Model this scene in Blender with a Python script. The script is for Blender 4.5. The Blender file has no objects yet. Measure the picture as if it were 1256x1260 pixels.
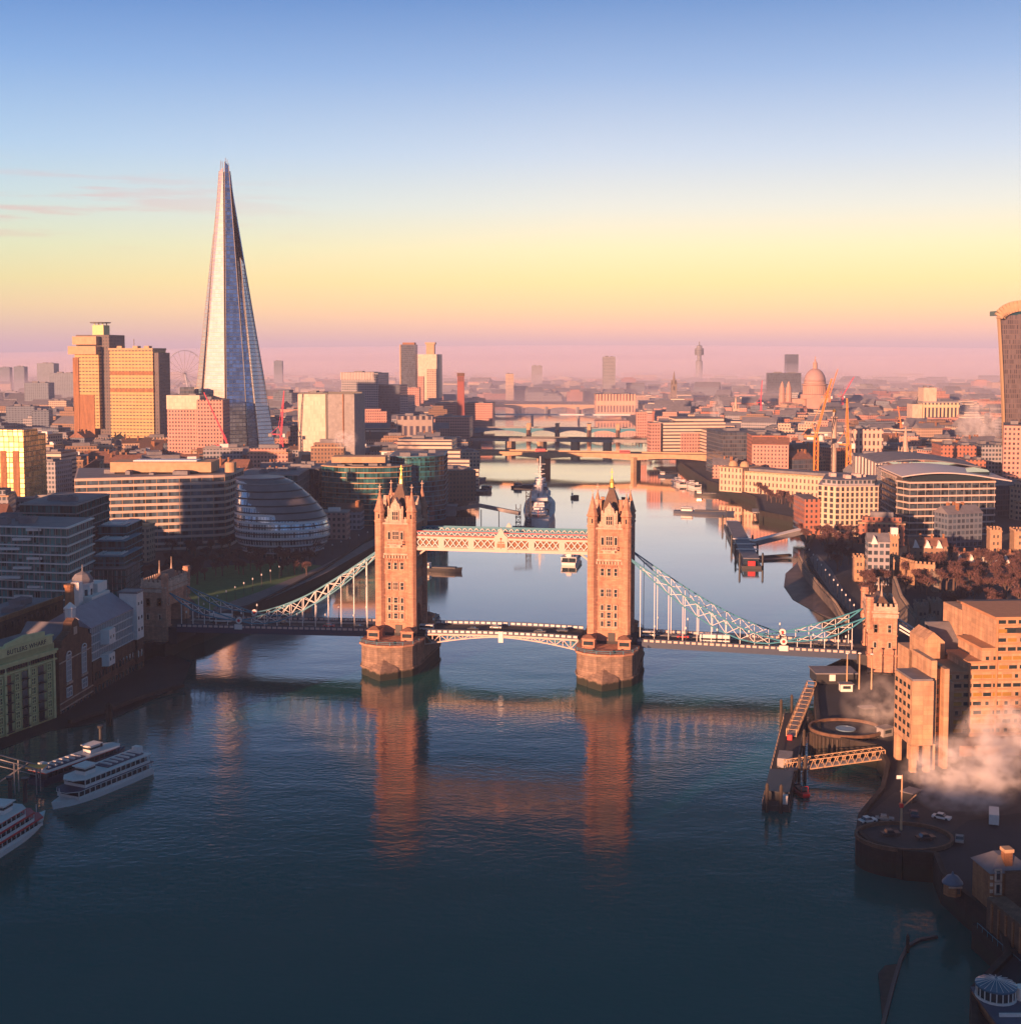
import bpy, math, random
from math import sin, cos, pi, radians, sqrt, atan2
from mathutils import Vector
SC = bpy.context.scene
COL = SC.collection
R = random.Random(7)

# ------------------------------------------------------------------ camera, world, sun, exposure
CAM_H, FPX, PITCH, PX0, PY0 = 120.0, 1600.0, radians(4.0), 628.0, 549.0
cd = bpy.data.cameras.new("camera"); cam = bpy.data.objects.new("camera", cd); COL.objects.link(cam)
cam.location = (0, 0, CAM_H); cam.rotation_euler = (pi/2 - PITCH, 0, 0)
cd.sensor_fit = 'VERTICAL'; cd.sensor_height = 36; cd.lens = FPX/1260*36
cd.shift_y = (PY0 - 630)/1260; cd.clip_start = 1; cd.clip_end = 80000
SC.camera = cam

SUN_AZ, SUN_EL = radians(33), radians(7.5)       # the sun stands behind the camera, to the left of it
sdir = Vector((-sin(SUN_AZ)*cos(SUN_EL), -cos(SUN_AZ)*cos(SUN_EL), sin(SUN_EL)))
sl = bpy.data.lights.new("sun", 'SUN'); sun = bpy.data.objects.new("sun", sl); COL.objects.link(sun)
sl.energy = 5.0; sl.angle = radians(0.5); sl.color = (1.0, 0.47, 0.255)
sun.rotation_euler = sdir.to_track_quat('Z', 'Y').to_euler()

def srgb(r, g, b):
    f = lambda c: (c/255/12.92) if c/255 <= 0.04045 else ((c/255+0.055)/1.055)**2.4
    return (f(r), f(g), f(b), 1)

W = bpy.data.worlds.new("World"); SC.world = W; W.use_nodes = True
nt = W.node_tree; nt.nodes.clear()
def N(t, **k):
    n = nt.nodes.new(t)
    for a, b in k.items(): setattr(n, a, b)
    return n
out = N('ShaderNodeOutputWorld'); bg = N('ShaderNodeBackground'); bg.inputs[1].default_value = 0.1
nt.links.new(bg.outputs[0], out.inputs[0])
sky = N('ShaderNodeTexSky', sky_type='NISHITA'); sky.sun_disc = False
sky.sun_elevation = SUN_EL; sky.sun_rotation = pi + SUN_AZ
tc = N('ShaderNodeTexCoord'); sep = N('ShaderNodeSeparateXYZ'); nt.links.new(tc.outputs['Generated'], sep.inputs[0])
def M(op, a, b=None, clamp=False):
    n = N('ShaderNodeMath', operation=op); n.use_clamp = clamp
    for i, v in enumerate((a, b)):
        if v is None: continue
        if isinstance(v, (int, float)): n.inputs[i].default_value = v
        else: nt.links.new(v, n.inputs[i])
    return n.outputs[0]
elev = M('MULTIPLY', M('ARCSINE', sep.outputs[2]), 180/pi/90.0, True)      # 0 horizon .. 1 zenith
ramp = N('ShaderNodeValToRGB'); nt.links.new(elev, ramp.inputs[0])
SKY = [(0.0, (206, 166, 182)), (0.9, (250, 190, 158)), (2.0, (272, 212, 148)), (3.2, (264, 224, 150)), (4.6, (248, 228, 176)), (6.4, (222, 220, 208)),
       (8.6, (190, 202, 218)), (12.0, (140, 168, 208)), (15.5, (84, 128, 186)), (22, (20, 86, 124)), (40, (0, 68, 92)), (90, (0, 64, 88))]
EAST = [(0.0, (80, 106, 156)), (4, (84, 124, 180)), (12, (62, 120, 176)), (25, (18, 98, 146)), (45, (0, 76, 112)), (90, (0, 64, 88))]
def fill_ramp(r, T):
    e = r.color_ramp.elements
    while len(e) < len(T): e.new(0.5)
    for k, (d, c) in enumerate(T): e[k].position = d/90.0; e[k].color = srgb(*c)
fill_ramp(ramp, SKY)
ramp2 = N('ShaderNodeValToRGB'); nt.links.new(elev, ramp2.inputs[0]); fill_ramp(ramp2, EAST)
azf = N('ShaderNodeMapRange', interpolation_type='SMOOTHSTEP'); azf.inputs[1].default_value = -0.25; azf.inputs[2].default_value = 0.55; nt.links.new(sep.outputs[1], azf.inputs[0])
dome = N('ShaderNodeMix', data_type='RGBA'); nt.links.new(azf.outputs[0], dome.inputs[0]); nt.links.new(ramp2.outputs[0], dome.inputs[6]); nt.links.new(ramp.outputs[0], dome.inputs[7])
cool = N('ShaderNodeMapRange'); cool.inputs[1].default_value = 0.06; cool.inputs[2].default_value = -0.42; nt.links.new(sep.outputs[0], cool.inputs[0])
dome2 = N('ShaderNodeMix', data_type='RGBA', blend_type='MULTIPLY'); nt.links.new(cool.outputs[0], dome2.inputs[0]); nt.links.new(dome.outputs[2], dome2.inputs[6]); dome2.inputs[7].default_value = (0.64, 0.86, 1.0, 1)
# the warm glow round the rising sun, behind the camera
dot = N('ShaderNodeVectorMath', operation='DOT_PRODUCT'); dot.inputs[1].default_value = Vector((-sin(SUN_AZ), -cos(SUN_AZ), 0.10)).normalized()
nt.links.new(tc.outputs['Generated'], dot.inputs[0])
glow = M('POWER', M('MAXIMUM', dot.outputs['Value'], 0.0), 16.0)
gm = N('ShaderNodeMix', data_type='RGBA', blend_type='ADD'); gm.inputs[7].default_value = (0.8, 0.46, 0.26, 1)
nt.links.new(glow, gm.inputs[0]); nt.links.new(dome2.outputs[2], gm.inputs[6])
# thin streaks of cloud, low in the west
mp = N('ShaderNodeMapping'); mp.inputs['Scale'].default_value = (5, 5, 70); nt.links.new(tc.outputs['Generated'], mp.inputs[0])
cn = N('ShaderNodeTexNoise'); cn.inputs['Scale'].default_value = 1.3; cn.inputs['Detail'].default_value = 7; cn.inputs['Roughness'].default_value = 0.6
nt.links.new(mp.outputs[0], cn.inputs[0])
cr = N('ShaderNodeMapRange'); cr.inputs[1].default_value = 0.52; cr.inputs[2].default_value = 0.62; nt.links.new(cn.outputs[0], cr.inputs[0])
band = N('ShaderNodeMapRange', interpolation_type='SMOOTHSTEP'); band.inputs[1].default_value = 0.045; band.inputs[2].default_value = 0.06; nt.links.new(elev, band.inputs[0])
band2 = N('ShaderNodeMapRange', interpolation_type='SMOOTHSTEP'); band2.inputs[1].default_value = 0.095; band2.inputs[2].default_value = 0.07; nt.links.new(elev, band2.inputs[0])
west = N('ShaderNodeMapRange'); west.inputs[1].default_value = -0.12; west.inputs[2].default_value = -0.3; nt.links.new(sep.outputs[0], west.inputs[0])
cm = M('MULTIPLY', M('MULTIPLY', cr.outputs[0], band.outputs[0]), M('MULTIPLY', band2.outputs[0], west.outputs[0]))
cmx = N('ShaderNodeMix', data_type='RGBA'); cmx.inputs[7].default_value = srgb(214, 160, 156)
nt.links.new(M('MULTIPLY', cm, 0.45), cmx.inputs[0]); nt.links.new(gm.outputs[2], cmx.inputs[6])
sc10 = N('ShaderNodeVectorMath', operation='SCALE'); sc10.inputs[3].default_value = 5.0
nt.links.new(cmx.outputs[2], sc10.inputs[0])
mixs = N('ShaderNodeMix', data_type='RGBA'); mixs.inputs[0].default_value = 0.06
nt.links.new(sc10.outputs[0], mixs.inputs[6]); nt.links.new(sky.outputs[0], mixs.inputs[7])
nt.links.new(mixs.outputs[2], bg.inputs[0])

SC.view_settings.view_transform = 'Standard'; SC.view_settings.look = 'None'
SC.view_settings.exposure = 1.35; SC.view_settings.gamma = 1.0
SC.render.engine = 'CYCLES'
cy = SC.cycles
cy.max_bounces = 5; cy.diffuse_bounces = 2; cy.glossy_bounces = 3; cy.transmission_bounces = 2; cy.volume_bounces = 1
cy.transparent_max_bounces = 8; cy.caustics_reflective = False; cy.caustics_refractive = False
cy.use_denoising = True; cy.sample_clamp_indirect = 4; cy.volume_step_rate = 1.0; cy.volume_max_steps = 256

# ------------------------------------------------------------------ surveying helpers
def ray(px, py):
    dx, uy = (px-PX0)/FPX, -(py-PY0)/FPX
    return dx, cos(PITCH)+uy*sin(PITCH), -sin(PITCH)+uy*cos(PITCH)
def G(px, py, z=0.0):
    "the point of the level z on a line of sight"
    a, b, c = ray(px, py); t = (z-CAM_H)/c
    return Vector((a*t, b*t, z))
def at(px, py, Y):
    "the point at the depth Y on a line of sight"
    a, b, c = ray(px, py); t = Y/b
    return Vector((a*t, Y, CAM_H+c*t))

# ------------------------------------------------------------------ materials
MATS = {}
def mat(name, col, rough=0.8, metal=0.0, noise=0.0, nscale=0.3, bump=0.0, spec=0.5, col2=None, emit=None):
    m = bpy.data.materials.new(name); m.use_nodes = True; t = m.node_tree
    b = t.nodes['Principled BSDF']
    c = (*col[:3], 1)
    b.inputs['Base Color'].default_value = c; b.inputs['Roughness'].default_value = rough
    b.inputs['Metallic'].default_value = metal; b.inputs['Specular IOR Level'].default_value = spec
    if emit: b.inputs['Emission Color'].default_value = (*emit[:3], 1); b.inputs['Emission Strength'].default_value = emit[3]
    if noise or bump:
        tcn = t.nodes.new('ShaderNodeTexCoord'); n = t.nodes.new('ShaderNodeTexNoise')
        n.inputs['Scale'].default_value = nscale; n.inputs['Detail'].default_value = 6; n.inputs['Roughness'].default_value = 0.65
        t.links.new(tcn.outputs['Object'], n.inputs[0])
        if noise:
            mr = t.nodes.new('ShaderNodeMapRange'); mr.inputs[1].default_value = 0.32; mr.inputs[2].default_value = 0.68
            t.links.new(n.outputs[0], mr.inputs[0])
            mx = t.nodes.new('ShaderNodeMix'); mx.data_type = 'RGBA'
            d = col2 if col2 else tuple(x*(1-noise) for x in col[:3])
            mx.inputs[6].default_value = c; mx.inputs[7].default_value = (*d[:3], 1)
            t.links.new(mr.outputs[0], mx.inputs[0]); t.links.new(mx.outputs[2], b.inputs['Base Color'])
        if bump:
            bp = t.nodes.new('ShaderNodeBump'); bp.inputs['Strength'].default_value = bump
            t.links.new(n.outputs[0], bp.inputs['Height']); t.links.new(bp.outputs[0], b.inputs['Normal'])
    MATS[name] = m
    return m

def facade(name, wall, glass, fh=3.4, bw=3.2, wf=0.55, hf=0.5, roof=(0.12, 0.12, 0.13), rough=0.75, groughness=0.15, vary=0.5, metal=0.0, gmetal=0.0, zoff=0.0):
    """wall with rows of windows laid out in the block's own coordinates; flat tops take the roof colour"""
    m = bpy.data.materials.new(name); m.use_nodes = True; t = m.node_tree; L = t.links.new
    b = t.nodes['Principled BSDF']
    def n(tp, **k):
        o = t.nodes.new(tp)
        for a, v in k.items(): setattr(o, a, v)
        return o
    def mm(op, a, c=None, clamp=False):
        o = n('ShaderNodeMath', operation=op); o.use_clamp = clamp
        for i, v in enumerate((a, c)):
            if v is None: continue
            if isinstance(v, (int, float)): o.inputs[i].default_value = v
            else: L(v, o.inputs[i])
        return o.outputs[0]
    tcn = n('ShaderNodeTexCoord'); s = n('ShaderNodeSeparateXYZ'); L(tcn.outputs['Object'], s.inputs[0])
    sn = n('ShaderNodeSeparateXYZ'); L(tcn.outputs['Normal'], sn.inputs[0])
    ax = mm('ABSOLUTE', sn.outputs[0]); ay = mm('ABSOLUTE', sn.outputs[1]); up = mm('GREATER_THAN', sn.outputs[2], 0.35)
    usey = mm('GREATER_THAN', ax, ay)
    hx = n('ShaderNodeMix', data_type='FLOAT'); L(usey, hx.inputs[0]); L(s.outputs[0], hx.inputs[2]); L(s.outputs[1], hx.inputs[3])
    hu = mm('DIVIDE', hx.outputs[0], bw); hz = mm('DIVIDE', mm('ADD', s.outputs[2], zoff), fh)
    fu = mm('FRACT', mm('ADD', hu, 100.0)); fz = mm('FRACT', mm('ADD', hz, 100.0))
    win = mm('MULTIPLY', mm('LESS_THAN', mm('ABSOLUTE', mm('SUBTRACT', fu, 0.5)), wf/2),
             mm('LESS_THAN', mm('ABSOLUTE', mm('SUBTRACT', fz, 0.5)), hf/2))
    win = mm('MULTIPLY', win, mm('SUBTRACT', 1.0, up))
    wn = n('ShaderNodeTexWhiteNoise', noise_dimensions='3D'); cb = n('ShaderNodeCombineXYZ')
    L(mm('FLOOR', hu), cb.inputs[0]); L(mm('FLOOR', hz), cb.inputs[1]); L(usey, cb.inputs[2]); L(cb.outputs[0], wn.inputs[0])
    gl = n('ShaderNodeMix', data_type='RGBA'); gl.inputs[6].default_value = (*[x*(1-vary) for x in glass[:3]], 1); gl.inputs[7].default_value = (*[min(1, x*(1+vary)) for x in glass[:3]], 1)
    L(wn.outputs[0], gl.inputs[0])
    ns = n('ShaderNodeTexNoise'); ns.inputs['Scale'].default_value = 0.12; ns.inputs['Detail'].default_value = 6; L(tcn.outputs['Object'], ns.inputs[0])
    wl = n('ShaderNodeMix', data_type='RGBA'); wl.inputs[6].default_value = (*[x*0.72 for x in wall[:3]], 1); wl.inputs[7].default_value = (*[min(1, x*1.12) for x in wall[:3]], 1)
    L(ns.outputs[0], wl.inputs[0])
    rf = n('ShaderNodeMix', data_type='RGBA'); rf.inputs[6].default_value = (*[x*0.55 for x in roof], 1); rf.inputs[7].default_value = (*[min(1, x*1.45) for x in roof], 1)
    L(ns.outputs[0], rf.inputs[0])
    a = n('ShaderNodeMix', data_type='RGBA'); L(up, a.inputs[0]); L(wl.outputs[2], a.inputs[6]); L(rf.outputs[2], a.inputs[7])
    c = n('ShaderNodeMix', data_type='RGBA'); L(win, c.inputs[0]); L(a.outputs[2], c.inputs[6]); L(gl.outputs[2], c.inputs[7])
    L(c.outputs[2], b.inputs['Base Color'])
    ro = n('ShaderNodeMix', data_type='FLOAT'); L(win, ro.inputs[0]); ro.inputs[2].default_value = rough; ro.inputs[3].default_value = groughness
    L(ro.outputs[0], b.inputs['Roughness'])
    me = n('ShaderNodeMix', data_type='FLOAT'); L(win, me.inputs[0]); me.inputs[2].default_value = metal; me.inputs[3].default_value = gmetal
    L(me.outputs[0], b.inputs['Metallic'])
    MATS[name] = m
    return m

def masonry(m, bw, bh, dark=.55, mortar=.035, tide_shade=None, offs=.5):
    "coursed blocks of slightly different tone; tide = level below which the face carries a weedy stain and painted shade"
    t = m.node_tree; L = t.links.new; b = t.nodes['Principled BSDF']
    src = b.inputs['Base Color'].links[0].from_socket if b.inputs['Base Color'].links else None
    g = t.nodes.new('ShaderNodeNewGeometry'); s = t.nodes.new('ShaderNodeSeparateXYZ'); tc_ = t.nodes.new('ShaderNodeTexCoord'); L(tc_.outputs['Object'], s.inputs[0])
    a = t.nodes.new('ShaderNodeMath'); a.operation = 'ADD'; L(s.outputs[0], a.inputs[0]); L(s.outputs[1], a.inputs[1])
    c = t.nodes.new('ShaderNodeCombineXYZ'); L(a.outputs[0], c.inputs[0]); L(s.outputs[2], c.inputs[1])
    br = t.nodes.new('ShaderNodeTexBrick'); L(c.outputs[0], br.inputs[0]); br.inputs['Scale'].default_value = 1; br.inputs['Brick Width'].default_value = bw; br.inputs['Row Height'].default_value = bh; br.inputs['Mortar Size'].default_value = mortar; br.offset = offs
    br.inputs['Color1'].default_value = (1, 1, 1, 1); br.inputs['Color2'].default_value = (.74, .76, .8, 1); br.inputs['Mortar'].default_value = (dark,)*3+(1,); br.inputs['Bias'].default_value = 0.0
    mx = t.nodes.new('ShaderNodeMix'); mx.data_type = 'RGBA'; mx.blend_type = 'MULTIPLY'; mx.inputs[0].default_value = 1
    if src: L(src, mx.inputs[6])
    else: mx.inputs[6].default_value = b.inputs['Base Color'].default_value
    L(br.outputs[0], mx.inputs[7]); last = mx.outputs[2]
    # rain streaks
    mp_ = t.nodes.new('ShaderNodeMapping'); mp_.inputs['Scale'].default_value = (1, 1, .12); L(tc_.outputs['Object'], mp_.inputs[0]); ns = t.nodes.new('ShaderNodeTexNoise'); ns.inputs['Scale'].default_value = .55; ns.inputs['Detail'].default_value = 5; L(mp_.outputs[0], ns.inputs[0])
    r = t.nodes.new('ShaderNodeMapRange'); r.inputs[1].default_value = .35; r.inputs[2].default_value = .7; r.inputs[3].default_value = 1.08; r.inputs[4].default_value = .70; L(ns.outputs[0], r.inputs[0])
    m2 = t.nodes.new('ShaderNodeMix'); m2.data_type = 'RGBA'; m2.blend_type = 'MULTIPLY'; m2.inputs[0].default_value = 1; L(last, m2.inputs[6]); L(r.outputs[0], m2.inputs[7]); last = m2.outputs[2]
    if tide_shade is not None:
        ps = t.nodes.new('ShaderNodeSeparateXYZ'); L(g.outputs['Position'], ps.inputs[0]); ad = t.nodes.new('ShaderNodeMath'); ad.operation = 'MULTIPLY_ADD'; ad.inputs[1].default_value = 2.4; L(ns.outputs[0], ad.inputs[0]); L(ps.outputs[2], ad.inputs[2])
        rr = t.nodes.new('ShaderNodeMapRange'); rr.inputs[1].default_value = tide_shade+.9; rr.inputs[2].default_value = tide_shade+1.7; L(ad.outputs[0], rr.inputs[0])
        m3 = t.nodes.new('ShaderNodeMix'); m3.data_type = 'RGBA'; m3.inputs[6].default_value = (.018, .022, .016, 1); L(last, m3.inputs[7]); L(rr.outputs[0], m3.inputs[0]); last = m3.outputs[2]  # weedy tide mark; low shade is put into this dark colour too
    L(last, b.inputs['Base Color'])
m_stone = mat('granite_stone', (0.62, 0.325, 0.215), 0.85, noise=0.35, nscale=0.5, bump=0.25)
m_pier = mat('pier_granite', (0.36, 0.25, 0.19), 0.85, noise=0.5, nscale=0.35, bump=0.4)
m_stone2 = mat('pale_dressing', (0.62, 0.46, 0.36), 0.8, noise=0.2, nscale=1)
m_slate = mat('brown_slate', (0.13, 0.08, 0.06), 0.6, noise=0.4, nscale=0.8)
m_gold = mat('gilded_finial', (0.9, 0.5, 0.12), 0.3, metal=0.8)
m_teal = mat('teal_paint', (0.02, 0.19, 0.28), 0.45)
m_white = mat('white_paint', (0.64, 0.64, 0.64), 0.5, noise=0.12, nscale=1.5)
m_cream = mat('cream_paint', (0.56, 0.43, 0.38), 0.55, noise=0.1, nscale=1.5)
m_dkblue = mat('navy_paint', (0.025, 0.045, 0.09), 0.5)
m_red = mat('red_paint', (0.55, 0.03, 0.035), 0.4)
m_road = mat('asphalt', (0.05, 0.05, 0.055), 0.9, noise=0.3, nscale=0.6)
m_ground = mat('city_ground', (0.036, 0.045, 0.060), 0.95, noise=0.6, nscale=0.02, bump=0.1)
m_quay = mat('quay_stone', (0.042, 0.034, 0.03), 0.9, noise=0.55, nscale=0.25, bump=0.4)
m_pave = mat('promenade_paving', (0.16, 0.15, 0.15), 0.9, noise=0.3, nscale=0.3)
m_grass = mat('lawn_grass', (0.07, 0.17, 0.05), 0.95, noise=0.4, nscale=0.3)
m_mud = mat('river_mud', (0.12, 0.09, 0.075), 0.6, noise=0.6, nscale=0.12, bump=0.5)
m_brick = mat('orange_brick', (0.40, 0.185, 0.085), 0.85, noise=0.3, nscale=0.8)
m_brickd = mat('brown_brick', (0.20, 0.11, 0.07), 0.9, noise=0.4, nscale=0.6)
m_concr = mat('warm_concrete', (0.50, 0.33, 0.20), 0.85, noise=0.25, nscale=0.3)
m_grey = mat('grey_concrete', (0.30, 0.29, 0.29), 0.85, noise=0.3, nscale=0.3)
m_dark = mat('dark_metal', (0.03, 0.032, 0.036), 0.5)
m_glass = mat('dark_glass', (0.02, 0.035, 0.045), 0.08, spec=0.8)
m_glassg = mat('green_glass', (0.012, 0.055, 0.06), 0.08, spec=0.9)
m_glassm = mat('mirror_glass', (0.34, 0.37, 0.40), 0.12, metal=0.85)
m_roofg = mat('grey_roof', (0.19, 0.19, 0.215), 0.7, noise=0.35, nscale=0.2)
m_rooft = mat('tiled_roof', (0.24, 0.12, 0.085), 0.85, noise=0.4, nscale=0.5)
m_white2 = mat('white_render', (0.74, 0.71, 0.68), 0.7, noise=0.15, nscale=0.5)
m_yellow = mat('ochre_render', (0.62, 0.60, 0.30), 0.8, noise=0.2, nscale=0.5)
m_bark = mat('winter_bark', (0.10, 0.065, 0.055), 0.95)
m_twig = mat('winter_twigs', (0.125, 0.062, 0.062), 0.95, noise=0.4, nscale=0.3)
m_hull = mat('grey_navy_hull', (0.62, 0.63, 0.66), 0.6, noise=0.25, nscale=0.15)
m_crane = mat('orange_crane_paint', (0.75, 0.25, 0.05), 0.5)
m_craner = mat('magenta_red_crane_paint', (0.7, 0.03, 0.08), 0.5)
m_timber = mat('wet_timber', (0.06, 0.045, 0.035), 0.8, noise=0.4, nscale=0.8)

# ------------------------------------------------------------------ mesh builder
class MB:
    def __init__(s): s.v = []; s.f = []; s.m = []; s.mi = 0
    def add(s, vs, fs):
        o = len(s.v); s.v += [tuple(v) for v in vs]; s.f += [tuple(i+o for i in f) for f in fs]; s.m += [s.mi]*len(fs); return s
    def box(s, x0, x1, y0, y1, z0, z1):
        return s.add([(x0,y0,z0),(x1,y0,z0),(x1,y1,z0),(x0,y1,z0),(x0,y0,z1),(x1,y0,z1),(x1,y1,z1),(x0,y1,z1)],
                     [(0,3,2,1),(4,5,6,7),(0,1,5,4),(1,2,6,5),(2,3,7,6),(3,0,4,7)])
    def cbox(s, cx, cy, z0, sx, sy, sz, rot=0.0):
        c, q = cos(rot), sin(rot); vs = []
        for z in (z0, z0+sz):
            for x, y in ((-1,-1),(1,-1),(1,1),(-1,1)):
                a, b = x*sx/2, y*sy/2; vs.append((cx+a*c-b*q, cy+a*q+b*c, z))
        return s.add(vs, [(0,3,2,1),(4,5,6,7),(0,1,5,4),(1,2,6,5),(2,3,7,6),(3,0,4,7)])
    def prism(s, poly, z0, z1, top=None):
        n = len(poly); tp = top or poly
        a = sum(poly[i][0]*poly[(i+1)%n][1]-poly[(i+1)%n][0]*poly[i][1] for i in range(n))
        if a < 0: poly = poly[::-1]; tp = tp[::-1]
        vs = [(p[0], p[1], z0) for p in poly]+[(p[0], p[1], z1) for p in tp]
        return s.add(vs, [tuple(range(n-1, -1, -1)), tuple(range(n, 2*n))]+[(i, (i+1)%n, n+(i+1)%n, n+i) for i in range(n)])
    def lathe(s, prof, n=12, cx=0, cy=0, sx=1, sy=1, ph=0.0):
        vs = []; fs = []
        for r, z in prof:
            for k in range(n):
                a = 2*pi*k/n+ph; vs.append((cx+r*cos(a)*sx, cy+r*sin(a)*sy, z))
        for j in range(len(prof)-1):
            for k in range(n):
                fs.append((j*n+k, j*n+(k+1)%n, (j+1)*n+(k+1)%n, (j+1)*n+k))
        fs.append(tuple(range(n-1, -1, -1))); fs.append(tuple((len(prof)-1)*n+k for k in range(n)))
        return s.add(vs, fs)
    def bar(s, p, q, w=0.2, h=None):
        p, q = Vector(p), Vector(q); d = q-p
        if d.length < 1e-6: return s
        h = h or w; d.normalize(); up = Vector((0, 0, 1)) if abs(d.z) < 0.95 else Vector((0, 1, 0))
        a = d.cross(up).normalized()*(w/2); b = a.cross(d).normalized()*(h/2)
        vs = [p-a-b, p+a-b, p+a+b, p-a+b, q-a-b, q+a-b, q+a+b, q-a+b]
        return s.add(vs, [(0,3,2,1),(4,5,6,7),(0,1,5,4),(1,2,6,5),(2,3,7,6),(3,0,4,7)])
    def tube(s, pts, r, n=6):
        pts = [Vector(p) for p in pts]
        for a, b in zip(pts, pts[1:]): s.bar(a, b, 2*r)
        return s
    def slab(s, pts, th):
        "a flat polygon given as 3-D points, th thick away from its normal"
        P = [Vector(p) for p in pts]; n = (P[1]-P[0]).cross(P[2]-P[1]).normalized()*th; k = len(P)
        vs = P+[p-n for p in P]
        return s.add(vs, [tuple(range(k)), tuple(range(2*k-1, k-1, -1))]+[(i, k+i, k+(i+1)%k, (i+1)%k) for i in range(k)])
    def roof(s, x0, x1, y0, y1, z0, h, hip=0.0, along='x'):
        if along == 'x':
            ym = (y0+y1)/2; vs = [(x0,y0,z0),(x1,y0,z0),(x1,y1,z0),(x0,y1,z0),(x0+hip,ym,z0+h),(x1-hip,ym,z0+h)]
            return s.add(vs, [(0,3,2,1),(0,1,5,4),(2,3,4,5),(1,2,5),(3,0,4)])
        xm = (x0+x1)/2; vs = [(x0,y0,z0),(x1,y0,z0),(x1,y1,z0),(x0,y1,z0),(xm,y0+hip,z0+h),(xm,y1-hip,z0+h)]
        return s.add(vs, [(0,3,2,1),(0,1,4),(1,2,5,4),(2,3,5),(3,0,4,5)])
    def build(s, name, mats, parent=None, smooth=False):
        me = bpy.data.meshes.new(name); me.from_pydata(s.v, [], s.f)
        mats = mats if isinstance(mats, (list, tuple)) else [mats]
        for m in mats: me.materials.append(m)
        if len(mats) > 1: me.polygons.foreach_set('material_index', s.m)
        if smooth: me.polygons.foreach_set('use_smooth', [True]*len(me.polygons))
        me.update()
        o = bpy.data.objects.new(name, me); COL.objects.link(o)
        if parent is not None: o.parent = parent
        return o
def tag(o, label=None, cat=None, group=None, kind=None):
    if label: o['label'] = label
    if cat: o['category'] = cat
    if group: o['group'] = group
    if kind: o['kind'] = kind
    return o
def thing(name, label, cat, loc=(0, 0, 0), rz=0.0, group=None):
    o = bpy.data.objects.new(name, None); COL.objects.link(o); o.empty_display_size = 2
    o.location = loc; o.rotation_euler = (0, 0, rz)
    return tag(o, label, cat, group)
KIDS = {}
def copy_tree(root, loc, rz=None, scale=None, label=None, group=None):
    def cp(o, par):
        c = o.copy(); COL.objects.link(c)
        if par is not None: c.parent = par
        for ch in o.children: cp(ch, c)
        return c
    r = cp(root, None); r.location = loc
    if rz is not None: r.rotation_euler = (0, 0, rz)
    if scale is not None: r.scale = (scale,)*3 if isinstance(scale, (int, float)) else scale
    if label: r['label'] = label
    if group: r['group'] = group
    return r
def inst(mesh_obj, name, parent, loc, rz=0.0, scale=(1, 1, 1)):
    "one more child that shares a mesh"
    c = bpy.data.objects.new(name, mesh_obj.data if hasattr(mesh_obj, 'data') else mesh_obj); COL.objects.link(c)
    c.parent = parent; c.location = loc; c.rotation_euler = (0, 0, rz); c.scale = scale
    return c

masonry(m_stone, 1.7, .62, .6); masonry(m_pier, 2.2, .8, .55, .05, 2.6); masonry(m_quay, 2.4, .8, .6, .06, 3.2); masonry(m_brickd, 1.1, .35, .65, .05); masonry(m_brick, 1.1, .35, .7, .05); masonry(m_stone2, 1.2, .5, .75)

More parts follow.
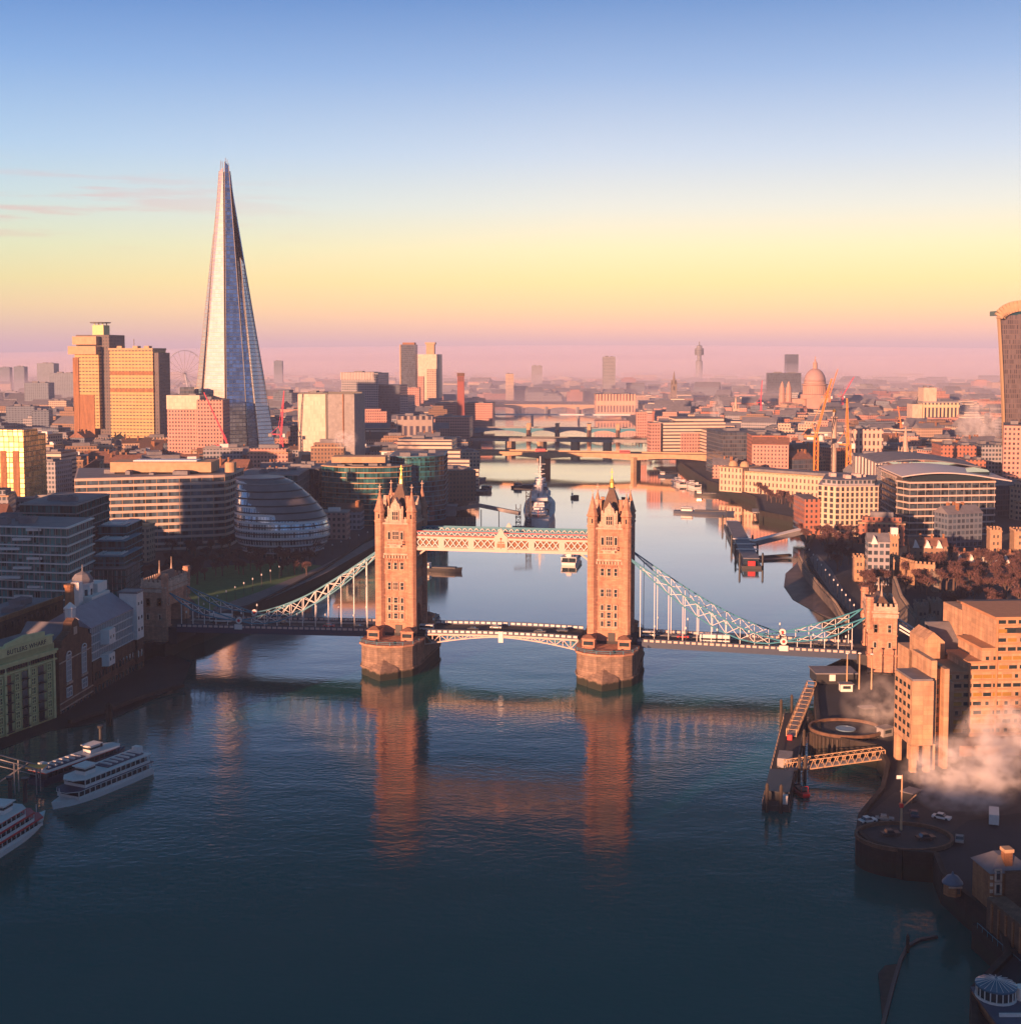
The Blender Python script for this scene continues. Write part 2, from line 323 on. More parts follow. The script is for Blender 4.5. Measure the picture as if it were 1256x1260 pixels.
# ------------------------------------------------------------------ river, banks, ground
def wave_material():
    m = bpy.data.materials.new('river_water'); m.use_nodes = True; t = m.node_tree; L = t.links.new; t.nodes.clear()
    out = t.nodes.new('ShaderNodeOutputMaterial'); mix = t.nodes.new('ShaderNodeMixShader'); df = t.nodes.new('ShaderNodeBsdfDiffuse'); gl = t.nodes.new('ShaderNodeBsdfGlossy')
    tcn = t.nodes.new('ShaderNodeTexCoord')
    def noise(scale, sx, sy, detail, rot=0.3):
        mp = t.nodes.new('ShaderNodeMapping'); mp.inputs['Scale'].default_value = (sx, sy, 1); mp.inputs['Rotation'].default_value = (0, 0, rot)
        n = t.nodes.new('ShaderNodeTexNoise'); n.inputs['Scale'].default_value = scale; n.inputs['Detail'].default_value = detail
        L(tcn.outputs['Object'], mp.inputs[0]); L(mp.outputs[0], n.inputs[0]); return n.outputs[0]
    def rng(v, a, b, c, d):
        r = t.nodes.new('ShaderNodeMapRange'); r.inputs[1].default_value = a; r.inputs[2].default_value = b; r.inputs[3].default_value = c; r.inputs[4].default_value = d; L(v, r.inputs[0]); return r.outputs[0]
    sp_ = t.nodes.new('ShaderNodeSeparateXYZ'); L(tcn.outputs['Object'], sp_.inputs[0])
    def calm(v):     # the reach upstream of the bridge lies stiller
        mu = t.nodes.new('ShaderNodeMath'); mu.operation = 'MULTIPLY'; L(v, mu.inputs[0]); L(rng(sp_.outputs[1], 400, 620, 1.0, .07), mu.inputs[1]); return mu.outputs[0]
    patch = noise(0.010, 1.0, 2.2, 5, 0.25)
    b1 = t.nodes.new('ShaderNodeBump'); b1.inputs['Distance'].default_value = 0.17; L(noise(0.42, 1.0, 1.5, 4), b1.inputs['Height']); L(calm(rng(patch, .35, .65, .28, .55)), b1.inputs['Strength'])
    b2 = t.nodes.new('ShaderNodeBump'); b2.inputs['Distance'].default_value = 0.5; L(calm(rng(patch, 0, 1, .5, .5)), b2.inputs['Strength']); L(noise(0.035, 1.0, 1.7, 6, 0.1), b2.inputs['Height']); L(b1.outputs[0], b2.inputs['Normal'])
    lw = t.nodes.new('ShaderNodeLayerWeight'); L(b2.outputs[0], lw.inputs['Normal'])
    f = rng(lw.outputs['Facing'], .625, .88, 0.0, 1.0); pw = t.nodes.new('ShaderNodeMath'); pw.operation = 'POWER'; pw.inputs[1].default_value = 1.5; L(f, pw.inputs[0])
    mx = rng(pw.outputs[0], 0, 1, .05, .94); L(mx, mix.inputs[0]); L(df.outputs[0], mix.inputs[1]); L(gl.outputs[0], mix.inputs[2])
    # silt clouds in the teal water
    cm = t.nodes.new('ShaderNodeMix'); cm.data_type = 'RGBA'; cm.inputs[6].default_value = (0.0, 0.088, 0.084, 1); cm.inputs[7].default_value = (0.0, 0.115, 0.108, 1); L(patch, cm.inputs[0]); L(cm.outputs[2], df.inputs[0])
    gl.inputs['Color'].default_value = (1, .91, .85, 1); L(rng(patch, .35, .65, .04, .10), gl.inputs['Roughness'])
    for s_ in (df, gl): L(b2.outputs[0], s_.inputs['Normal'])
    L(mix.outputs[0], out.inputs[0]); return m
mb = MB(); mb.add([(-2500, -600, 0), (2500, -600, 0), (2500, 4200, 0), (-2500, 4200, 0)], [(0, 1, 2, 3)])
tag(mb.build('river_water', wave_material()), kind='structure')

LBANK = [Vector((-205, -500, 0)), Vector((-172, 330, 0)), G(0, 908), G(62, 878), G(108, 852), G(165, 818), G(205, 803), G(250, 790), G(330, 752), G(400, 714),
         G(465, 668), G(520, 650), G(556, 632), G(575, 612), G(588, 588), G(590, 562), G(592, 540), G(597, 520), G(603, 506), G(585, 499)]
RBANK = [Vector((150, -500, 0)), Vector((96, 150, 0)), G(1200, 1330), G(1196, 1262), G(1240, 1215), G(1225, 1165), G(1190, 1140), G(1160, 1112), G(1150, 1085), G(1110, 1082), G(1070, 1070),
         G(1055, 1056), G(1058, 1035), G(1085, 1000), G(1092, 968), G(1080, 945), G(1045, 938), G(1007, 926), G(1003, 880), G(1003, 850), G(1040, 832),
         G(1046, 775), G(1020, 748), G(1000, 716), G(990, 692), G(1000, 672), G(985, 650), G(935, 640), G(930, 622), G(900, 610), G(870, 600),
         G(848, 585), G(832, 572), G(838, 558), G(800, 546), G(792, 534), G(782, 520), G(770, 511), G(745, 503), G(705, 498)]
FAR = 22000
def bank(name, line, side, m):
    X = side*11500
    poly = [(p.x, p.y) for p in line]
    if side < 0: poly = poly + [(line[-1].x-900, line[-1].y+500), (X, line[-1].y+1200), (X, -500)]
    else: poly = poly + [(line[-1].x-800, line[-1].y+500), (X*-1, line[-1].y+1600), (-11500, FAR), (X, FAR), (X, -500)]
    mb = MB(); n = len(poly)
    mb.add([(x, y, 6) for x, y in poly], [tuple(range(n))] if side > 0 else [tuple(range(n))])
    o = mb.build(name, m); return o
def wallmesh(line, z0, z1, th):
    mb = MB()
    for a, b in zip(line, line[1:]):
        mb.bar((a.x, a.y, (z0+z1)/2), (b.x, b.y, (z0+z1)/2), th, z1-z0)
    return mb
bank('south_bank_ground', LBANK, -1, m_ground)['kind'] = 'structure'
bank('north_bank_ground', RBANK, 1, m_ground)['kind'] = 'structure'
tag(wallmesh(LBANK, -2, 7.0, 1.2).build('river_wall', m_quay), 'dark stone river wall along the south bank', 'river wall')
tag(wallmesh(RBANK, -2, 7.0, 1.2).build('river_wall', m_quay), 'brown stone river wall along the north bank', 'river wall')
def sheet(name, pts, z, m, label=None, cat=None, kind='structure'):
    mb = MB(); mb.add([(p[0], p[1], z) for p in pts], [tuple(range(len(pts)))]); o = mb.build(name, m); return tag(o, label, cat, None, kind)
# lawn and riverside walk of the park beyond the left end of the bridge
sheet('park_lawn', [G(250, 752, 6), G(300, 745, 6), G(372, 713, 6), G(405, 697, 6), G(340, 690, 6), G(240, 700, 6), G(225, 725, 6)], 6.05, m_grass)
sheet('riverside_path', [G(268, 754, 6), G(330, 738, 6), G(400, 706, 6), G(460, 672, 6), G(500, 652, 6), G(495, 648, 6), G(450, 668, 6), G(395, 697, 6), G(320, 728, 6), G(262, 748, 6)], 6.1, m_pave)
sheet('quayside_path', [G(990, 688, 6), G(1003, 712, 6), G(1024, 742, 6), G(1044, 762, 6), G(1058, 760, 6), G(1040, 730, 6), G(1022, 700, 6), G(1005, 682, 6)], 6.06, m_pave)
sheet('quay_road', [G(1070, 1000, 6), G(1100, 975, 6), G(1200, 965, 6), G(1256, 960, 6), G(1256, 1000, 6), G(1190, 1010, 6), G(1150, 1040, 6)], 6.05, m_road)
# the muddy foreshore in front of the fortress
F = [G(1046, 775), G(1030, 768), G(1000, 752), G(975, 738), G(964, 722), G(966, 706), G(975, 698), G(982, 690), G(985, 678), G(1000, 672), G(990, 692), G(1000, 716), G(1020, 748)]
mb = MB(); mb.add([(p.x, p.y, 0.15 if i in range(1, 9) else 2.2) for i, p in enumerate(F)], [(0, 1, 2, 12), (2, 3, 11, 12), (3, 4, 5, 11), (5, 6, 10, 11), (6, 7, 8, 10), (8, 9, 10)])
tag(mb.build('foreshore', m_mud), kind='structure')
# the dark timber-edged foreshore below the wharves on the left
F2 = [G(0, 912), G(62, 884), G(165, 822), G(205, 806), G(236, 816), G(225, 842), G(150, 880), G(110, 892), G(60, 900), G(-30, 935)]
mb = MB(); mb.add([(p.x, p.y, 1.2 if i < 4 else 0.12) for i, p in enumerate(F2)], [(0, 1, 8, 9), (1, 2, 6, 7), (1, 7, 8), (2, 3, 4, 5), (2, 5, 6)])
tag(mb.build('foreshore', mat('wet_dark_mud', (0.016, 0.021, 0.026), .6, noise=.5, nscale=.15, bump=.4)), kind='structure')
m_vol = bpy.data.materials.new('morning_haze'); m_vol.use_nodes = True; t = m_vol.node_tree; t.nodes.clear()
o_ = t.nodes.new('ShaderNodeOutputMaterial'); pv = t.nodes.new('ShaderNodeVolumePrincipled')
pv.inputs['Color'].default_value = (0.60, 0.68, 1.0, 1); pv.inputs['Density'].default_value = 0.00007; pv.inputs['Anisotropy'].default_value = -0.05
t.links.new(pv.outputs[0], o_.inputs['Volume'])
m_vol.cycles.homogeneous_volume = True
mb = MB(); mb.box(-11900, 11900, -700, 22400, -3, 335)
tag(mb.build('haze', m_vol), kind='stuff')

m_fog = bpy.data.materials.new('fog_bank_vapour'); m_fog.use_nodes = True; t = m_fog.node_tree; t.nodes.clear()
o_ = t.nodes.new('ShaderNodeOutputMaterial'); pv = t.nodes.new('ShaderNodeVolumePrincipled')
pv.inputs['Color'].default_value = (0.88, 0.84, 1.0, 1); pv.inputs['Density'].default_value = 0.00034; pv.inputs['Anisotropy'].default_value = -0.05
t.links.new(pv.outputs[0], o_.inputs['Volume']); m_fog.cycles.homogeneous_volume = True
for cx_, cy_, a_, b_, z_ in ((2600, 6600, 3300, 2700, 70), (3000, 7000, 4200, 3200, 120), (-300, 8600, 5000, 2600, 60), (-300, 8800, 5600, 3300, 130), (600, 9200, 7000, 4200, 185), (250, 5300, 4600, 3750, 62), (500, 5600, 5200, 3600, 95)):
    mb = MB(); n = 48; prof_ = [(1, 0), (.95, .12), (.88, .28), (.78, .46), (.62, .68), (.42, .86), (.2, .96), (.02, 1)]
    mb.lathe([(r, 7+z_*h) for r, h in prof_], n, 0, 0, a_, b_); mb.v = [(x+cx_, y+cy_, z) for x, y, z in mb.v]
    tag(mb.build('fog_bank', m_fog), kind='stuff')

# ------------------------------------------------------------------ the suspension and bascule bridge (local x along the deck, y upstream)
BYAW = -radians(10.3)
bridge = thing('suspension_bridge', 'stone towered bascule bridge with teal suspension chains spanning the river', 'bridge', (-2.1, 496, 0), BYAW)
def win_mesh(w, h, nx=2, nz=2, arch=False, d=0.35):
    "a stone framed window facing -y, its sill centre at the origin"
    mb = MB(); t = 0.28
    mb.box(-w/2-t, w/2+t, -d, 0.1, -t, 0); mb.box(-w/2-t, w/2+t, -d, 0.1, h, h+t*1.3)
    mb.box(-w/2-t, -w/2, -d, 0.1, 0, h); mb.box(w/2, w/2+t, -d, 0.1, 0, h)
    for k in range(1, nx): x = -w/2+w*k/nx; mb.box(x-0.12, x+0.12, -d+0.08, 0.1, 0, h)
    for k in range(1, nz): z = h*k/nz; mb.box(-w/2, w/2, -d+0.1, 0.1, z-0.1, z+0.1)
    mb.mi = 1; mb.box(-w/2, w/2, -0.06, 0.05, 0, h)
    return mb
def shared(mb, name, mats):
    o = mb.build(name, mats); me = o.data; bpy.data.objects.remove(o); return me
W_TALL = shared(win_mesh(1.1, 2.6, 1, 2), 'window', [m_stone2, m_glass])
W_WIDE = shared(win_mesh(2.2, 3.2, 3, 2), 'window', [m_stone2, m_glass])
W_SM = shared(win_mesh(0.9, 1.9, 1, 1), 'window', [m_stone2, m_glass])
def turret(parent, x, y, r, z0, z1, z2, zf, name='turret'):
    mb = MB()
    mb.lathe([(r, z0), (r, z1-4.6), (r*1.14, z1-4.2), (r*1.14, z1-3.8), (r, z1-3.6), (r, z1-0.6), (r*1.2, z1-0.3), (r*1.2, z1+0.1)], 8, x, y, ph=pi/8)
    o = mb.build(name, m_stone, parent)
    s = MB(); s.lathe([(r*1.1, z1+0.1), (r*0.62, z1+(z2-z1)*0.45), (0.16, z2)], 8, x, y, ph=pi/8); s.build('spire', m_stone, o)
    f = MB(); f.box(x-.12, x+.12, y-.12, y+.12, z2-.3, zf); f.box(x-.65, x+.65, y-.12, y+.12, z2+(zf-z2)*.55, z2+(zf-z2)*.55+.3)
    f.lathe([(0.1, z2-.1), (.4, z2+.3), (.1, z2+.7)], 6, x, y); f.build('finial', m_stone2, o)
    for k in range(4):
        a = k*pi/2
        w = MB(); w.box(-.22, .22, -r*1.02-.05, -r*.8, z1-2.9, z1-1.2)
        for wv in range(len(w.v)):
            vx, vy, vz = w.v[wv]; w.v[wv] = (x+vx*cos(a)-vy*sin(a), y+vx*sin(a)+vy*cos(a), vz)
        w.build('window', m_glass, o)
    return o
def gable(parent, w, z0, zm, zt, rot, dist):
    mb = MB(); c, q = cos(rot), sin(rot)
    prof = [(-w/2, z0), (w/2, z0), (w/2, zm), (w*.36, zm+.3), (w*.30, zm+(zt-zm)*.45), (w*.16, zm+(zt-zm)*.6), (0, zt), (-w*.16, zm+(zt-zm)*.6), (-w*.30, zm+(zt-zm)*.45), (-w*.36, zm+.3), (-w/2, zm)]
    vs = []
    for yy in (-dist-.35, -dist+3.0):
        for x, z in prof: vs.append((x*c-yy*q, x*q+yy*c, z))
    n = len(prof); mb.add(vs, [tuple(range(n)), tuple(range(2*n-1, n-1, -1))]+[(i, n+i, n+(i+1)%n, (i+1)%n) for i in range(n)])
    for sx in (-1, 1): mb.cbox((sx*w/2)*c+dist*q, (sx*w/2)*q-dist*c, z0, .7, .7, zm-z0+1.2, rot)
    o = mb.build('gable', m_stone2, parent)
    yy = -dist-.36; x0 = 0
    inst(W_WIDE, 'window', o, (x0*c-yy*q, x0*q+yy*c, z0+1.2), rot, (1, 1, .95))
    return o
def main_tower(u):
    t = thing('tower', None, None, (u, 0, 0)); t.parent = bridge
    mb = MB(); hw, hd = 6.7, 8.6
    # two legs astride the road, a body above, set-backs at every string course
    mb.box(-hw, hw, -hd, -4.3, 12, 24); mb.box(-hw, hw, 4.3, hd, 12, 24)
    for sx in (-1, 1):       # pointed arch over the road
        n = 8; pts = [(-4.3*cos(pi*k/n), 17.5+6.3*sin(pi*k/n)) for k in range(n+1)]
        for k in range(n):
            y0, z0 = pts[k]; y1, z1 = pts[k+1]
            mb.add([(sx*hw, y0, z0), (sx*hw, y1, z1), (sx*hw, y1, 24), (sx*hw, y0, 24), (sx*(hw-1.5), y0, z0), (sx*(hw-1.5), y1, z1), (sx*(hw-1.5), y1, 24), (sx*(hw-1.5), y0, 24)],
                   [(0, 1, 2, 3), (7, 6, 5, 4), (0, 4, 5, 1), (1, 5, 6, 2), (0, 3, 7, 4)])
    mb.box(-hw, hw, -hd, hd, 24.0, 56)
    body = mb.build('wall', m_stone, t)
    for z, d, h in ((16.9, .35, .5), (27.6, .3, .5), (36.3, .3, .45), (37.6, .2, .3), (43.6, .45, .6), (46.2, .2, .3), (55.4, .7, .7)):
        s = MB()
        if z < 24:
            s.box(-hw-d, hw+d, -hd-d, -4.2, z, z+h); s2 = MB(); s2.box(-hw-d, hw+d, 4.2, hd+d, z, z+h); s2.build('string_course', m_stone, t)
        else: s.box(-hw-d, hw+d, -hd-d, hd+d, z, z+h)
        s.build('string_course', m_stone2 if z > 43 else m_stone, t)
    for sx in (-1, 1):
        for sy in (-1, 1): turret(t, sx*6.3, sy*8.1, 1.95, 12, 60.6, 68.0, 70.8)
    # corbel table under the upper storey and balconies
    for rot, D, Wd in ((0, hd, 10), (pi, hd, 10), (pi/2, hw, 13), (-pi/2, hw, 13)):
        c, q = cos(rot), sin(rot)
        def pos(x, z, o=0.0): return ((x)*c-(-D-o)*q, x*q+(-D-o)*c, z)
        co = MB(); k = -Wd/2+.5
        while k < Wd/2:
            p = pos(k, 0, .3); co.cbox(p[0], p[1], 42.3, .5, .6, 1.1, rot); k += 1.15
        co.build('corbels', m_stone2, t)
        fr = MB(); k = -2.8
        while k < 3: p = pos(k, 0, .2); fr.cbox(p[0], p[1], 40.6, .35, .4, 1.3, rot); k += .7
        fr.build('blind_arcade', m_stone, t)
        xs = (-2.5, 0, 2.5) if rot in (0, pi) else (-4.4, -1.6, 1.6, 4.4)
        for x in xs:
            inst(W_TALL, 'window', t, pos(x, 37.9+.2, 0), rot)
            inst(W_TALL if x else W_WIDE, 'window', t, pos(x, 30.2, 0), rot, (1, 1, 1) if x else (.75, 1, .85))
        for x in xs:
            inst(W_SM if x else W_WIDE, 'window', t, pos(x, 49.6, 0), rot, (1, 1, 1.45) if x else (1, 1, .95))
        bl = MB(); p = pos(0, 0, .9); bl.cbox(p[0], p[1], 47.6, 6.2, 1.8, .35, rot)
        k = -2.9
        while k < 3: p = pos(k, 0, 1.7); bl.cbox(p[0], p[1], 47.9, .18, .18, 1.0, rot); k += .58
        p = pos(0, 0, 1.7); bl.cbox(p[0], p[1], 48.9, 6.2, .25, .2, rot)
        p = pos(0, 0, .5); bl.cbox(p[0], p[1], 46.6, 4.4, 1.0, .9, rot)
        bl.build('balcony', m_stone2, t)
        # the tall lattice of lights over the road level
        if rot in (0, pi):
            g = MB(); p0 = pos(0, 0, .12)
            g.cbox(p0[0], p0[1], 18.3, 6.8, .3, .35, rot); g.cbox(p0[0], p0[1], 21.6, 6.8, .3, .3, rot); g.cbox(p0[0], p0[1], 24.7, 6.8, .3, .35, rot)
            g.build('window_band', m_stone2, t)
            for x in (-2.5, 0, 2.5):
                for z in (19.0, 22.2, 25.1): inst(W_SM if x else W_TALL, 'window', t, pos(x, z, .06), rot, (1, 1, .95) if x else (1.2, 1, .75))
            dr = MB(); p = pos(1.0, 0, .15); dr.cbox(p[0], p[1], 13.3, 2.6, .4, 3.2, rot); dr.build('doorway', m_dark, t)
        gable(t, 5.4 if rot in (0, pi) else 6.4, 56, 61.2, 65.6, rot, D)
    # parapet and the steep hipped roof with its lantern
    pr = MB()
    for x0, x1, y0, y1 in ((-hw, hw, -hd, -hd+.5), (-hw, hw, hd-.5, hd), (-hw, -hw+.5, -hd+.5, hd-.5), (hw-.5, hw, -hd+.5, hd-.5)): pr.box(x0, x1, y0, y1, 56.1, 57.4)
    k = -hw+.6
    while k < hw:
        for y in (-hd+.02, hd-.52): pr.box(k, k+.55, y, y+.5, 57.4, 58.2)
        k += 1.2
    pr.build('parapet', m_stone2, t)
    rf = MB(); rf.prism([(-5.6, -7.2), (5.6, -7.2), (5.6, 7.2), (-5.6, 7.2)], 56.2, 69.6, [(-.9, -1.6), (.9, -1.6), (.9, 1.6), (-.9, 1.6)])
    ro = rf.build('roof', m_slate, t)
    cr = MB(); cr.box(-1.1, 1.1, -1.8, 1.8, 69.6, 70.3); cr.build('roof_crest', m_dark, ro)
    ln = MB(); ln.lathe([(.9, 70.3), (.8, 72.0), (.95, 72.2), (.45, 73.5), (.12, 75.0)], 6)
    ln.box(-.1, .1, -.1, .1, 74.5, 77.4); ln.box(-.55, .55, -.1, .1, 75.9, 76.2); ln.build('lantern', m_gold, ro)
    for sx, sy in ((-1, -1), (1, -1), (-1, 1), (1, 1)):
        ch = MB(); ch.cbox(sx*3.9, sy*4.8, 57, 1.2, 1.2, 8.6); ch.cbox(sx*3.9, sy*4.8, 65.6, 1.5, 1.5, .5); ch.build('chimney', m_stone, ro)
    return t
def pier(u):
    p = thing('pier', None, None, (u, 0, 0)); p.parent = bridge
    def plan(hw, L, tip, n=7):
        pts = []
        for s in (-1, 1):
            for k in range(n+1):
                a = -pi/2+pi*k/n if s > 0 else pi/2+pi*k/n
                pts.append((hw*sin(a)*(1 if s > 0 else 1)*(1 if s > 0 else 1), s*(L+tip*abs(cos(a))**.8)) if s > 0 else (hw*sin(a), -(L+tip*abs(cos(a))**.8)))
        return pts
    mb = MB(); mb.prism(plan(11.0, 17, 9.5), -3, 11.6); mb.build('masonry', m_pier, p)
    mb = MB(); mb.prism(plan(11.7, 17.3, 10.2), 11.6, 12.3); mb.build('coping', m_stone, p)
    mb = MB(); mb.prism(plan(11.5, 17.1, 9.9), 3.0, 3.6); mb.build('string_course', m_pier, p)
    for s in (-1, 1):            # pointed cutwater with a sloping hood
        c = MB(); base = [(-10.4, s*17), (10.4, s*17), (5.5, s*26.5), (0, s*31.5), (-5.5, s*26.5)]
        c.prism(base, -3, 3.4); b2 = [(x, y, 3.4) for x, y in base]; ap = (0, s*24.5, 8.4)
        c.add(b2+[ap], [(1, 2, 5), (2, 3, 5), (3, 4, 5), (4, 0, 5), (0, 1, 5)] if s > 0 else [(2, 1, 5), (3, 2, 5), (4, 3, 5), (0, 4, 5), (1, 0, 5)])
        c.build('cutwater', m_pier, p)
        # rail round the landing on top
        r = MB(); pts = [(x, y) for x, y in plan(11.3, 17.2, 9.8) if y*s > 12]
        for a, b in zip(pts, pts[1:]):
            r.bar((a[0], a[1], 13.5), (b[0], b[1], 13.5), .14); r.bar((a[0], a[1], 12.9), (b[0], b[1], 12.9), .1)
            r.bar((a[0], a[1], 12.2), (a[0], a[1], 13.5), .16)
        r.build('railing', m_teal, p)
        for sx in (-1, 1):
            h = MB(); h.cbox(sx*6.6, s*15.2, 12.3, 4.6, 4.6, 3.3); h.cbox(sx*6.6, s*15.2, 15.6, 5.2, 5.2, .35); hb = h.build('control_cabin', m_stone, p)
            g = MB(); g.box(sx*6.6-1.8, sx*6.6+1.8, s*15.2+(-2.45 if s < 0 else 2.3), s*15.2+(-2.3 if s < 0 else 2.45), 13.5, 14.9)
            g.box(sx*6.6+sx*2.3, sx*6.6+sx*2.42, s*15.2-1.7, s*15.2+1.7, 13.5, 14.9); g.build('window', m_glass, hb)
            rr = MB(); rr.prism([(sx*6.6-2.5, s*15.2-2.5), (sx*6.6+2.5, s*15.2-2.5), (sx*6.6+2.5, s*15.2+2.5), (sx*6.6-2.5, s*15.2+2.5)], 15.95, 17.1, [(sx*6.6-.6, s*15.2-.6), (sx*6.6+.6, s*15.2-.6), (sx*6.6+.6, s*15.2+.6), (sx*6.6-.6, s*15.2+.6)]); rr.build('roof', m_rooft, hb)
    for x, y in ((-4, -22), (3.5, -23.5), (0, 22)):
        d = MB(); d.lathe([(.55, 12.3), (.55, 13.2), (.3, 13.4)], 8, x, y); d.build('bollard', m_dark, p)
for u in (-41, 41): pier(u); main_tower(u)

# --- deck
def panel_parapet(parent, x0, x1, y, zf, step=2.2, lit=m_cream):
    "a parapet of pale panels between navy posts"
    base = MB(); n = max(1, int(abs(x1-x0)/step)); out = MB()
    for k in range(n):
        a = x0+(x1-x0)*k/n; b = x0+(x1-x0)*(k+1)/n; za, zb = zf(a), zf(b)
        base.bar((a, y, za+.1), (b, y, zb+.1), .25, .5); base.bar((a, y, za+1.35), (b, y, zb+1.35), .3, .25); base.bar((a, y, za), (a, y, za+1.4), .35)
        m = (b-a)*.16; s = -.18 if y < 0 else .18
        out.bar((a+m, y+s*.4, (za*.84+zb*.16)+.72), (b-m, y+s*.4, (zb*.84+za*.16)+.72), .16, .8)
    o = base.build('parapet', m_dkblue, parent); out.build('parapet_panels', lit, o); return o
def zroad(u):
    a = abs(u)
    if a < 30: return 13.6+0.5*(1-(a/30)**2)
    if a < 52: return 13.4
    return 13.4-(a-52)/80*1.3
for s in (-1, 1):       # side spans
    d = MB(); n = 16; x0, x1 = s*51.5, s*131
    for k in range(n):
        a, b = x0+(x1-x0)*k/n, x0+(x1-x0)*(k+1)/n
        d.add([(a, -8.8, zroad(a)-.5), (b, -8.8, zroad(b)-.5), (b, 8.8, zroad(b)-.5), (a, 8.8, zroad(a)-.5), (a, -8.8, zroad(a)), (b, -8.8, zroad(b)), (b, 8.8, zroad(b)), (a, 8.8, zroad(a))],
              [(0, 3, 2, 1), (4, 5, 6, 7), (0, 1, 5, 4), (2, 3, 7, 6)])
    dk = d.build('side_deck', m_road, bridge)
    for y in (-9, 9):
        g = MB()
        for k in range(n):
            a, b = x0+(x1-x0)*k/n, x0+(x1-x0)*(k+1)/n
            g.bar((a, y, zroad(a)-.9), (b, y, zroad(b)-.9), .3, 2.0)
        g.build('girder', m_dkblue, dk); panel_parapet(bridge, x0, x1, y, zroad)
    for y in (-6.2, 6.2):
        w = MB()
        for k in range(n):
            a, b = x0+(x1-x0)*k/n, x0+(x1-x0)*(k+1)/n
            w.add([(a, y-1.8, zroad(a)+.15), (b, y-1.8, zroad(b)+.15), (b, y+1.8, zroad(b)+.15), (a, y+1.8, zroad(a)+.15), (a, y-1.8, zroad(a)), (b, y-1.8, zroad(b)), (b, y+1.8, zroad(b)), (a, y+1.8, zroad(a))],
                  [(0, 1, 2, 3), (4, 5, 1, 0), (7, 3, 2, 6)] if s > 0 else [(3, 2, 1, 0), (0, 1, 5, 4), (6, 2, 3, 7)])
        w.build('footway', m_grey, dk)
    ln = MB(); k = x0+s*2
    while abs(k) < 129: ln.add([(k, -.1, zroad(k)+.02), (k+s*2.5, -.1, zroad(k+s*2.5)+.02), (k+s*2.5, .1, zroad(k+s*2.5)+.02), (k, .1, zroad(k)+.02)], [(0, 1, 2, 3) if s > 0 else (3, 2, 1, 0)]); k += s*6
    ln.build('lane_line', m_white, dk)
    # approach beyond the abutment
    ap = MB(); ap.box(min(s*131, s*205), max(s*131, s*205), -9, 9, 5.5, 12.05); ap.build('approach_road', m_road, bridge)
    for y in (-9.2, 9.2): panel_parapet(bridge, s*150, s*205, y, lambda u: 12.05)
c = MB(); c.box(-51.5, -29.5, -8.8, 8.8, 12.3, 13.4); c.box(29.5, 51.5, -8.8, 8.8, 12.3, 13.4); c.build('tower_deck', m_road, bridge)
for s in (-1, 1):       # the two bascule leaves
    d = MB(); n = 10
    for k in range(n):
        a, b = s*29.6*(k/n)+s*.1, s*29.6*((k+1)/n)+s*.1
        d.add([(a, -8.2, zroad(a)-.45), (b, -8.2, zroad(b)-.45), (b, 8.2, zroad(b)-.45), (a, 8.2, zroad(a)-.45), (a, -8.2, zroad(a)), (b, -8.2, zroad(b)), (b, 8.2, zroad(b)), (a, 8.2, zroad(a))],
              [(0, 3, 2, 1), (4, 5, 6, 7), (0, 1, 5, 4), (2, 3, 7, 6)] if s > 0 else [(0, 1, 2, 3), (4, 7, 6, 5), (0, 4, 5, 1), (2, 6, 7, 3)])
    lf = d.build('bascule_leaf', m_road, bridge)
    for y in (-8.6, -3, 3, 8.6):
        g = MB(); low = lambda u: zroad(u)-.9-3.5*(abs(u)/30)**1.6
        for k in range(n):
            a, b = s*29.5*k/n+s*.1, s*29.5*(k+1)/n+s*.1
            g.bar((a, y, zroad(a)-.45), (b, y, zroad(b)-.45), .4, .7); g.bar((a, y, low(a)), (b, y, low(b)), .4, .45)
            if k > 1:
                g.bar((b, y, low(b)), (b, y, zroad(b)-.4), .28)
                g.bar((a, y, low(a)) if k % 2 else (a, y, zroad(a)-.5), (b, y, zroad(b)-.5) if k % 2 else (b, y, low(b)), .28)
        g.build('truss_girder', m_teal if abs(y) < 5 else m_cream, lf)
    for y in (-8.7, 8.7): panel_parapet(lf, s*.4, s*29.5, y, zroad, 2.2, m_white)
bm = MB(); bm.box(-.9, .9, -9.1, -8.95, 11.2, 15.4); bm.build('centre_light_board', m_white, bridge)

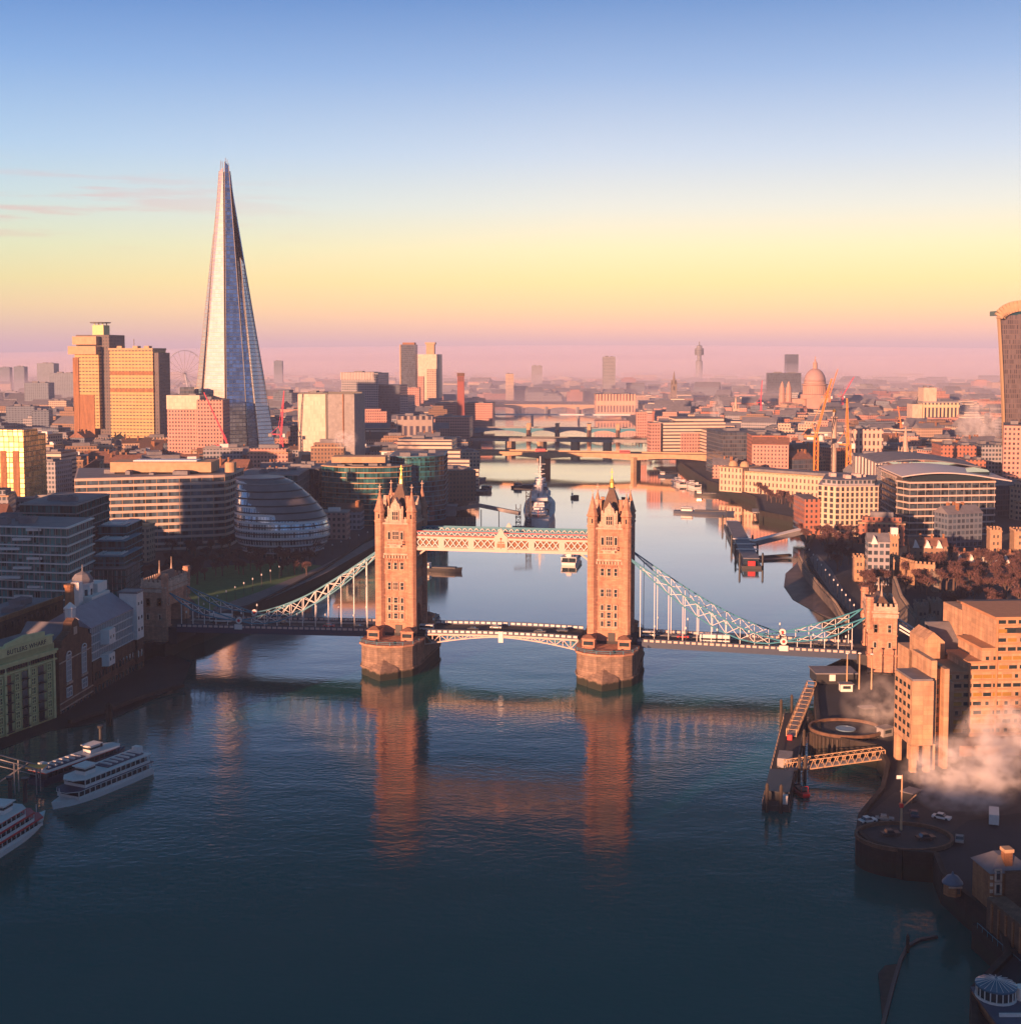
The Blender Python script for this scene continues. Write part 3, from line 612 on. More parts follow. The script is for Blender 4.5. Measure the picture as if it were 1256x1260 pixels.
# --- high level walkways
for y0 in (-6.3, 6.3):
    t = thing('walkway', None, None, (0, y0, 0)); t.parent = bridge
    f = MB(); f.box(-34.4, 34.4, -1.7, 1.7, 45.7, 46.1); f.build('floor_plate', m_cream, t)
    inn = MB(); inn.box(-34.3, 34.3, -1.25, 1.25, 46.1, 51.4); inn.build('glazed_corridor', mat('amber_walkway_glass' if y0 < 0 else 'amber_walkway_glass_far', (0.20, 0.075, 0.03), 0.3), t)
    rf = MB(); rf.box(-34.3, 34.3, -1.7, 1.7, 51.4, 51.75); rf.build('roof', m_roofg, t)
    for y in (-1.75, 1.75):
        ch = MB(); ch.box(-34.4, 34.4, y-.25, y+.25, 45.6, 46.7); ch.box(-34.4, 34.4, y-.2, y+.2, 50.2, 51.0); ch.box(-34.4, 34.4, y-.12, y+.12, 46.85, 47.1)
        for x in (-34.2, -23.2, -11.6, 11.6, 23.2, 34.2): ch.box(x-1.15 if abs(x) < 30 else x-.4, x+1.15 if abs(x) < 30 else x+.4, y-.16, y+.16, 46.7, 50.2)
        ch.build('side_girder', m_cream, t)
        la = MB(); segs = [(-33.8, -24.4), (-22.0, -12.8), (-10.4, -2.6), (2.6, 10.4), (12.8, 22.0), (24.4, 33.8)]
        for a, b in segs:
            n = max(3, int((b-a)/2.3)); st = (b-a)/n
            for k in range(n):
                x = a+k*st
                la.bar((x, y, 47.1), (x+st, y, 50.2), .3); la.bar((x+st, y, 47.1), (x, y, 50.2), .3)
                la.bar((x+st/2, y, 47.1), (x+st/2, y, 47.6), .16)
        la.build('lattice', m_white, t)
        tr = MB(); tr.bar((-34.3, y, 52.9), (34.3, y, 52.9), .3, .32); tr.bar((-34.3, y, 51.35), (34.3, y, 51.35), .25, .3)
        tr.build('top_rail', m_red if y < 0 and y0 < 0 else m_teal, t)
        vv = MB(); k = -34
        while k < 33: vv.bar((k, y, 51.5), (k+1.15, y, 52.8), .24); vv.bar((k+1.15, y, 52.8), (k+2.3, y, 51.5), .24); k += 2.3
        vv.build('zigzag_rail', m_white, t)
        bk = MB(); bk.box(-34.2, 34.2, y*.55-.05, y*.55+.05, 51.75, 52.8); bk.build('roof_screen', m_teal, t)
        s = -1 if y < 0 else 1
        if s*y0 < 0: continue
        em = MB(); em.prism([(-2.5, y+s*.1), (2.5, y+s*.1), (2.5, y+s*.42), (-2.5, y+s*.42)], 45.6, 51.3); eo = em.build('crest_panel', m_cream, t)
        gb = MB(); yy0, yy1 = y+s*.1, y+s*.5
        pr = [(-2.7, 51.3), (2.7, 51.3), (1.4, 52.4), (.7, 53.9), (0, 54.8), (-.7, 53.9), (-1.4, 52.4)]
        gb.add([(a, yy0, b) for a, b in pr]+[(a, yy1, b) for a, b in pr], [tuple(range(7)), tuple(range(13, 6, -1))]+[(i, 7+i, 7+(i+1) % 7, (i+1) % 7) for i in range(7)]); gb.build('pediment', m_cream, eo)
        cs = MB(); yc = y+s*.47
        cs.box(-1.5, -.3, yc-.06, yc+.06, 47.4, 49.0); cs.box(.3, 1.5, yc-.06, yc+.06, 47.4, 49.0); cs.box(-.12, .12, yc-.09, yc+.09, 46.9, 50.4); cs.box(-1.2, 1.2, yc-.08, yc+.08, 49.3, 49.7)
        cs.lathe([(.1, 50.4), (.5, 50.8), (.1, 51.2)], 6, 0, yc); cs.build('crest', mat('crest_red_%d_%d' % (y0 > 0, y > 0), (0.55, 0.12, 0.06), .5), eo)
    for x in (-34.4, 34.4):    # brackets into the towers
        s = -1 if x < 0 else 1; b = MB(); b.bar((x-s*4.5, 0, 45.6), (x, 0, 42.2), .5, .6); b.build('bracket', m_cream, t)

# --- suspension chains
def chord(parent, a, b, sag_u, sag_l, y, n, s, name='chain_span'):
    U = []; Lw = []
    for k in range(n+1):
        f = k/n; x = a[0]+(b[0]-a[0])*f; z = a[1]+(b[1]-a[1])*f; q = 4*f*(1-f)
        skew = 1 + .35*(f-.5)*2
        U.append(Vector((x, y, z-sag_u*q*skew))); Lw.append(Vector((x, y, z-sag_l*q*skew)))
    mb = MB()
    for P in (U, Lw):
        for p, q in zip(P, P[1:]):
            d = (q-p).normalized()*.06; mb.bar(p-d, q+d, .4, .46)
    o = mb.build(name, m_teal, parent)
    br = MB()
    for k in range(1, n):
        br.bar(U[k], Lw[k], .2)
    for k in range(1, n-1):
        br.bar(U[k], Lw[k+1], .19); br.bar(Lw[k], U[k+1], .19)
    br.build('bracing', m_white, o)
    return o, U, Lw
for s in (-1, 1):
    for y in (-8.2, 8.2):
        o, U, Lw = chord(bridge, (s*47.4, 45.6), (s*105, 15.6), 3.6, 8.6, y, 11, s)
        o2, U2, L2 = chord(bridge, (s*105, 15.6), (s*134, 25.6), .6, 3.2, y, 6, s)
        for P_, oo in ((Lw, o), (L2, o2)):
            for p in P_[1:-1]:
                if p.z > zroad(p.x)+1: h = MB(); h.bar(p, (p.x, y, zroad(p.x)+.2), .24); h.build('hanger', m_white, oo)
        pin = MB(); n = 14
        vs = []
        for yy in (y-.5, y+.5):
            for k in range(n): vs.append((s*105+1.25*cos(2*pi*k/n), yy, 15.7+1.25*sin(2*pi*k/n)))
        pin.add(vs, [tuple(range(n)), tuple(range(2*n-1, n-1, -1))]+[(i, n+i, n+(i+1) % n, (i+1) % n) for i in range(n)]); po = pin.build('chain_pin', m_white, bridge)
        pr = MB(); vs = []
        for yy in (y-.62, y+.62):
            for k in range(n): vs.append((s*105+.6*cos(2*pi*k/n), yy, 15.7+.6*sin(2*pi*k/n)))
        pr.add(vs, [tuple(range(n)), tuple(range(2*n-1, n-1, -1))]+[(i, n+i, n+(i+1) % n, (i+1) % n) for i in range(n)]); pr.build('red_boss', m_red, po)
        pl = MB(); pl.box(s*105-1.6, s*105+1.6, y-(.95 if y < 0 else -.95)-.1, y-(.95 if y < 0 else -.95)+.1, 12.3, 14.3); pl.build('crest_plate', m_white, bridge)
        tb = MB(); tb.bar((s*143, y, 24.6), (s*163.5, y, 12.3), .55, .7); tb.bar((s*143, y, 23.2), (s*161.8, y, 12.3), .4, .5); tb.build('land_tie', m_white, bridge)
# --- abutment towers
def abutment(u):
    s = 1 if u > 0 else -1
    t = thing('abutment_tower', None, None, (u, 0, 0)); t.parent = bridge
    b = MB()
    for sy in (-1, 1): b.box(-5.0, 5.0, sy*8.7-2.3, sy*8.7+2.3, -2, 24)
    b.box(-5.0, 5.0, -6.4, 6.4, -2, 12.0); b.box(-4.7, 4.7, -6.4, 6.4, 20.5, 24)
    b.box(-5.0, 5.0, -11.0, 11.0, 24, 28)
    b.build('wall', m_stone, t)
    for z, d, h in ((12.2, .4, .6), (19.6, .25, .4), (26.2, .35, 1.4), (28.0, .55, .5)):
        q = MB()
        if z < 20:
            q.box(-5-d, 5+d, -11.35, -6.35, z, z+h); q3 = MB(); q3.box(-5-d, 5+d, 6.35, 11.35, z, z+h); q3.build('string_course', m_stone, t)
        else: q.box(-5-d, 5+d, -11-d, 11+d, z, z+h)
        q.build('string_course', m_stone2 if z > 25 else m_stone, t)
    p = MB()
    for x0, x1, y0, y1 in ((-5.2, 5.2, -11.2, -10.7), (-5.2, 5.2, 10.7, 11.2), (-5.2, -4.7, -10.7, 10.7), (4.7, 5.2, -10.7, 10.7)): p.box(x0, x1, y0, y1, 28.5, 30.2)
    k = -5.1
    while k < 4.6:
        for y in (-11.2, 10.7): p.box(k, k+.9, y+.02, y+.48, 30.2, 31.3)
        k += 1.85
    k = -10.6
    while k < 10:
        for x in (-5.2, 4.7): p.box(x+.02, x+.48, k, k+.9, 30.2, 31.3)
        k += 1.85
    p.build('battlement', m_stone2, t)
    for sy in (-1, 1):
        mb = MB(); mb.lathe([(1.5, 22), (1.5, 31.8), (1.75, 32), (1.75, 32.6), (1.5, 32.7), (1.5, 33.6)], 8, -s*4.4, sy*10.2); mb.build('turret', m_stone, t)
        for rot, yy in ((0, -11.05), ):
            for x in (-2.4, 2.4): inst(W_TALL, 'window', t, (x, -11.0, 21.0), 0)
        inst(W_TALL, 'window', t, (s*5.0, sy*8.7, 21), s*pi/2); inst(W_TALL, 'window', t, (-s*5.0, sy*8.7, 21), -s*pi/2)
    for x in (-2.5, 2.5): inst(W_SM, 'window', t, (x, -11.0, 15.4), 0)
    rf = MB(); rf.prism([(-4, -9.5), (4, -9.5), (4, 9.5), (-4, 9.5)], 28.5, 33.2, [(-.4, -5.5), (.4, -5.5), (.4, 5.5), (-.4, 5.5)]); ro = rf.build('roof', m_slate, t)
    for y in (-5.5, 5.5):
        fl = MB(); fl.lathe([(.5, 33), (.16, 35.6), (.1, 38.2)], 6, 0, y); fl.build('finial', m_stone2, ro)
abutment(-139.5); abutment(139.5)
# embanked base of the abutments
for s in (-1, 1):
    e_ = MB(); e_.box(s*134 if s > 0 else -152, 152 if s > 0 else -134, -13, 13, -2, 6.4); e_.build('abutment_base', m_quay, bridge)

# --- traffic on the bridge
def car_at(parent_loc, rz, body, label, kind='car', L=4.4, Wd=1.9, H=1.5, group='cars driving over the towered bridge', rot=None):
    t = thing('parked_car' if kind == 'parked' else kind.replace(' ', '_'), label, kind if kind != 'parked' else 'car', parent_loc, rz, group)
    b = MB(); l = L/2; w = Wd/2
    if kind in ('car', 'parked'):
        b.box(-l, l, -w, w, .35, .85); b.build('body', body, t)
        g = MB(); g.prism([(-l*.62, -w*.94), (l*.42, -w*.94), (l*.42, w*.94), (-l*.62, w*.94)], .85, H-.06, [(-l*.45, -w*.8), (l*.18, -w*.8), (l*.18, w*.8), (-l*.45, w*.8)]); g.build('cabin', m_glass, t)
        r = MB(); r.box(-l*.45, l*.18, -w*.8, w*.8, H-.06, H); r.build('roof', body, t)
    else:
        b.box(-l, l, -w, w, .45, H); b.build('body', body, t)
        g = MB(); zz = [(1.2, 1.9)] + ([(H-1.5, H-.6)] if H > 3.5 else [])
        for a, c2 in zz: g.box(-l*.93, l*.99, -w-.03, w+.03, a, c2)
        g.build('window_band', m_glass, t)
    for x in (-l*.62, l*.62):
        for y in (-w+.1, w-.1):
            wh = MB(); vs = []
            for yy in (y-.12, y+.12):
                for k in range(8): vs.append((x+.36*cos(pi*k/4), yy, .37+.36*sin(pi*k/4)))
            wh.add(vs, [tuple(range(8)), tuple(range(15, 7, -1))]+[(i, 8+i, 8+(i+1) % 8, (i+1) % 8) for i in range(8)]); wh.build('wheel', m_dark, t)
    return t
def bp(u, v, z=None):
    c, q = cos(BYAW), sin(BYAW); return Vector((-2.1+u*c-v*q, 496+u*q+v*c, zroad(u)+.02 if z is None else z))
car_at(bp(80, -2.6), BYAW, m_white, 'white single deck bus on the right suspended span of the bridge', 'bus', 11, 2.6, 3.2, None)
car_at(bp(-117, 2.4), BYAW, m_white, 'white box truck near the left end of the bridge', 'truck', 9, 2.6, 3.4, None)
car_at(bp(-30.5, -2.4), BYAW, m_white, 'white van leaving the left main tower arch', 'van', 5.4, 2.1, 2.3, None)
car_at(bp(55, 1.5), BYAW, m_white, 'pale van just beyond the right main tower', 'van', 5.2, 2.1, 2.2, None)
car_at(bp(-70, -2.4), BYAW, m_red, 'red car alone on the left suspended span', 'car')
car_at(bp(-4, 2.3), BYAW, m_white, 'white car at the middle of the bascule roadway', 'car')
car_at(bp(120, 2.3), BYAW, m_dark, 'dark car near the right end of the bridge', 'car')

for u_, v_, m_, l_ in ((-12, -2.3, m_dark, 'dark car just left of the middle of the bascule roadway'), (14, -2.4, m_grey, 'grey car right of the middle of the bascule roadway'), (22, 2.4, m_dkblue, 'blue car near the right main tower'), (68, 2.4, m_red, 'red car on the right suspended span'), (97, -2.4, m_dark, 'black car beside the right chain pin'), (-90, 2.4, m_grey, 'grey car midway along the left suspended span'), (-58, -2.4, m_dkblue, 'blue car just left of the left main tower')):
    car_at(bp(u_, v_), BYAW, m_, l_, 'car')

# ------------------------------------------------------------------ generic building builders
def X(px, Y, py=560): return at(px, py, Y).x
def Z(py, Y, px=628): return at(px, py, Y).z
def offset_poly(P, d):
    n = len(P); A = sum(P[i][0]*P[(i+1) % n][1]-P[(i+1) % n][0]*P[i][1] for i in range(n)); sg = 1 if A > 0 else -1
    out = []
    for i in range(n):
        a, b, c = Vector(P[i-1]), Vector(P[i]), Vector(P[(i+1) % n])
        e1 = (b-a).normalized(); e2 = (c-b).normalized()
        n1 = Vector((e1.y, -e1.x))*sg; n2 = Vector((e2.y, -e2.x))*sg; m = (n1+n2)
        m = m/max(0.35, m.length)*1.0; k = d/max(0.5, m.dot(n1)); out.append((b.x+m.x*k, b.y+m.y*k))
    return out
def roof_plant(parent, P, z, n=5, m=None, seed=1, hmax=3.0):
    rr = random.Random(seed); xs = [p[0] for p in P]; ys = [p[1] for p in P]; cx, cy = sum(xs)/len(xs), sum(ys)/len(ys)
    for k in range(n):
        f = .55; x = cx+(rr.uniform(min(xs), max(xs))-cx)*f; y = cy+(rr.uniform(min(ys), max(ys))-cy)*f
        w, d, h = rr.uniform(2.5, 9), rr.uniform(2.5, 7), rr.uniform(.9, hmax)
        mb = MB(); mb.cbox(x, y, z, w, d, h)
        kk = -w/2+.5
        while kk < w/2-.4: mb.cbox(x+kk, y, z+h, .25, d*.8, .25); kk += 1.1
        mb.build('roof_plant', m or m_roofg, parent)
def banded(name, label, cat, P, z0, z1, nf, glass, band, bh=.9, out=.35, mull=None, mstep=3.0, mw=.22, roof=None, parapet=1.0, plant=4, seed=1, group=None, loc=None):
    """a storeyed block on the plan P: glass walls, a floor band at each storey, mullions, a roof with plant"""
    cx = sum(p[0] for p in P)/len(P); cyy = sum(p[1] for p in P)/len(P)
    if loc is None: t = thing(name, label, cat, (cx, cyy, z0), 0, group); Q = [(p[0]-cx, p[1]-cyy) for p in P]
    else: t = loc; Q = P
    h = z1-z0; mb = MB(); mb.prism(Q, 0, h); mb.build('glass_wall', glass, t)
    for k in range(nf+1):
        z = h*k/nf-bh/2 if k else 0
        mb = MB(); mb.prism(offset_poly(Q, out), z, z+bh*(1 if k < nf else parapet)); mb.build('floor_band', band, t)
    if mull:
        mb = MB(); n = len(Q); R1 = offset_poly(Q, .12)
        for i in range(n):
            a, b = Vector(R1[i]), Vector(R1[(i+1) % n]); L = (b-a).length; k = max(1, int(L/mstep)); rot = atan2((b-a).y, (b-a).x)
            for j in range(k): p = a+(b-a)*(j/k); mb.cbox(p.x, p.y, 0, mw, .25, h-.2, rot)
        mb.build('mullions', mull, t)
    if roof:
        mb = MB(); mb.prism(offset_poly(Q, -.6), h+.1, h+bh*parapet/2+.25); mb.build('roof', roof, t)
    if plant: roof_plant(t, Q, h+bh/2, plant, seed=seed)
    return t
def shader_block(name, label, cat, pxl, pxr, ytop, Y, dep, m, yaw=0.0, z0=6, group=None, plant=2, seed=1, extras=None):
    x0, x1 = X(pxl, Y, ytop), X(pxr, Y, ytop); h = Z(ytop, Y)-z0; w = x1-x0
    t = thing(name, label, cat, ((x0+x1)/2, Y, z0), yaw, group)
    mb = MB(); mb.box(-w/2, w/2, 0, dep, 0, h); mb.build('wall', m, t)
    for k in range(plant):
        rr = random.Random(seed*7+k); mb = MB(); pw = rr.uniform(.15, .4)*w
        mb.cbox(rr.uniform(-.25, .25)*w, dep*rr.uniform(.3, .7), h, pw, dep*rr.uniform(.2, .5), rr.uniform(1.5, 3.5)); mb.build('roof_plant', m_roofg, t)
    t['h'] = 0; del t['h']
    return t, w, h
def wbox(t, name, m, *b):
    mb = MB(); mb.box(*b); return mb.build(name, m, t)

m_paneT = facade('teal_curtain_panes', (0.02, 0.06, 0.065), (0.025, 0.095, 0.10), fh=3.9, bw=1.5, wf=.88, hf=.96, rough=.3, groughness=.1, vary=.85)
m_paneA = facade('apartment_panes', (0.10, 0.16, 0.16), (0.05, 0.17, 0.17), fh=3.6, bw=1.7, wf=.8, hf=.96, rough=.4, groughness=.1, vary=.95)
m_paneD = facade('dark_curtain_panes', (0.03, 0.035, 0.045), (0.04, 0.055, 0.07), fh=4.0, bw=1.6, wf=.88, hf=.96, rough=.3, groughness=.1, vary=.85)
# ------------------------------------------------------------------ SOUTH BANK, the near wharves
def facade_frame(p, q):
    "frame whose local x runs p -> q with the wall facing local -y"
    d = Vector(q)-Vector(p); return atan2(d.y, d.x), d.length
# ochre warehouse with its name on the parapet
p, q = (-158.4, 398.0), (-149.6, 421.0)
rz, L = facade_frame(p, q)
wh = thing('riverside_warehouse', 'ochre painted wharf building with its name in black on the parapet', 'building', (p[0], p[1], 0), rz)
m_wyel = mat('warehouse_ochre', (0.44, 0.42, 0.20), .85, noise=.25, nscale=.4)
wbox(wh, 'wall', m_wyel, -35, L, 0, 16, -1, 26)
c = MB(); c.box(-35, L+.9, -.9, .0, 23.4, 24.0); c.box(-35, L+.6, -.55, -.0, 22.6, 23.4); c.box(-35, L+.7, -.6, 0, 20.4, 20.8); c.build('cornice', m_yellow, wh)
d_ = MB(); k = -34
while k < L: d_.box(k, k+.5, -.5, -.05, 21.2, 22.4); k += 1.1
d_.build('dentils', m_dark, wh)
pa = MB(); pa.box(-3, L-1.2, -.45, .6, 26, 28.6); pa.box(-3.4, L-.8, -.7, .8, 28.6, 29.0)
pa.box(-3, 1, -.5, .7, 29, 29.6)
pr = [(1.5, 29.0), (L-4.5, 29.0), (L-4.5, 30.6), (11, 31.2), (2.8, 30.0)]
pa.add([(a, -.3, b) for a, b in pr]+[(a, .6, b) for a, b in pr], [tuple(range(5)), tuple(range(9, 4, -1))]+[(i, 5+i, 5+(i+1) % 5, (i+1) % 5) for i in range(5)])
po = pa.build('parapet', m_yellow, wh)
def lettering(text, size, m, parent, loc, rz=0.0, ext=.06, name='name_lettering'):
    c = bpy.data.curves.new(name, 'FONT'); c.body = text; c.size = size; c.extrude = ext; c.align_x = 'CENTER'; c.space_character = 1.12
    tmp = bpy.data.objects.new('tmp_text', c); COL.objects.link(tmp); bpy.context.view_layer.update()
    me = bpy.data.meshes.new_from_object(tmp.evaluated_get(bpy.context.evaluated_depsgraph_get())); bpy.data.objects.remove(tmp)
    me.materials.clear(); me.materials.append(m); o = bpy.data.objects.new(name, me); COL.objects.link(o)
    o.parent = parent; o.location = loc; o.rotation_euler = (pi/2, 0, rz); return o
lettering('BUTLERS WHARF', 2.1, m_dark, po, (L/2-.8, -.5, 26.55))
wa = shared(win_mesh(1.5, 1.9, 2, 2), 'window', [m_yellow, m_glass])
for i in range(8):
    x = L-2.8-i*3.7
    bay = i % 2 == 1
    for z in range(6):
        if not bay: inst(wa, 'window', wh, (x, -.02, 2.4+z*3.05+.0), 0)
        else:
            b = MB(); b.box(x-1.3, x+1.3, -.06, .02, 2.0+z*3.05, 4.5+z*3.05); b.build('loading_bay', m_glass, wh)
            b = MB(); b.box(x-1.5, x+1.5, -1.0, -.05, 1.8+z*3.05, 1.98+z*3.05)
            for kk in range(7): b.box(x-1.45+kk*.47, x-1.39+kk*.47, -1.0, -.94, 1.98+z*3.05, 2.9+z*3.05)
            b.build('balcony', m_dark, wh)
for x in (L-.55, L-12.1, L-22.6): wbox(wh, 'pilaster', m_yellow, x-.5, x+.5, -.4, -.02, 1.0, 22.6)
rb = MB(); rb.roof(-30, L-2, 2, 15, 26.1, 3.4, 2); rb.build('roof', m_roofg, wh)
# brown brick gabled boilerhouse
p, q = (-149.2, 424.0), (-146.6, 449.5)
rz, L = facade_frame(p, q)
bh_ = thing('gabled_boilerhouse', 'brown brick gabled building with tall arched windows beside the ochre wharf', 'building', (p[0], p[1], 0), rz)
wbox(bh_, 'wall', m_brickd, 0, L, 0, 17, -1, 23)
g = MB(); pr = [(2.0, 23), (L-2, 23), (L-2.6, 25.2), (L/2+3.4, 27.2), (L/2+2.2, 30.0), (L/2, 31.0), (L/2-2.2, 30.0), (L/2-3.4, 27.2), (2.6, 25.2)]
g.add([(a, 0, b) for a, b in pr]+[(a, 3, b) for a, b in pr], [tuple(range(9)), tuple(range(17, 8, -1))]+[(i, 9+i, 9+(i+1) % 9, (i+1) % 9) for i in range(9)]); go = g.build('gable', m_brickd, bh_)
wbox(go, 'date_stone', m_stone2, L/2-1.3, L/2+1.3, -.15, -.01, 25.4, 28.0)
rr = MB(); rr.roof(3.0, L-3.0, 3.2, 17, 23.05, 6.4, 0, 'y'); rr.build('roof', m_roofg, bh_)
wl = shared(win_mesh(3.0, 8.4, 4, 5, d=.3), 'window', [m_white, m_glass]); wm = shared(win_mesh(3.4, 2.8, 3, 2), 'window', [m_white, m_glass])
for x in (7.0, L-6.6):
    inst(wl, 'window', bh_, (x, -.02, 10.9)); inst(wm, 'window', bh_, (x, -.02, 5.6))
    hd = MB(); n = 8; vs = [(x+1.75*cos(pi*k/n), -.3, 19.4+1.4*sin(pi*k/n)) for k in range(n+1)]
    for a, b in zip(vs, vs[1:]): hd.bar(a, b, .35, .3)
    hd.build('window_arch', m_white, bh_)
    wbox(bh_, 'sill', m_stone2, x-2.3, x+2.3, -.5, -.02, 9.7, 10.4)
for z in (4.3, 17.9, 2.2): wbox(bh_, 'string_course', m_stone2, -.1, L+.1, -.28, -.02, z, z+.35)
for k in range(7): wbox(bh_, 'ground_window', m_glassg, 1.4+k*3.4, 3.3+k*3.4, -.08, 0, .4, 1.9)
# brewhouse: brick below, white glazed screens, bays, tower, cupola, chimneys
p, q = (-146.5, 450.2), (-141.3, 492.0)
rz, L = facade_frame(p, q)
br = thing('white_brewhouse', 'brick brewhouse with white glazed screens, white bays and a domed cupola', 'building', (p[0], p[1], 0), rz)
wbox(br, 'wall', m_brickd, 0, L, 0, 16, -1, 12.5); wbox(br, 'glass_wall', m_glass, .2, L-6.2, 1.0, 16, 12.5, 24.4)
gr = MB()
for k in range(26): x = .3+k*(L-6.6)/25; gr.box(x, x+.28, .55, 1.0, 9.6 if k < 18 else 12.5, 24.4)
for z in (12.4, 15.3, 18.2, 21.3, 24.2): gr.box(.2, L-6.2, .5, 1.0, z, z+.35)
gr.build('white_screen', m_white, br)
gl = MB(); gl.box(.4, 24, .1, .5, 9.2, 12.3); gl.build('lower_glazing', m_glass, br)
ro = MB(); ro.add([(-.2, .4, 24.6), (L-6, .4, 24.6), (L-6, 9, 30.5), (-.2, 9, 30.5), (-.2, 17, 26), (L-6, 17, 26), (-.2, .4, 24.3), (L-6, .4, 24.3), (-.2, 17, 24.3), (L-6, 17, 24.3)],
               [(0, 1, 2, 3), (3, 2, 5, 4), (6, 7, 1, 0), (8, 4, 5, 9), (6, 0, 3, 4, 8), (7, 9, 5, 2, 1), (6, 8, 9, 7)]); ro.build('roof', mat('lilac_slate', (0.27, 0.27, 0.34), .55, noise=.25, nscale=.3), br)
for x, z0_, zz in ((11, 17.0, 22.2), (10.4, 9.2, 13.4)):
    b = MB(); b.prism([(x-3.4, .5), (x-2.6, -2.4), (x+2.6, -2.4), (x+3.4, .5)], z0_, zz); bo = b.build('white_bay', m_white2, br)
    for xx in (x-1.2, x+1.2): wbox(bo, 'window', m_glass, xx-.45, xx+.45, -2.46, -2.38, z0_+1.8, z0_+2.9)
tw = MB(); tw.box(L-6, L, -1.0, 6, 12.5, 30.2); two = tw.build('white_tower', m_white2, br)
for z in (15.5, 20, 25.5):
    for xx in (L-4.4, L-1.6): wbox(two, 'window', m_glass, xx-.5, xx+.5, -1.08, -.96, z, z+1.2)
wbox(two, 'roof', m_roofg, L-6.4, L+.4, -1.4, 6.4, 30.2, 30.9)
wbox(br, 'brick_corner', m_brickd, L-6, L, -.9, 6, -1, 12.4)
for k in range(14): wbox(br, 'window', m_glass, 1.5+k*2.9, 2.8+k*2.9, -.08 if k < 12 else -.98, .02, 5.6, 8.2); 
for k in range(14): wbox(br, 'ground_window', m_glassg, 1.2+k*2.9, 2.9+k*2.9, -.08 if k < 12 else -.98, .02, .8, 3.2)
cu = MB(); cu.lathe([(3.6, 26), (3.6, 35), (4.1, 35.2), (4.1, 35.8)], 8, L-15, 16, ph=pi/8); cuo = cu.build('cupola', m_white2, br)
do = MB(); do.lathe([(3.9, 35.8), (3.7, 37.4), (2.6, 38.9), (.8, 39.7), (.25, 40), (.15, 42.4)], 8, L-15, 16, ph=pi/8); do.build('dome', m_roofg, cuo)
for k in range(8):
    a = k*pi/4+pi/4; w_ = MB(); w_.cbox(L-15+3.35*cos(a), 16+3.35*sin(a), 31.0, .3, 1.1, 2.4, a); w_.build('window', m_glass, cuo)
wbox(br, 'chimney', m_white2, L-25.6, L-22.4, 12.5, 15.5, 26, 37.5); wbox(br, 'roof_pavilion', m_white2, L-20, L-5, 10, 19, 26.2, 31.2); wbox(br, 'roof_pavilion', m_white2, L-11, L-3, 12, 18, 31.2, 34.6)
ch = MB(); ch.lathe([(1.9, 22), (1.55, 37.2), (1.9, 37.4), (1.9, 38.4)], 10, L-34, 12); ch.build('brick_chimney', m_brick, br)
oc = MB(); oc.lathe([(1.9, 27), (1.9, 31.4), (2.3, 31.6), (.2, 33.6)], 8, L-42, 8); oc.build('roof_lantern', m_white2, br)
# stepped brick range behind the gabled building (its top catches the sun)
t = thing('warehouse_range', 'long low brick warehouse range behind the brewhouse chimney', 'building', (-176, 462, 0), radians(80))
wbox(t, 'wall', m_brickd, -34, 30, 0, 18, -1, 27); wbox(t, 'parapet', m_brick, -34, 30, -.3, .4, 27, 28.6); wbox(t, 'roof', m_roofg, -33, 29, 1, 17, 27.02, 27.5)
roof_plant(t, [(-33, 1), (29, 1), (29, 17), (-33, 17)], 27.5, 6, seed=3)
for k in range(14): wbox(t, 'window', m_glass, -32+k*4.3, -30.6+k*4.3, -.1, .02, 23.6, 25.6)
t = thing('white_roofed_shed', 'flat white roofed block above the ochre wharf', 'building', (-214, 452, 0), radians(72))
wbox(t, 'wall', m_grey, -14, 24, 0, 22, 0, 31); wbox(t, 'roof', m_white2, -14.5, 24.5, -.5, 22.5, 31, 31.6)
for k in range(9): wbox(t, 'window', m_glass, -12+k*4, -10+k*4, -.1, .02, 26, 29)

# ------------------------------------------------------------------ apartments and offices above them
def quad_plan(pxl, pxr, Y, dep, skew=0.0, dxb=0.0):
    a = X(pxl, Y); b = X(pxr, Y); return [(a, Y+skew), (b, Y), (b+dxb, Y+dep), (a+dxb, Y+dep+skew)]
ap = banded('balcony_apartments', 'cream banded apartment block with long balconies above the old wharves', 'building', quad_plan(-60, 80, 560, 34, 10), 6, Z(650, 560), 10, m_paneA, m_white2, .55, 1.1, m_grey, 2.6, .5, m_roofg, 1.0, 6, 11)
for k in range(9):
    wbox(ap, 'balcony', m_white2, 2+(k % 3)*6-8, 11+(k % 3)*5-8, -19.6, -17.4, 4+k*4.2, 5.1+k*4.2)
banded('stepped_apartments', 'tall dark apartment wing just behind the cream banded apartments', 'building', quad_plan(20, 92, 610, 50, 4), 6, Z(622, 610), 11, m_paneT, m_grey, .5, .8, m_dark, 3, .3, m_roofg, 1, 5, 12)
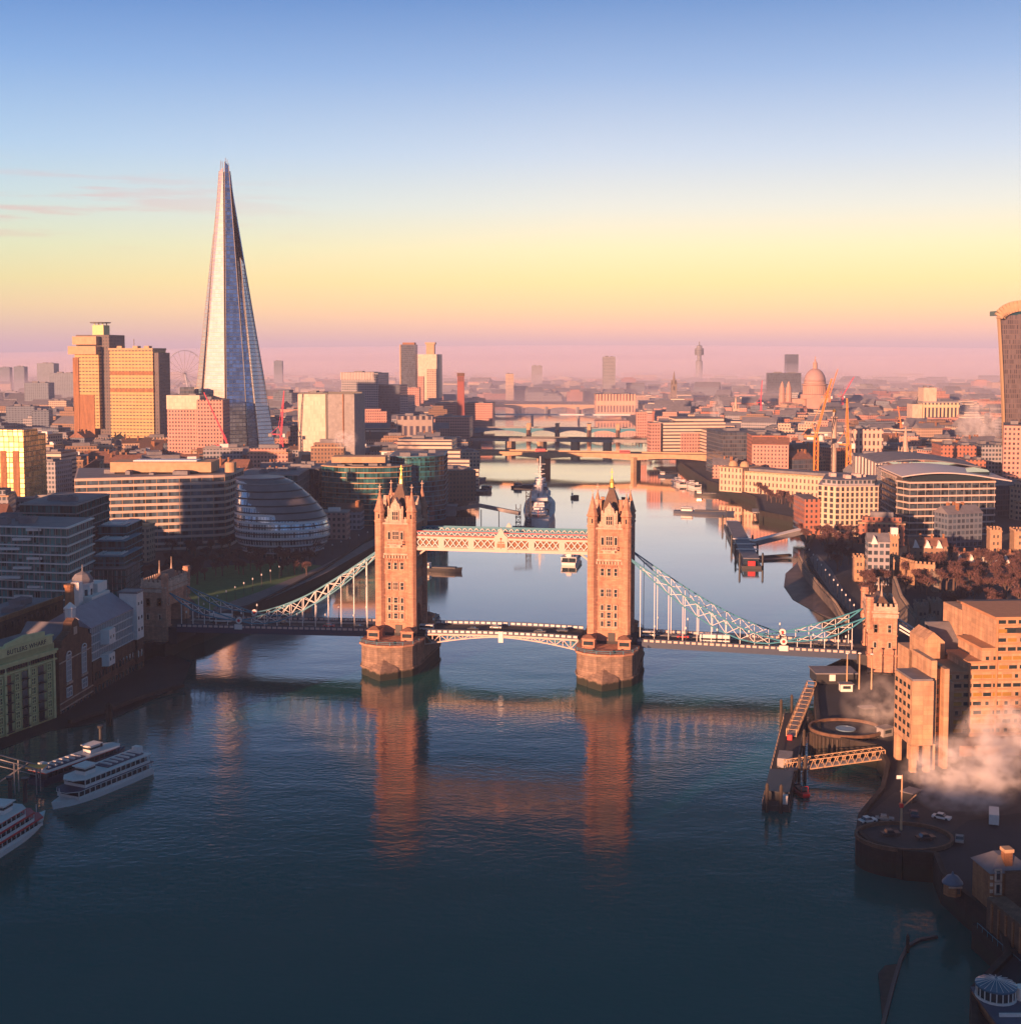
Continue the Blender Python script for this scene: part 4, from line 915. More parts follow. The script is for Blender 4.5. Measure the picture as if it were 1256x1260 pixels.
# green glass stepped residences
gx = banded('green_glass_residences', 'green glass residences stepping up in roof terraces beside the park', 'building', quad_plan(108, 152, 590, 22), 6, 22, 5, m_paneT, m_dark, .4, .3, m_grey, 2.0, .3, m_roofg, 1, 0)
for k in range(3):
    P = quad_plan(111+k*4, 150+k*2, 597+k*14, 30-k*2)
    o = banded('x', None, None, [(a-(X(108, 590)+X(152, 590))/2, b-601) for a, b in P], 6, 27+k*5.2, 7+k, m_paneT, m_teal, .35, .25, m_dark, 2.2, .25, None, 1, 0, loc=gx)
    a0, a1 = P[0][0]-(X(108, 590)+X(152, 590))/2, P[1][0]-(X(108, 590)+X(152, 590))/2
    fr = MB(); y0 = P[0][1]-601; zt = 21+k*5.2+.5
    for kk in range(2): fr.box(a0+1.5+kk*1.2, a0+2.0+kk*1.2, y0+1, y0+12, zt, zt+.5); fr.box(a1-2.0-kk*1.2, a1-1.5-kk*1.2, y0+1, y0+12, zt, zt+.5)
    fr.box(a0+1.5, a1-1.5, y0+.6, y0+1.2, zt, zt+.5); fr.box(a0+4.2, a1-4.2, y0+4, y0+10, zt, zt+.35); fr.build('roof_terrace_frame', m_white, gx)
# long banded riverside office
P = [(X(92, 742), 742), (X(262, 764), 764), (X(276, 768), 768), (X(283, 776), 776), (X(288, 776)-2, 812), (X(100, 800)-6, 812)]
of = banded('banded_riverside_office', 'very long office block with pale stone bands left of the egg shaped glass hall', 'building', P, 6, Z(588, 755), 11, facade('blue_office_panes', (0.05, 0.07, 0.09), (0.06, 0.09, 0.12), fh=4.0, bw=1.5, wf=.88, hf=.96, rough=.3, groughness=.1, vary=.8), mat('pale_office_stone', (0.56, 0.44, 0.37), .8, noise=.15, nscale=.2), 1.5, .4, m_concr, 6, .3, m_roofg, 1.0, 9, 21)
cx = sum(a for a, b in P)/6; cyy = sum(b for a, b in P)/6
wbox(of, 'penthouse', m_concr, -38, 22, -8, 14, 46-1.5, 50.5); wbox(of, 'roof_light', mat('pale_roof_light', (0.6, 0.62, 0.66), .35), -26, 12, -2, 9, 50.5, 51.2)
dr = MB(); dr.lathe([(3.4, 44.4), (3.4, 50), (3.0, 50.4)], 16, 33, -5); dr.build('lift_drum', m_concr, of)
banded('dark_glass_office', 'low dark glass office tucked behind the egg shaped hall', 'building', quad_plan(290, 366, 850, 50), 6, Z(585, 850), 9, m_paneT, m_grey, .5, .3, m_grey, 3, .2, m_roofg, 1, 7, 23)
banded('dark_glass_annexe', 'dark glass slab between the hall and the curved green office', 'building', quad_plan(345, 392, 900, 50), 6, Z(578, 900), 10, m_paneD, m_dark, .5, .3, m_grey, 3, .2, m_roofg, 1, 5, 24)
# curved green glass offices
def arcplan(px0, px1, Y, bulge, dep, n=12, tilt=0.0):
    a, b = X(px0, Y), X(px1, Y); P = []
    for k in range(n+1):
        f = k/n; P.append((a+(b-a)*f, Y+bulge*((2*f-1)**2)**1.3+tilt*f))
    return P+[(b, Y+dep+tilt), (a, Y+dep)]
gc = banded('curved_green_office', 'curved green glass office with sunlit pale fins behind the left main tower', 'building', arcplan(393, 503, 868, 14, 55, 14, -2), 6, Z(575, 868), 11, m_paneT, m_concr, .55, .9, m_teal, 3, .22, m_roofg, 1, 10, 31)
wbox(gc, 'penthouse', m_concr, -22, 14, -8, 10, 42, 46)
banded('curved_teal_office', 'second curved teal glass office reaching towards the riverside granary', 'building', arcplan(478, 545, 885, 12, 55, 12, 5), 6, Z(562, 890), 13, m_paneT, m_teal, .5, .6, m_dark, 2.6, .22, m_roofg, 1, 4, 32)

# ------------------------------------------------------------------ the egg-shaped glass hall
hall = thing('egg_shaped_hall', 'leaning egg shaped glass hall ringed with dark bands at the park edge', 'building', (X(341, 727), 742, 5))
prof = [(0, 50.5, 0), (.09, 55, 0), (.2, 59, 0), (.32, 59.5, 0), (.45, 58, -2), (.57, 54.5, -5), (.68, 50, -9), (.78, 45, -13), (.87, 40.5, -18), (.94, 36, -22), (.985, 33.5, -26), (1.0, 31.5, -29)]
def hall_at(f):
    for (f0, r0, c0), (f1, r1, c1) in zip(prof, prof[1:]):
        if f <= f1+1e-9:
            q = (f-f0)/(f1-f0); return (r0+(r1-r0)*q)/2.2, (c0+(c1-c0)*q)/2.2
    return prof[-1][1]/2.2, prof[-1][2]/2.2
HH = 44.5
m_hall = facade('hall_glass', (0.60, 0.62, 0.64), (0.36, 0.41, 0.46), fh=4.3, bw=1.6, wf=.78, hf=.7, roof=(0.16, 0.15, 0.16), rough=.35, groughness=.1, vary=.7, gmetal=.55)
mb = MB(); n = 64; rings = 44
vs = []
for j in range(rings+1):
    f = j/rings; r, c0 = hall_at(f)
    for k in range(n): a = 2*pi*k/n; vs.append((c0+r*cos(a), r*.92*sin(a)-c0*.2, 4+HH*f-4*f+(0 if f < .9 else (c0*.0))))
fs = [(j*n+k, j*n+(k+1) % n, (j+1)*n+(k+1) % n, (j+1)*n+k) for j in range(rings) for k in range(n)]+[tuple(rings*n+k for k in range(n))]
mb.add(vs, fs); mb.build('glass_shell', m_hall, hall, True)
for j in range(1, 11):
    f = j/10.6; r, c0 = hall_at(f); m2 = MB(); z = 4+(HH-4)*f
    m2.lathe([(r+.25, z-.35), (r+.55, z), (r+.25, z+.35)], 56, c0, -c0*.2, 1, .92); m2.build('floor_ring', m_dark if j < 10 else m_grey, hall)
r, c0 = hall_at(1.0); m2 = MB(); m2.lathe([(r-.2, HH), (r-.2, HH+.7), (r-1.2, HH+.9), (0.1, HH+1.0)], 48, c0, -c0*.2, 1, .92); m2.build('roof_disc', mat('hall_roof', (0.13, 0.12, 0.14), .4), hall)
for k in range(16):
    a = pi+pi*k/15; m2 = MB(); m2.cbox(20*cos(a), 19*sin(a), 0, .6, .6, 5); m2.build('column', m_grey, hall)
m2 = MB(); m2.lathe([(17, 0), (17, 5)], 32); m2.build('ground_floor_glazing', m_glass, hall)

# ------------------------------------------------------------------ the very tall glass spire
SY = 1320
sp = thing('glass_spire_skyscraper', 'very tall tapering glass skyscraper ending in open splintered points', 'skyscraper', (X(281, SY, 480), SY, 6))
m_shardA = facade('spire_glass_painted_sun', (0.42, 0.36, 0.33), (0.62, 0.58, 0.55), fh=3.9, bw=3.0, wf=.93, hf=.80, rough=.45, groughness=.25, vary=.09, metal=.4, gmetal=.75)  # same glass as the blue facets; sun reflection put into its colour
m_shardB = facade('spire_glass_painted_sky', (0.14, 0.19, 0.25), (0.22, 0.33, 0.46), fh=3.9, bw=3.0, wf=.9, hf=.8, rough=.3, groughness=.14, vary=.35, metal=.5, gmetal=.85)  # same glass again, with the blue sky reflection put into its colour
core = MB(); core.prism([(-30, 0), (0, -26), (34, -4), (30, 26), (0, 36), (-26, 24)], 0, 268, [(-5, 1), (-1, -4), (4, 0), (4, 4), (0, 6), (-4, 5)]); core.build('core', mat('spire_core', (0.05, 0.05, 0.06), .5), sp)
cc = MB(); cc.box(-3, 3, -2, 5, 262, 284); cc.build('spire_top_floors', m_roofg, sp)
def shard(bl, brr, tr, tl, m, spikes=0):
    mb = MB(); mb.slab([bl, brr, tr, tl], .7); o = mb.build('glass_facet', m, sp)
    fr = MB(); fr.bar(bl, tl, .5); fr.bar(brr, tr, .5); fr.build('facet_edge', m_grey, o)
    return o
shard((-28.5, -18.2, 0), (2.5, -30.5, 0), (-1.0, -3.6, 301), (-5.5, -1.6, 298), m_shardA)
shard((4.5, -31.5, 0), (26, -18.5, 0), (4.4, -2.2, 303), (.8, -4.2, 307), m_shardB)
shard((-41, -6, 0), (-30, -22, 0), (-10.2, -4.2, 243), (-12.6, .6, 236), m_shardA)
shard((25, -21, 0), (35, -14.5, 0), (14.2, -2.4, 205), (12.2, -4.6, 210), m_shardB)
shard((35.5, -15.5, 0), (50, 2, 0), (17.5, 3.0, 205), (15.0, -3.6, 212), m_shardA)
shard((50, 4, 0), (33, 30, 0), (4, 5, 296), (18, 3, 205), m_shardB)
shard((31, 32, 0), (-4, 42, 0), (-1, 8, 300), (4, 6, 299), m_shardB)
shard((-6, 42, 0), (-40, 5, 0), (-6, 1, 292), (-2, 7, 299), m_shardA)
fl = MB()
for k in range(17):
    z = 283+k*1.5; w_ = 5.2*(1-(k/26)); fl.bar((-w_+.4, -2.6, z), (-.6, -3.8, z), .22); fl.bar((.9, -4.0, z), (w_, -2.2, z), .22)
for a, b in (((-5.6, -1.8, 280), (-3.6, -1.2, 308.5)), ((-1.4, -4.4, 280), (-2.0, -2.4, 307)), ((1.0, -4.6, 280), (1.4, -2.9, 311)), ((3.4, -3.2, 280), (2.9, -2.0, 309.5)), ((5.0, -2.0, 276), (3.9, -1.2, 306))): fl.bar(a, b, .45)
fl.build('splintered_tip', m_roofg, sp)
wbox(sp, 'podium', m_glass, -48, 56, -34, 40, -1, 14)

# ------------------------------------------------------------------ brutalist hospital tower
HY = 1500
gt = thing('brutalist_hospital_tower', 'tall concrete hospital tower of two joined slabs left of the spire', 'tower', (X(134, HY, 480), HY, 6), radians(-12))
sH = HY/1600.0
m_hosp = facade('hospital_concrete', (0.50, 0.33, 0.14), (0.03, 0.04, 0.05), fh=3.9, bw=4.2, wf=.72, hf=.30, roof=(0.15, 0.15, 0.16))
m_hospd = facade('hospital_painted_shade', (0.12, 0.10, 0.10), (0.04, 0.05, 0.06), fh=3.9, bw=3.4, wf=.4, hf=.5, roof=(0.15, 0.15, 0.16))  # shade of the slab side and service tower put into darker concrete
hz = lambda y: Z(y, HY)-6
wbox(gt, 'wide_slab', m_hosp, 2, 56, 0, 32, 0, hz(431)); wbox(gt, 'wide_slab_side', m_hospd, 56, 62, 2, 30, 0, hz(434)); wbox(gt, 'service_tower', m_hospd, -40, 2, 0, 36, 0, hz(412))
wbox(gt, 'narrow_slab', m_hosp, -38, -8, -7, 0, 30, hz(431)); wbox(gt, 'plain_panel', m_brick, -40, -33, -8, 0, 0, hz(440))
wbox(gt, 'brick_panel', m_brick, -38, -14, -7.6, 0, 0, hz(490)+4); wbox(gt, 'top_box', m_concr, -44, -9, -11, 8, hz(436), hz(426)); wbox(gt, 'attic', m_concr, -40, -10, -8, 6, hz(424), hz(414))
for y in (459, 480): wbox(gt, 'plant_band', m_brick, 2, 56.3, -.4, 0, hz(y)-2, hz(y)+2)
wbox(gt, 'coping', m_concr, 1.5, 56.5, -1.2, 32.5, hz(431), hz(431)+2.4); wbox(gt, 'lower_podium', m_roofg, -40, 74, -14, 40, -1, 18)
wbox(gt, 'helideck_tower', m_yellow, -20, -6, 2, 16, hz(412), hz(400)); mb = MB(); mb.lathe([(11, hz(397.5)), (12, hz(396.6)), (12, hz(396.2))], 20, -13, 8); mb.build('rooftop_deck', m_roofg, gt)
for x, y in ((-18, 4), (-8, 4), (-18, 13), (-8, 13)): wbox(gt, 'deck_column', m_yellow, x-.5, x+.5, y-.5, y+.5, hz(400), hz(397.5))
mb = MB(); mb.bar((25, 15, hz(431)), (25, 15, hz(417)), .6); mb.build('aerial', m_dark, gt)
for x in (10, 30, 44): wbox(gt, 'roof_plant', m_concr, x-3, x+3, 8, 16, hz(431)+2.4, hz(431)+5)

# ------------------------------------------------------------------ mid-distance south side
m_f1 = facade('cream_grid', (0.52, 0.40, 0.30), (0.05, 0.06, 0.08), 3.6, 3.4, .6, .5)
m_f2 = facade('pink_stone_grid', (0.50, 0.27, 0.22), (0.07, 0.05, 0.06), 3.6, 3.0, .5, .5)
m_f3 = facade('dark_curtain_wall', (0.10, 0.10, 0.12), (0.05, 0.07, 0.10), 3.8, 2.2, .85, .75, groughness=.12)
m_f4 = facade('pale_ribbon_windows', (0.60, 0.50, 0.40), (0.07, 0.07, 0.09), 3.6, 40, 1.0, .42)
m_f5 = facade('red_brick_windows', (0.36, 0.14, 0.09), (0.05, 0.05, 0.06), 3.4, 3.0, .42, .52, roof=(0.17, 0.12, 0.11))
m_f6 = facade('grey_office_grid', (0.30, 0.30, 0.33), (0.05, 0.07, 0.09), 3.6, 2.8, .66, .55)
m_f7 = facade('brown_brick_windows', (0.24, 0.15, 0.10), (0.04, 0.05, 0.06), 3.3, 2.8, .4, .5, roof=(0.13, 0.12, 0.12))
m_f8 = facade('golden_glass', (0.42, 0.28, 0.14), (0.55, 0.40, 0.18), 3.6, 3.6, .8, .8, groughness=.25, gmetal=.7)
m_f9 = facade('blue_grey_tower_block', (0.16, 0.20, 0.26), (0.05, 0.07, 0.10), 3.0, 4.0, .6, .45)
m_f10 = facade('vertical_ribs', (0.55, 0.48, 0.44), (0.12, 0.11, 0.13), 60, 2.4, .5, .97)
m_plain_lit = facade('pale_metal_cladding', (0.56, 0.44, 0.34), (0.50, 0.40, 0.31), 4.0, 1.6, .9, .9, groughness=.5, vary=.15, roof=(.15, .15, .16))
SB = shader_block
t, w, h = SB('gold_glass_tower', 'golden glass clad tower cut by the left picture edge', 'tower', -20, 30, 536, 900, 34, m_f8, radians(-6), plant=1)
for k in (-.32, -.02, .3): wbox(t, 'recessed_bay', m_brick, w*k-2.2, w*k+2.2, -.4, 0, 2, h*.82)
wbox(t, 'crown', m_f8, -w/2-.8, w/2+.8, -1.2, 20, h, h+4)
t, w, h = SB('glass_office_with_cream_top', 'pink and cream sunlit block of gridded glass at the foot of the spire', 'building', 205, 246, 487, 1270, 40, m_f2, radians(-4))
wbox(t, 'blank_top_storey', m_plain_lit, -w/2-.3, w/2+.3, -.4, 30, h-13, h+.5); wbox(t, 'plant_room', m_f3, -w*.2, w*.25, 10, 24, h+.5, h+8)
SB('pink_lattice_office', 'pink gridded office directly in front of the spire base', 'building', 242, 274, 492, 1262, 32, m_f2, 0, plant=1)
t, w, h = SB('pale_clad_hospital_block', 'boxy pale clad block with dark seams right of the spire', 'building', 366, 401, 485, 1200, 46, m_plain_lit, radians(-8))
wbox(t, 'dark_seam', m_dark, w/2, w/2+1.6, .5, 40, 0, h+.5); wbox(t, 'side_wing', m_grey, w/2+1.6, w/2+27, 1, 40, 0, h); wbox(t, 'end_fin', m_brick, w/2+16, w/2+17, .2, 1, 0, h+.3)
for k in range(2): wbox(t, 'roof_rail', m_dark, -w/2, w/2+26, 3+k*30, 3.4+k*30, h, h+1.4)
t, w, h = SB('stepped_slab_block', 'stepped cream topped office slab left of the dark twin tower', 'building', 419, 466, 459, 1950, 60, m_f6, radians(-10))
wbox(t, 'bright_attic', m_f10, -w/2-1, w/2-6, -1, 40, h-10, h+1); wbox(t, 'lower_wing', m_f3, w/2, w/2+32, 5, 50, 0, h-18); wbox(t, 'end_wing', m_f6, w/2+32, w/2+44, 5, 50, 0, h-34)
t, w, h = SB('dark_slim_tower', 'dark slim tower standing on the skyline left of the unfinished tower', 'tower', 493, 511, 424, 2500, 26, m_f3, radians(-6))
wbox(t, 'painted_sun_edge', m_concr, -w/2-2, -w/2, -1, 18, 0, h); wbox(t, 'crown', m_brick, -w/2+3, w/2-2, 2, 20, h, h+4)  # warm strip added along the left side; sunlight put into its colour
SB('pink_podium_block', 'pink brick block at the foot of the dark slim tower', 'building', 490, 516, 477, 2420, 40, m_f2, 0)
t, w, h = SB('unfinished_pink_tower', 'unfinished pinkish tower with a crane on its top', 'tower', 514, 541, 436, 2620, 36, m_plain_lit, radians(-5), plant=0)
wbox(t, 'concrete_core', m_concr, -6, 10, 6, 22, h, h+20); wbox(t, 'lower_step', m_f2, -w/2, -w/2+12, -2, 10, 0, h*.62); wbox(t, 'glazed_front', m_f1, -w*.1, w*.38, -1.5, 0, 0, h*.75); wbox(t, 'core_cap', m_concr, -8, 12, 4, 24, h+20, h+24)
t = thing('power_station_chimney', 'single square brick chimney of the riverside gallery', 'chimney', (X(567, 2000, 480), 2000, 6))
mb = MB(); mb.prism([(-6, -6), (6, -6), (6, 6), (-6, 6)], 0, Z(463, 2000)-6, [(-5, -5), (5, -5), (5, 5), (-5, 5)]); mb.build('shaft', mat('plum_brick', (0.26, 0.08, 0.07), .85), t)
hz2 = Z(463, 2000)-6; wbox(t, 'cap', m_brickd, -5.6, 5.6, -5.6, 5.6, hz2, hz2+5)
for x in (-3, 0, 3): wbox(t, 'louvre', m_dark, x-.6, x+.6, -5.3, -4.9, hz2-8, hz2-1)
SB('gallery_turbine_hall', 'long pink brick gallery building around the square chimney', 'building', 535, 606, 496, 2020, 60, m_f2, radians(-3), plant=3)
SB('salmon_office_block', 'plain salmon pink office block by the rail bridge', 'building', 535, 578, 513, 1640, 40, m_f2, radians(-4), plant=1)
t, w, h = SB('cream_terraced_office', 'cream office stepping down in terraces beside the near road bridge', 'building', 489, 556, 541, 1150, 40, m_f4, radians(-4))
for k in range(3): wbox(t, 'terrace', m_f4, -w/2, w/2+8+k*9, -6-k*8, 0-k*8, 0, h-8-k*8)
SB('arched_market_range', 'grey range with a row of tall arches beyond the terraced office', 'building', 488, 532, 512, 1500, 30, facade('tall_arches', (0.32, 0.27, 0.25), (0.06, 0.06, 0.09), 18, 7, .55, .6), 0)
SB('granary_block', 'brown brick riverside granary with pale gables past the curved offices', 'building', 545, 586, 579, 1010, 40, m_f7, radians(14))
SB('white_fronted_wharf', 'white fronted wharf house at the river end of the near road bridge', 'building', 556, 590, 556, 1240, 40, m_f1, radians(10))
SB('striped_office', 'cream and white striped office behind the railway viaduct at the left', 'building', 34, 76, 556, 1060, 30, m_f4, radians(-5))
SB('grey_slab_office', 'grey office slab with rows of small windows in front of the striped office', 'building', 32, 70, 568, 1000, 24, m_f6, radians(-12))
SB('cream_tower_block', 'small cream tower block in the haze left of the hospital tower', 'building', 60, 82, 493, 2300, 24, m_f1, 0)
for i, (a, b, y, Y) in enumerate(((45, 67, 447, 3600), (60, 92, 459, 2900), (30, 60, 471, 2500), (17, 30, 451, 3900), (0, 12, 452, 4200), (8, 42, 500, 1800), (40, 60, 505, 1700), (76, 92, 468, 3300))):
    SB('hazy_tower_block', ['broad blue tower block tallest in the haze at far left', 'flat topped blue slab nearest to the hospital tower', 'low wide slab under the tall blue block', 'thin pale blue tower second from the left edge', 'faint tower block at the very left edge', 'dark slab low at the left edge', 'dark cube beside the low dark slab', 'faint block just left of the hospital tower'][i], 'tower block', a, b, y, Y, 30, m_f9, radians(-8+3*i), group='hazy blocks left of the hospital tower')
SB('distant_slim_tower', 'lone hazy tower on the horizon between spire and pale block', 'tower', 337, 347, 444, 4300, 26, m_f9, 0)
# Ferris wheel rim far behind
t = thing('observation_wheel', 'faint giant wheel rising behind the hospital tower', 'ferris wheel', (X(228, 3300, 470), 3300, 6), radians(50))
mb = MB(); n = 40; rad = 60; pts = [(rad*cos(2*pi*k/n), 0, 66+rad*sin(2*pi*k/n)) for k in range(n)]
for k in range(n): mb.bar(pts[k], pts[(k+1) % n], 1.6)
mb.build('rim', m_white, t); mb = MB()
for k in range(0, n, 2): mb.bar(pts[k], (0, 0, 66), .5)
mb.build('spokes', m_grey, t); mb = MB(); mb.bar((0, 0, 66), (-8, -30, 0), 2); mb.bar((0, 0, 66), (8, -30, 0), 2); mb.build('support_legs', m_white, t)
# railway viaduct with its platforms
t = thing('railway_viaduct', 'long railway viaduct with parallel pale platform roofs at the left', 'viaduct', (X(62, 930), 930, 6), radians(10))
for k in range(5): wbox(t, 'platform_roof', m_white2 if k % 2 else m_grey, -60, 40, k*12, k*12+7, 9, 9.8)
wbox(t, 'arches', facade('viaduct_arches', (0.16, 0.12, 0.10), (0.03, 0.03, 0.03), 9, 8, .6, .7), -62, 42, -2, 62, -1, 8)

# ------------------------------------------------------------------ NORTH BANK: the big brick hotel
m_hotel = mat('hotel_concrete', (0.58, 0.36, 0.22), .85, noise=.22, nscale=.35)
m_hotelb = mat('hotel_brown_band', (0.46, 0.24, 0.13), .85, noise=.2, nscale=.5)
HZ = 372.0
ho = thing('riverside_hotel', 'big sunlit orange concrete hotel stepping up in terraces beside the right end of the bridge', 'hotel', (125, HZ, 6), radians(4))
def hstep(x0, x1, top, dep, y0=0.0):
    b = MB(); b.box(x0, x1, y0, dep, 0, top-6); b.build('wall', m_hotel, ho)
    r = MB(); r.box(x0-.35, x1+.35, y0-.35, dep+.3, top-6, top-5.2); r.build('coping', m_hotelb, ho)
hstep(0, 8, 27.7, 14); hstep(8, 12, 30.5, 15); hstep(12, 16, 34.4, 17); hstep(16, 46, 43.4, 24)
masonry(m_hotel, 3.0, 1.33, .72, .05, None, 0.0); FH = 2.66; hw_ = shared(MB().box(-1.15, 1.15, -.12, .02, 0, 1.05), 'window', [m_glass]); hws = shared(MB().box(-.45, .45, -.12, .02, 0, 1.05), 'window', [m_glass])
mglow = mat('painted_sunglint_glass', (0.75, 0.45, 0.12), .22, metal=.6); hwg = shared(MB().box(-1.3, 1.3, -.12, .02, 0, 1.05), 'window', [mglow])  # sun glints put into the gold colour of scattered panes
rh = random.Random(5)
for f in range(14):
    z = 1.6+f*FH; x1 = 43 if z < 38 else 0
    x0 = 1.9 if z < 20.5 else (9.6 if z < 23.3 else (13.6 if z < 27 else 17.8))
    lo = (-.15 if z < 20.5 else (7.85 if z < 23.3 else (11.85 if z < 27 else 15.85)))
    bnd = MB(); bnd.box(lo, 46, -.3, -.02, z-.85, z-.35); bnd.build('floor_band', m_hotelb, ho)
    k = 0
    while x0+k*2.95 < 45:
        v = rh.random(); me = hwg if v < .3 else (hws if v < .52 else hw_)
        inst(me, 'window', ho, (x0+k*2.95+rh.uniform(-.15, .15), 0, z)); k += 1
for x in (0, 8.0, 16.0): wbox(ho, 'pier_strip', m_hotelb, x+.02, x+.5, -.42, -.03, 0, 21 if x < 8 else (24 if x < 16 else 38))
wbox(ho, 'recessed_loggia', m_dark, 18.5, 26, -.1, .1, 33.4, 35.0)
wbox(ho, 'podium', m_hotelb, 2, 46, -9, -.5, -3, 3.0)
# left wing with its blank end wall, slabs and undercroft
wing = MB(); wing.box(-17.2, -11.2, -22, -9, 7.5, 25.4); wing.build('wing', m_hotel, ho)
wbox(ho, 'wing_roof', m_roofg, -17.0, -11.4, -21.8, -9.2, 25.4, 25.9)
for x in (-17.2, -13.4): wbox(ho, 'wing_leg', m_hotel, x, x+1.6, -22, -20.4, -3, 7.4); wbox(ho, 'wing_leg', m_hotel, x, x+1.6, -11, -9.2, -3, 7.4)
for f in range(6):
    for k in range(4): w_ = MB(); w_.box(-17.32, -17.18, -20.6+k*3.1, -19.0+k*3.1, 9.4+f*FH, 10.6+f*FH); w_.build('window', m_glass, ho)
wbox(ho, 'stair_slab', m_hotel, -11.2, -9.6, -20, -6, -3, 30.5); wbox(ho, 'recess_wall', m_hotelb, -9.6, -7.2, -17, -6, -3, 27.5); wbox(ho, 'stair_slab', m_hotel, -7.2, -5.8, -19.4, -6, -3, 28.0)
for f in range(9): wbox(ho, 'window', m_glass, -9.2, -7.7, -17.14, -16.98, 1.8+f*FH, 3.3+f*FH)
wbox(ho, 'link_block', m_hotel, -5.8, 0, -9, 6, 0, 21.5)
g = MB(); pr = [(2, 15), (8.3, 15), (8.3, 27), (4.8, 30), (2, 27.6)]
g.add([(a, 18, b) for a, b in pr]+[(a, 30, b) for a, b in pr], [tuple(range(5)), tuple(range(9, 4, -1))]+[(i, 5+i, 5+(i+1) % 5, (i+1) % 5) for i in range(5)]); g.build('gabled_stair_tower', m_hotel, ho)
wbox(ho, 'rear_range', m_hotel, 2, 17, 19, 40, 0, 22); wbox(ho, 'rear_band', m_hotelb, 8.3, 17, 18.4, 19, 18.5, 22.4)
for k in range(7): wbox(ho, 'rear_window', m_concr, 9+k*1.1, 9.7+k*1.1, 18.2, 18.38, 19.6, 20.6)
sl_ = MB(); sl_.add([(8.3, 20, 22.5), (17, 20, 22.5), (17, 33, 30), (8.3, 33, 30)], [(0, 1, 2, 3)]); sl_.box(8.3, 17, 33, 34, 22, 30); sl_.build('sloping_roof', m_roofg, ho)
wbox(ho, 'rear_tower', m_hotel, 15.9, 20, 24.2, 38, 0, 35.5); wbox(ho, 'rear_tower_roof', m_slate, 20.2, 44, 24.2, 38, 34, 36)

# --- quays, platforms
def disc_quay(name, label, c, r, z, sx=1.0, sy=1.0):
    t = thing(name, label, 'quay', (c.x, c.y, 0))
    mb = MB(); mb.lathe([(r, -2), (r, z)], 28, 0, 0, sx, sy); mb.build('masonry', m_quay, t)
    mb = MB(); mb.lathe([(r*1.02, z), (r*1.02, z+.9), (r*.96, z+.9), (r*.96, z+.02)], 28, 0, 0, sx, sy); mb.build('parapet', m_brickd, t)
    mb = MB(); mb.lathe([(r*.95, z), (r*.95, z+.06)], 28, 0, 0, sx, sy); mb.build('paving', m_road, t)
    return t
c = G(1040, 898, 6.5); q = disc_quay('round_wharf_terrace', 'round piled wharf terrace with a blue pool below the right bridge end', c, 9.5, 6.6, 1.15, 1.0)
mb = MB(); mb.lathe([(3.0, 6.7), (3.0, 7.0), (2.7, 7.0), (2.7, 6.9)], 24); mb.build('round_basin', mat('pale_blue_basin', (0.12, 0.20, 0.28), .3), q)
for k in range(26): a = pi+pi*k/25; mb = MB(); mb.cbox(11.1*cos(a), 9.7*sin(a), -2, .5, .5, 8.2, a); mb.build('timber_pile', m_timber, q)
c = G(1115, 1034, 6); pq = disc_quay('rounded_pier_head', 'rounded stone pier head with parked cars and a flag mast at the dock entrance', Vector((c.x-.5, c.y+.5, 0)), 11.2, 6.3, 1.0, .8)
c = G(1108, 1022, 6.3)
fm = thing('flag_mast', 'tall sunlit mast with one slanting yard on the rounded pier head', 'mast', (c.x, c.y, 6.4))
mb = MB(); mb.lathe([(.3, 0), (.16, 13.4), (.05, 13.6)], 8); mb.build('pole', m_concr, fm)
mb = MB(); mb.bar((0, 0, 5.4), (3.6, .4, 8.6), .2); mb.bar((-.7, 0, 6.4), (.7, 0, 6.4), .15); mb.build('yard', m_concr, fm)
wbox(fm, 'signal_box', m_red, -.45, .35, -.4, .4, 5.6, 6.6); mb = MB(); mb.slab([(-.1, 0, 12.6), (-1.3, .1, 12.5), (-1.3, .1, 13.4), (-.1, 0, 13.4)], .05); mb.build('flag', m_white, fm)
pc = [((1067, 1012), m_white, 'white car parked at the rim of the pier head, nearest the water', 20), ((1088, 1010), m_grey, 'grey car parked left of the flag mast', -15), ((1095, 1028), m_dark, 'dark car parked below the flag mast', 5),
      ((1138, 1033), m_dark, 'black car parked on the right of the pier head', 10), ((1158, 1008), m_white, 'white car crossing behind the flag mast', -35), ((1180, 1035), m_grey, 'grey car near the steam on the quay road', 70), ((1124, 1004), m_dkblue, 'dark blue car beyond the flag mast', 80)]
for (px, py), m, lb, r in pc: g0 = G(px, py, 6.4); car_at((g0.x, g0.y, 6.42), radians(r), m, lb, 'parked', group='cars parked on the dock quay')
g0 = G(1222, 1012, 6.1); car_at((g0.x, g0.y, 6.15), radians(70), m_white, 'white minibus seen through the rising steam', 'van', 6.4, 2.3, 2.9, None)
# dock master hut, dock house, boundary wall
g0 = G(1171, 1100, 6)
hut = thing('domed_watch_hut', 'small round brick watch hut with a blue grey dome by the dock entrance', 'hut', (g0.x, g0.y, 6))
mb = MB(); mb.lathe([(1.9, 0), (1.9, 2.4)], 8); mb.build('wall', m_brick, hut); mb = MB(); mb.lathe([(2.15, 2.4), (2.15, 2.7), (1.8, 3.1), (1.2, 3.9), (.3, 4.3), (.1, 4.9)], 16); mb.build('domed_roof', mat('blue_lead_roof', (0.08, 0.13, 0.20), .5), hut)
wbox(hut, 'cornice', m_stone2, -1.4, 1.4, -2.0, -1.7, 2.0, 2.3); wbox(hut, 'window', m_dark, .35, 1.0, -1.86, -1.7, .7, 1.8)
x0 = X(1208, 262, 1130)
dh = thing('brick_dock_house', 'orange brown brick house with white window sills and a chimney at the lower right edge', 'house', (x0, 258, 6), radians(6))
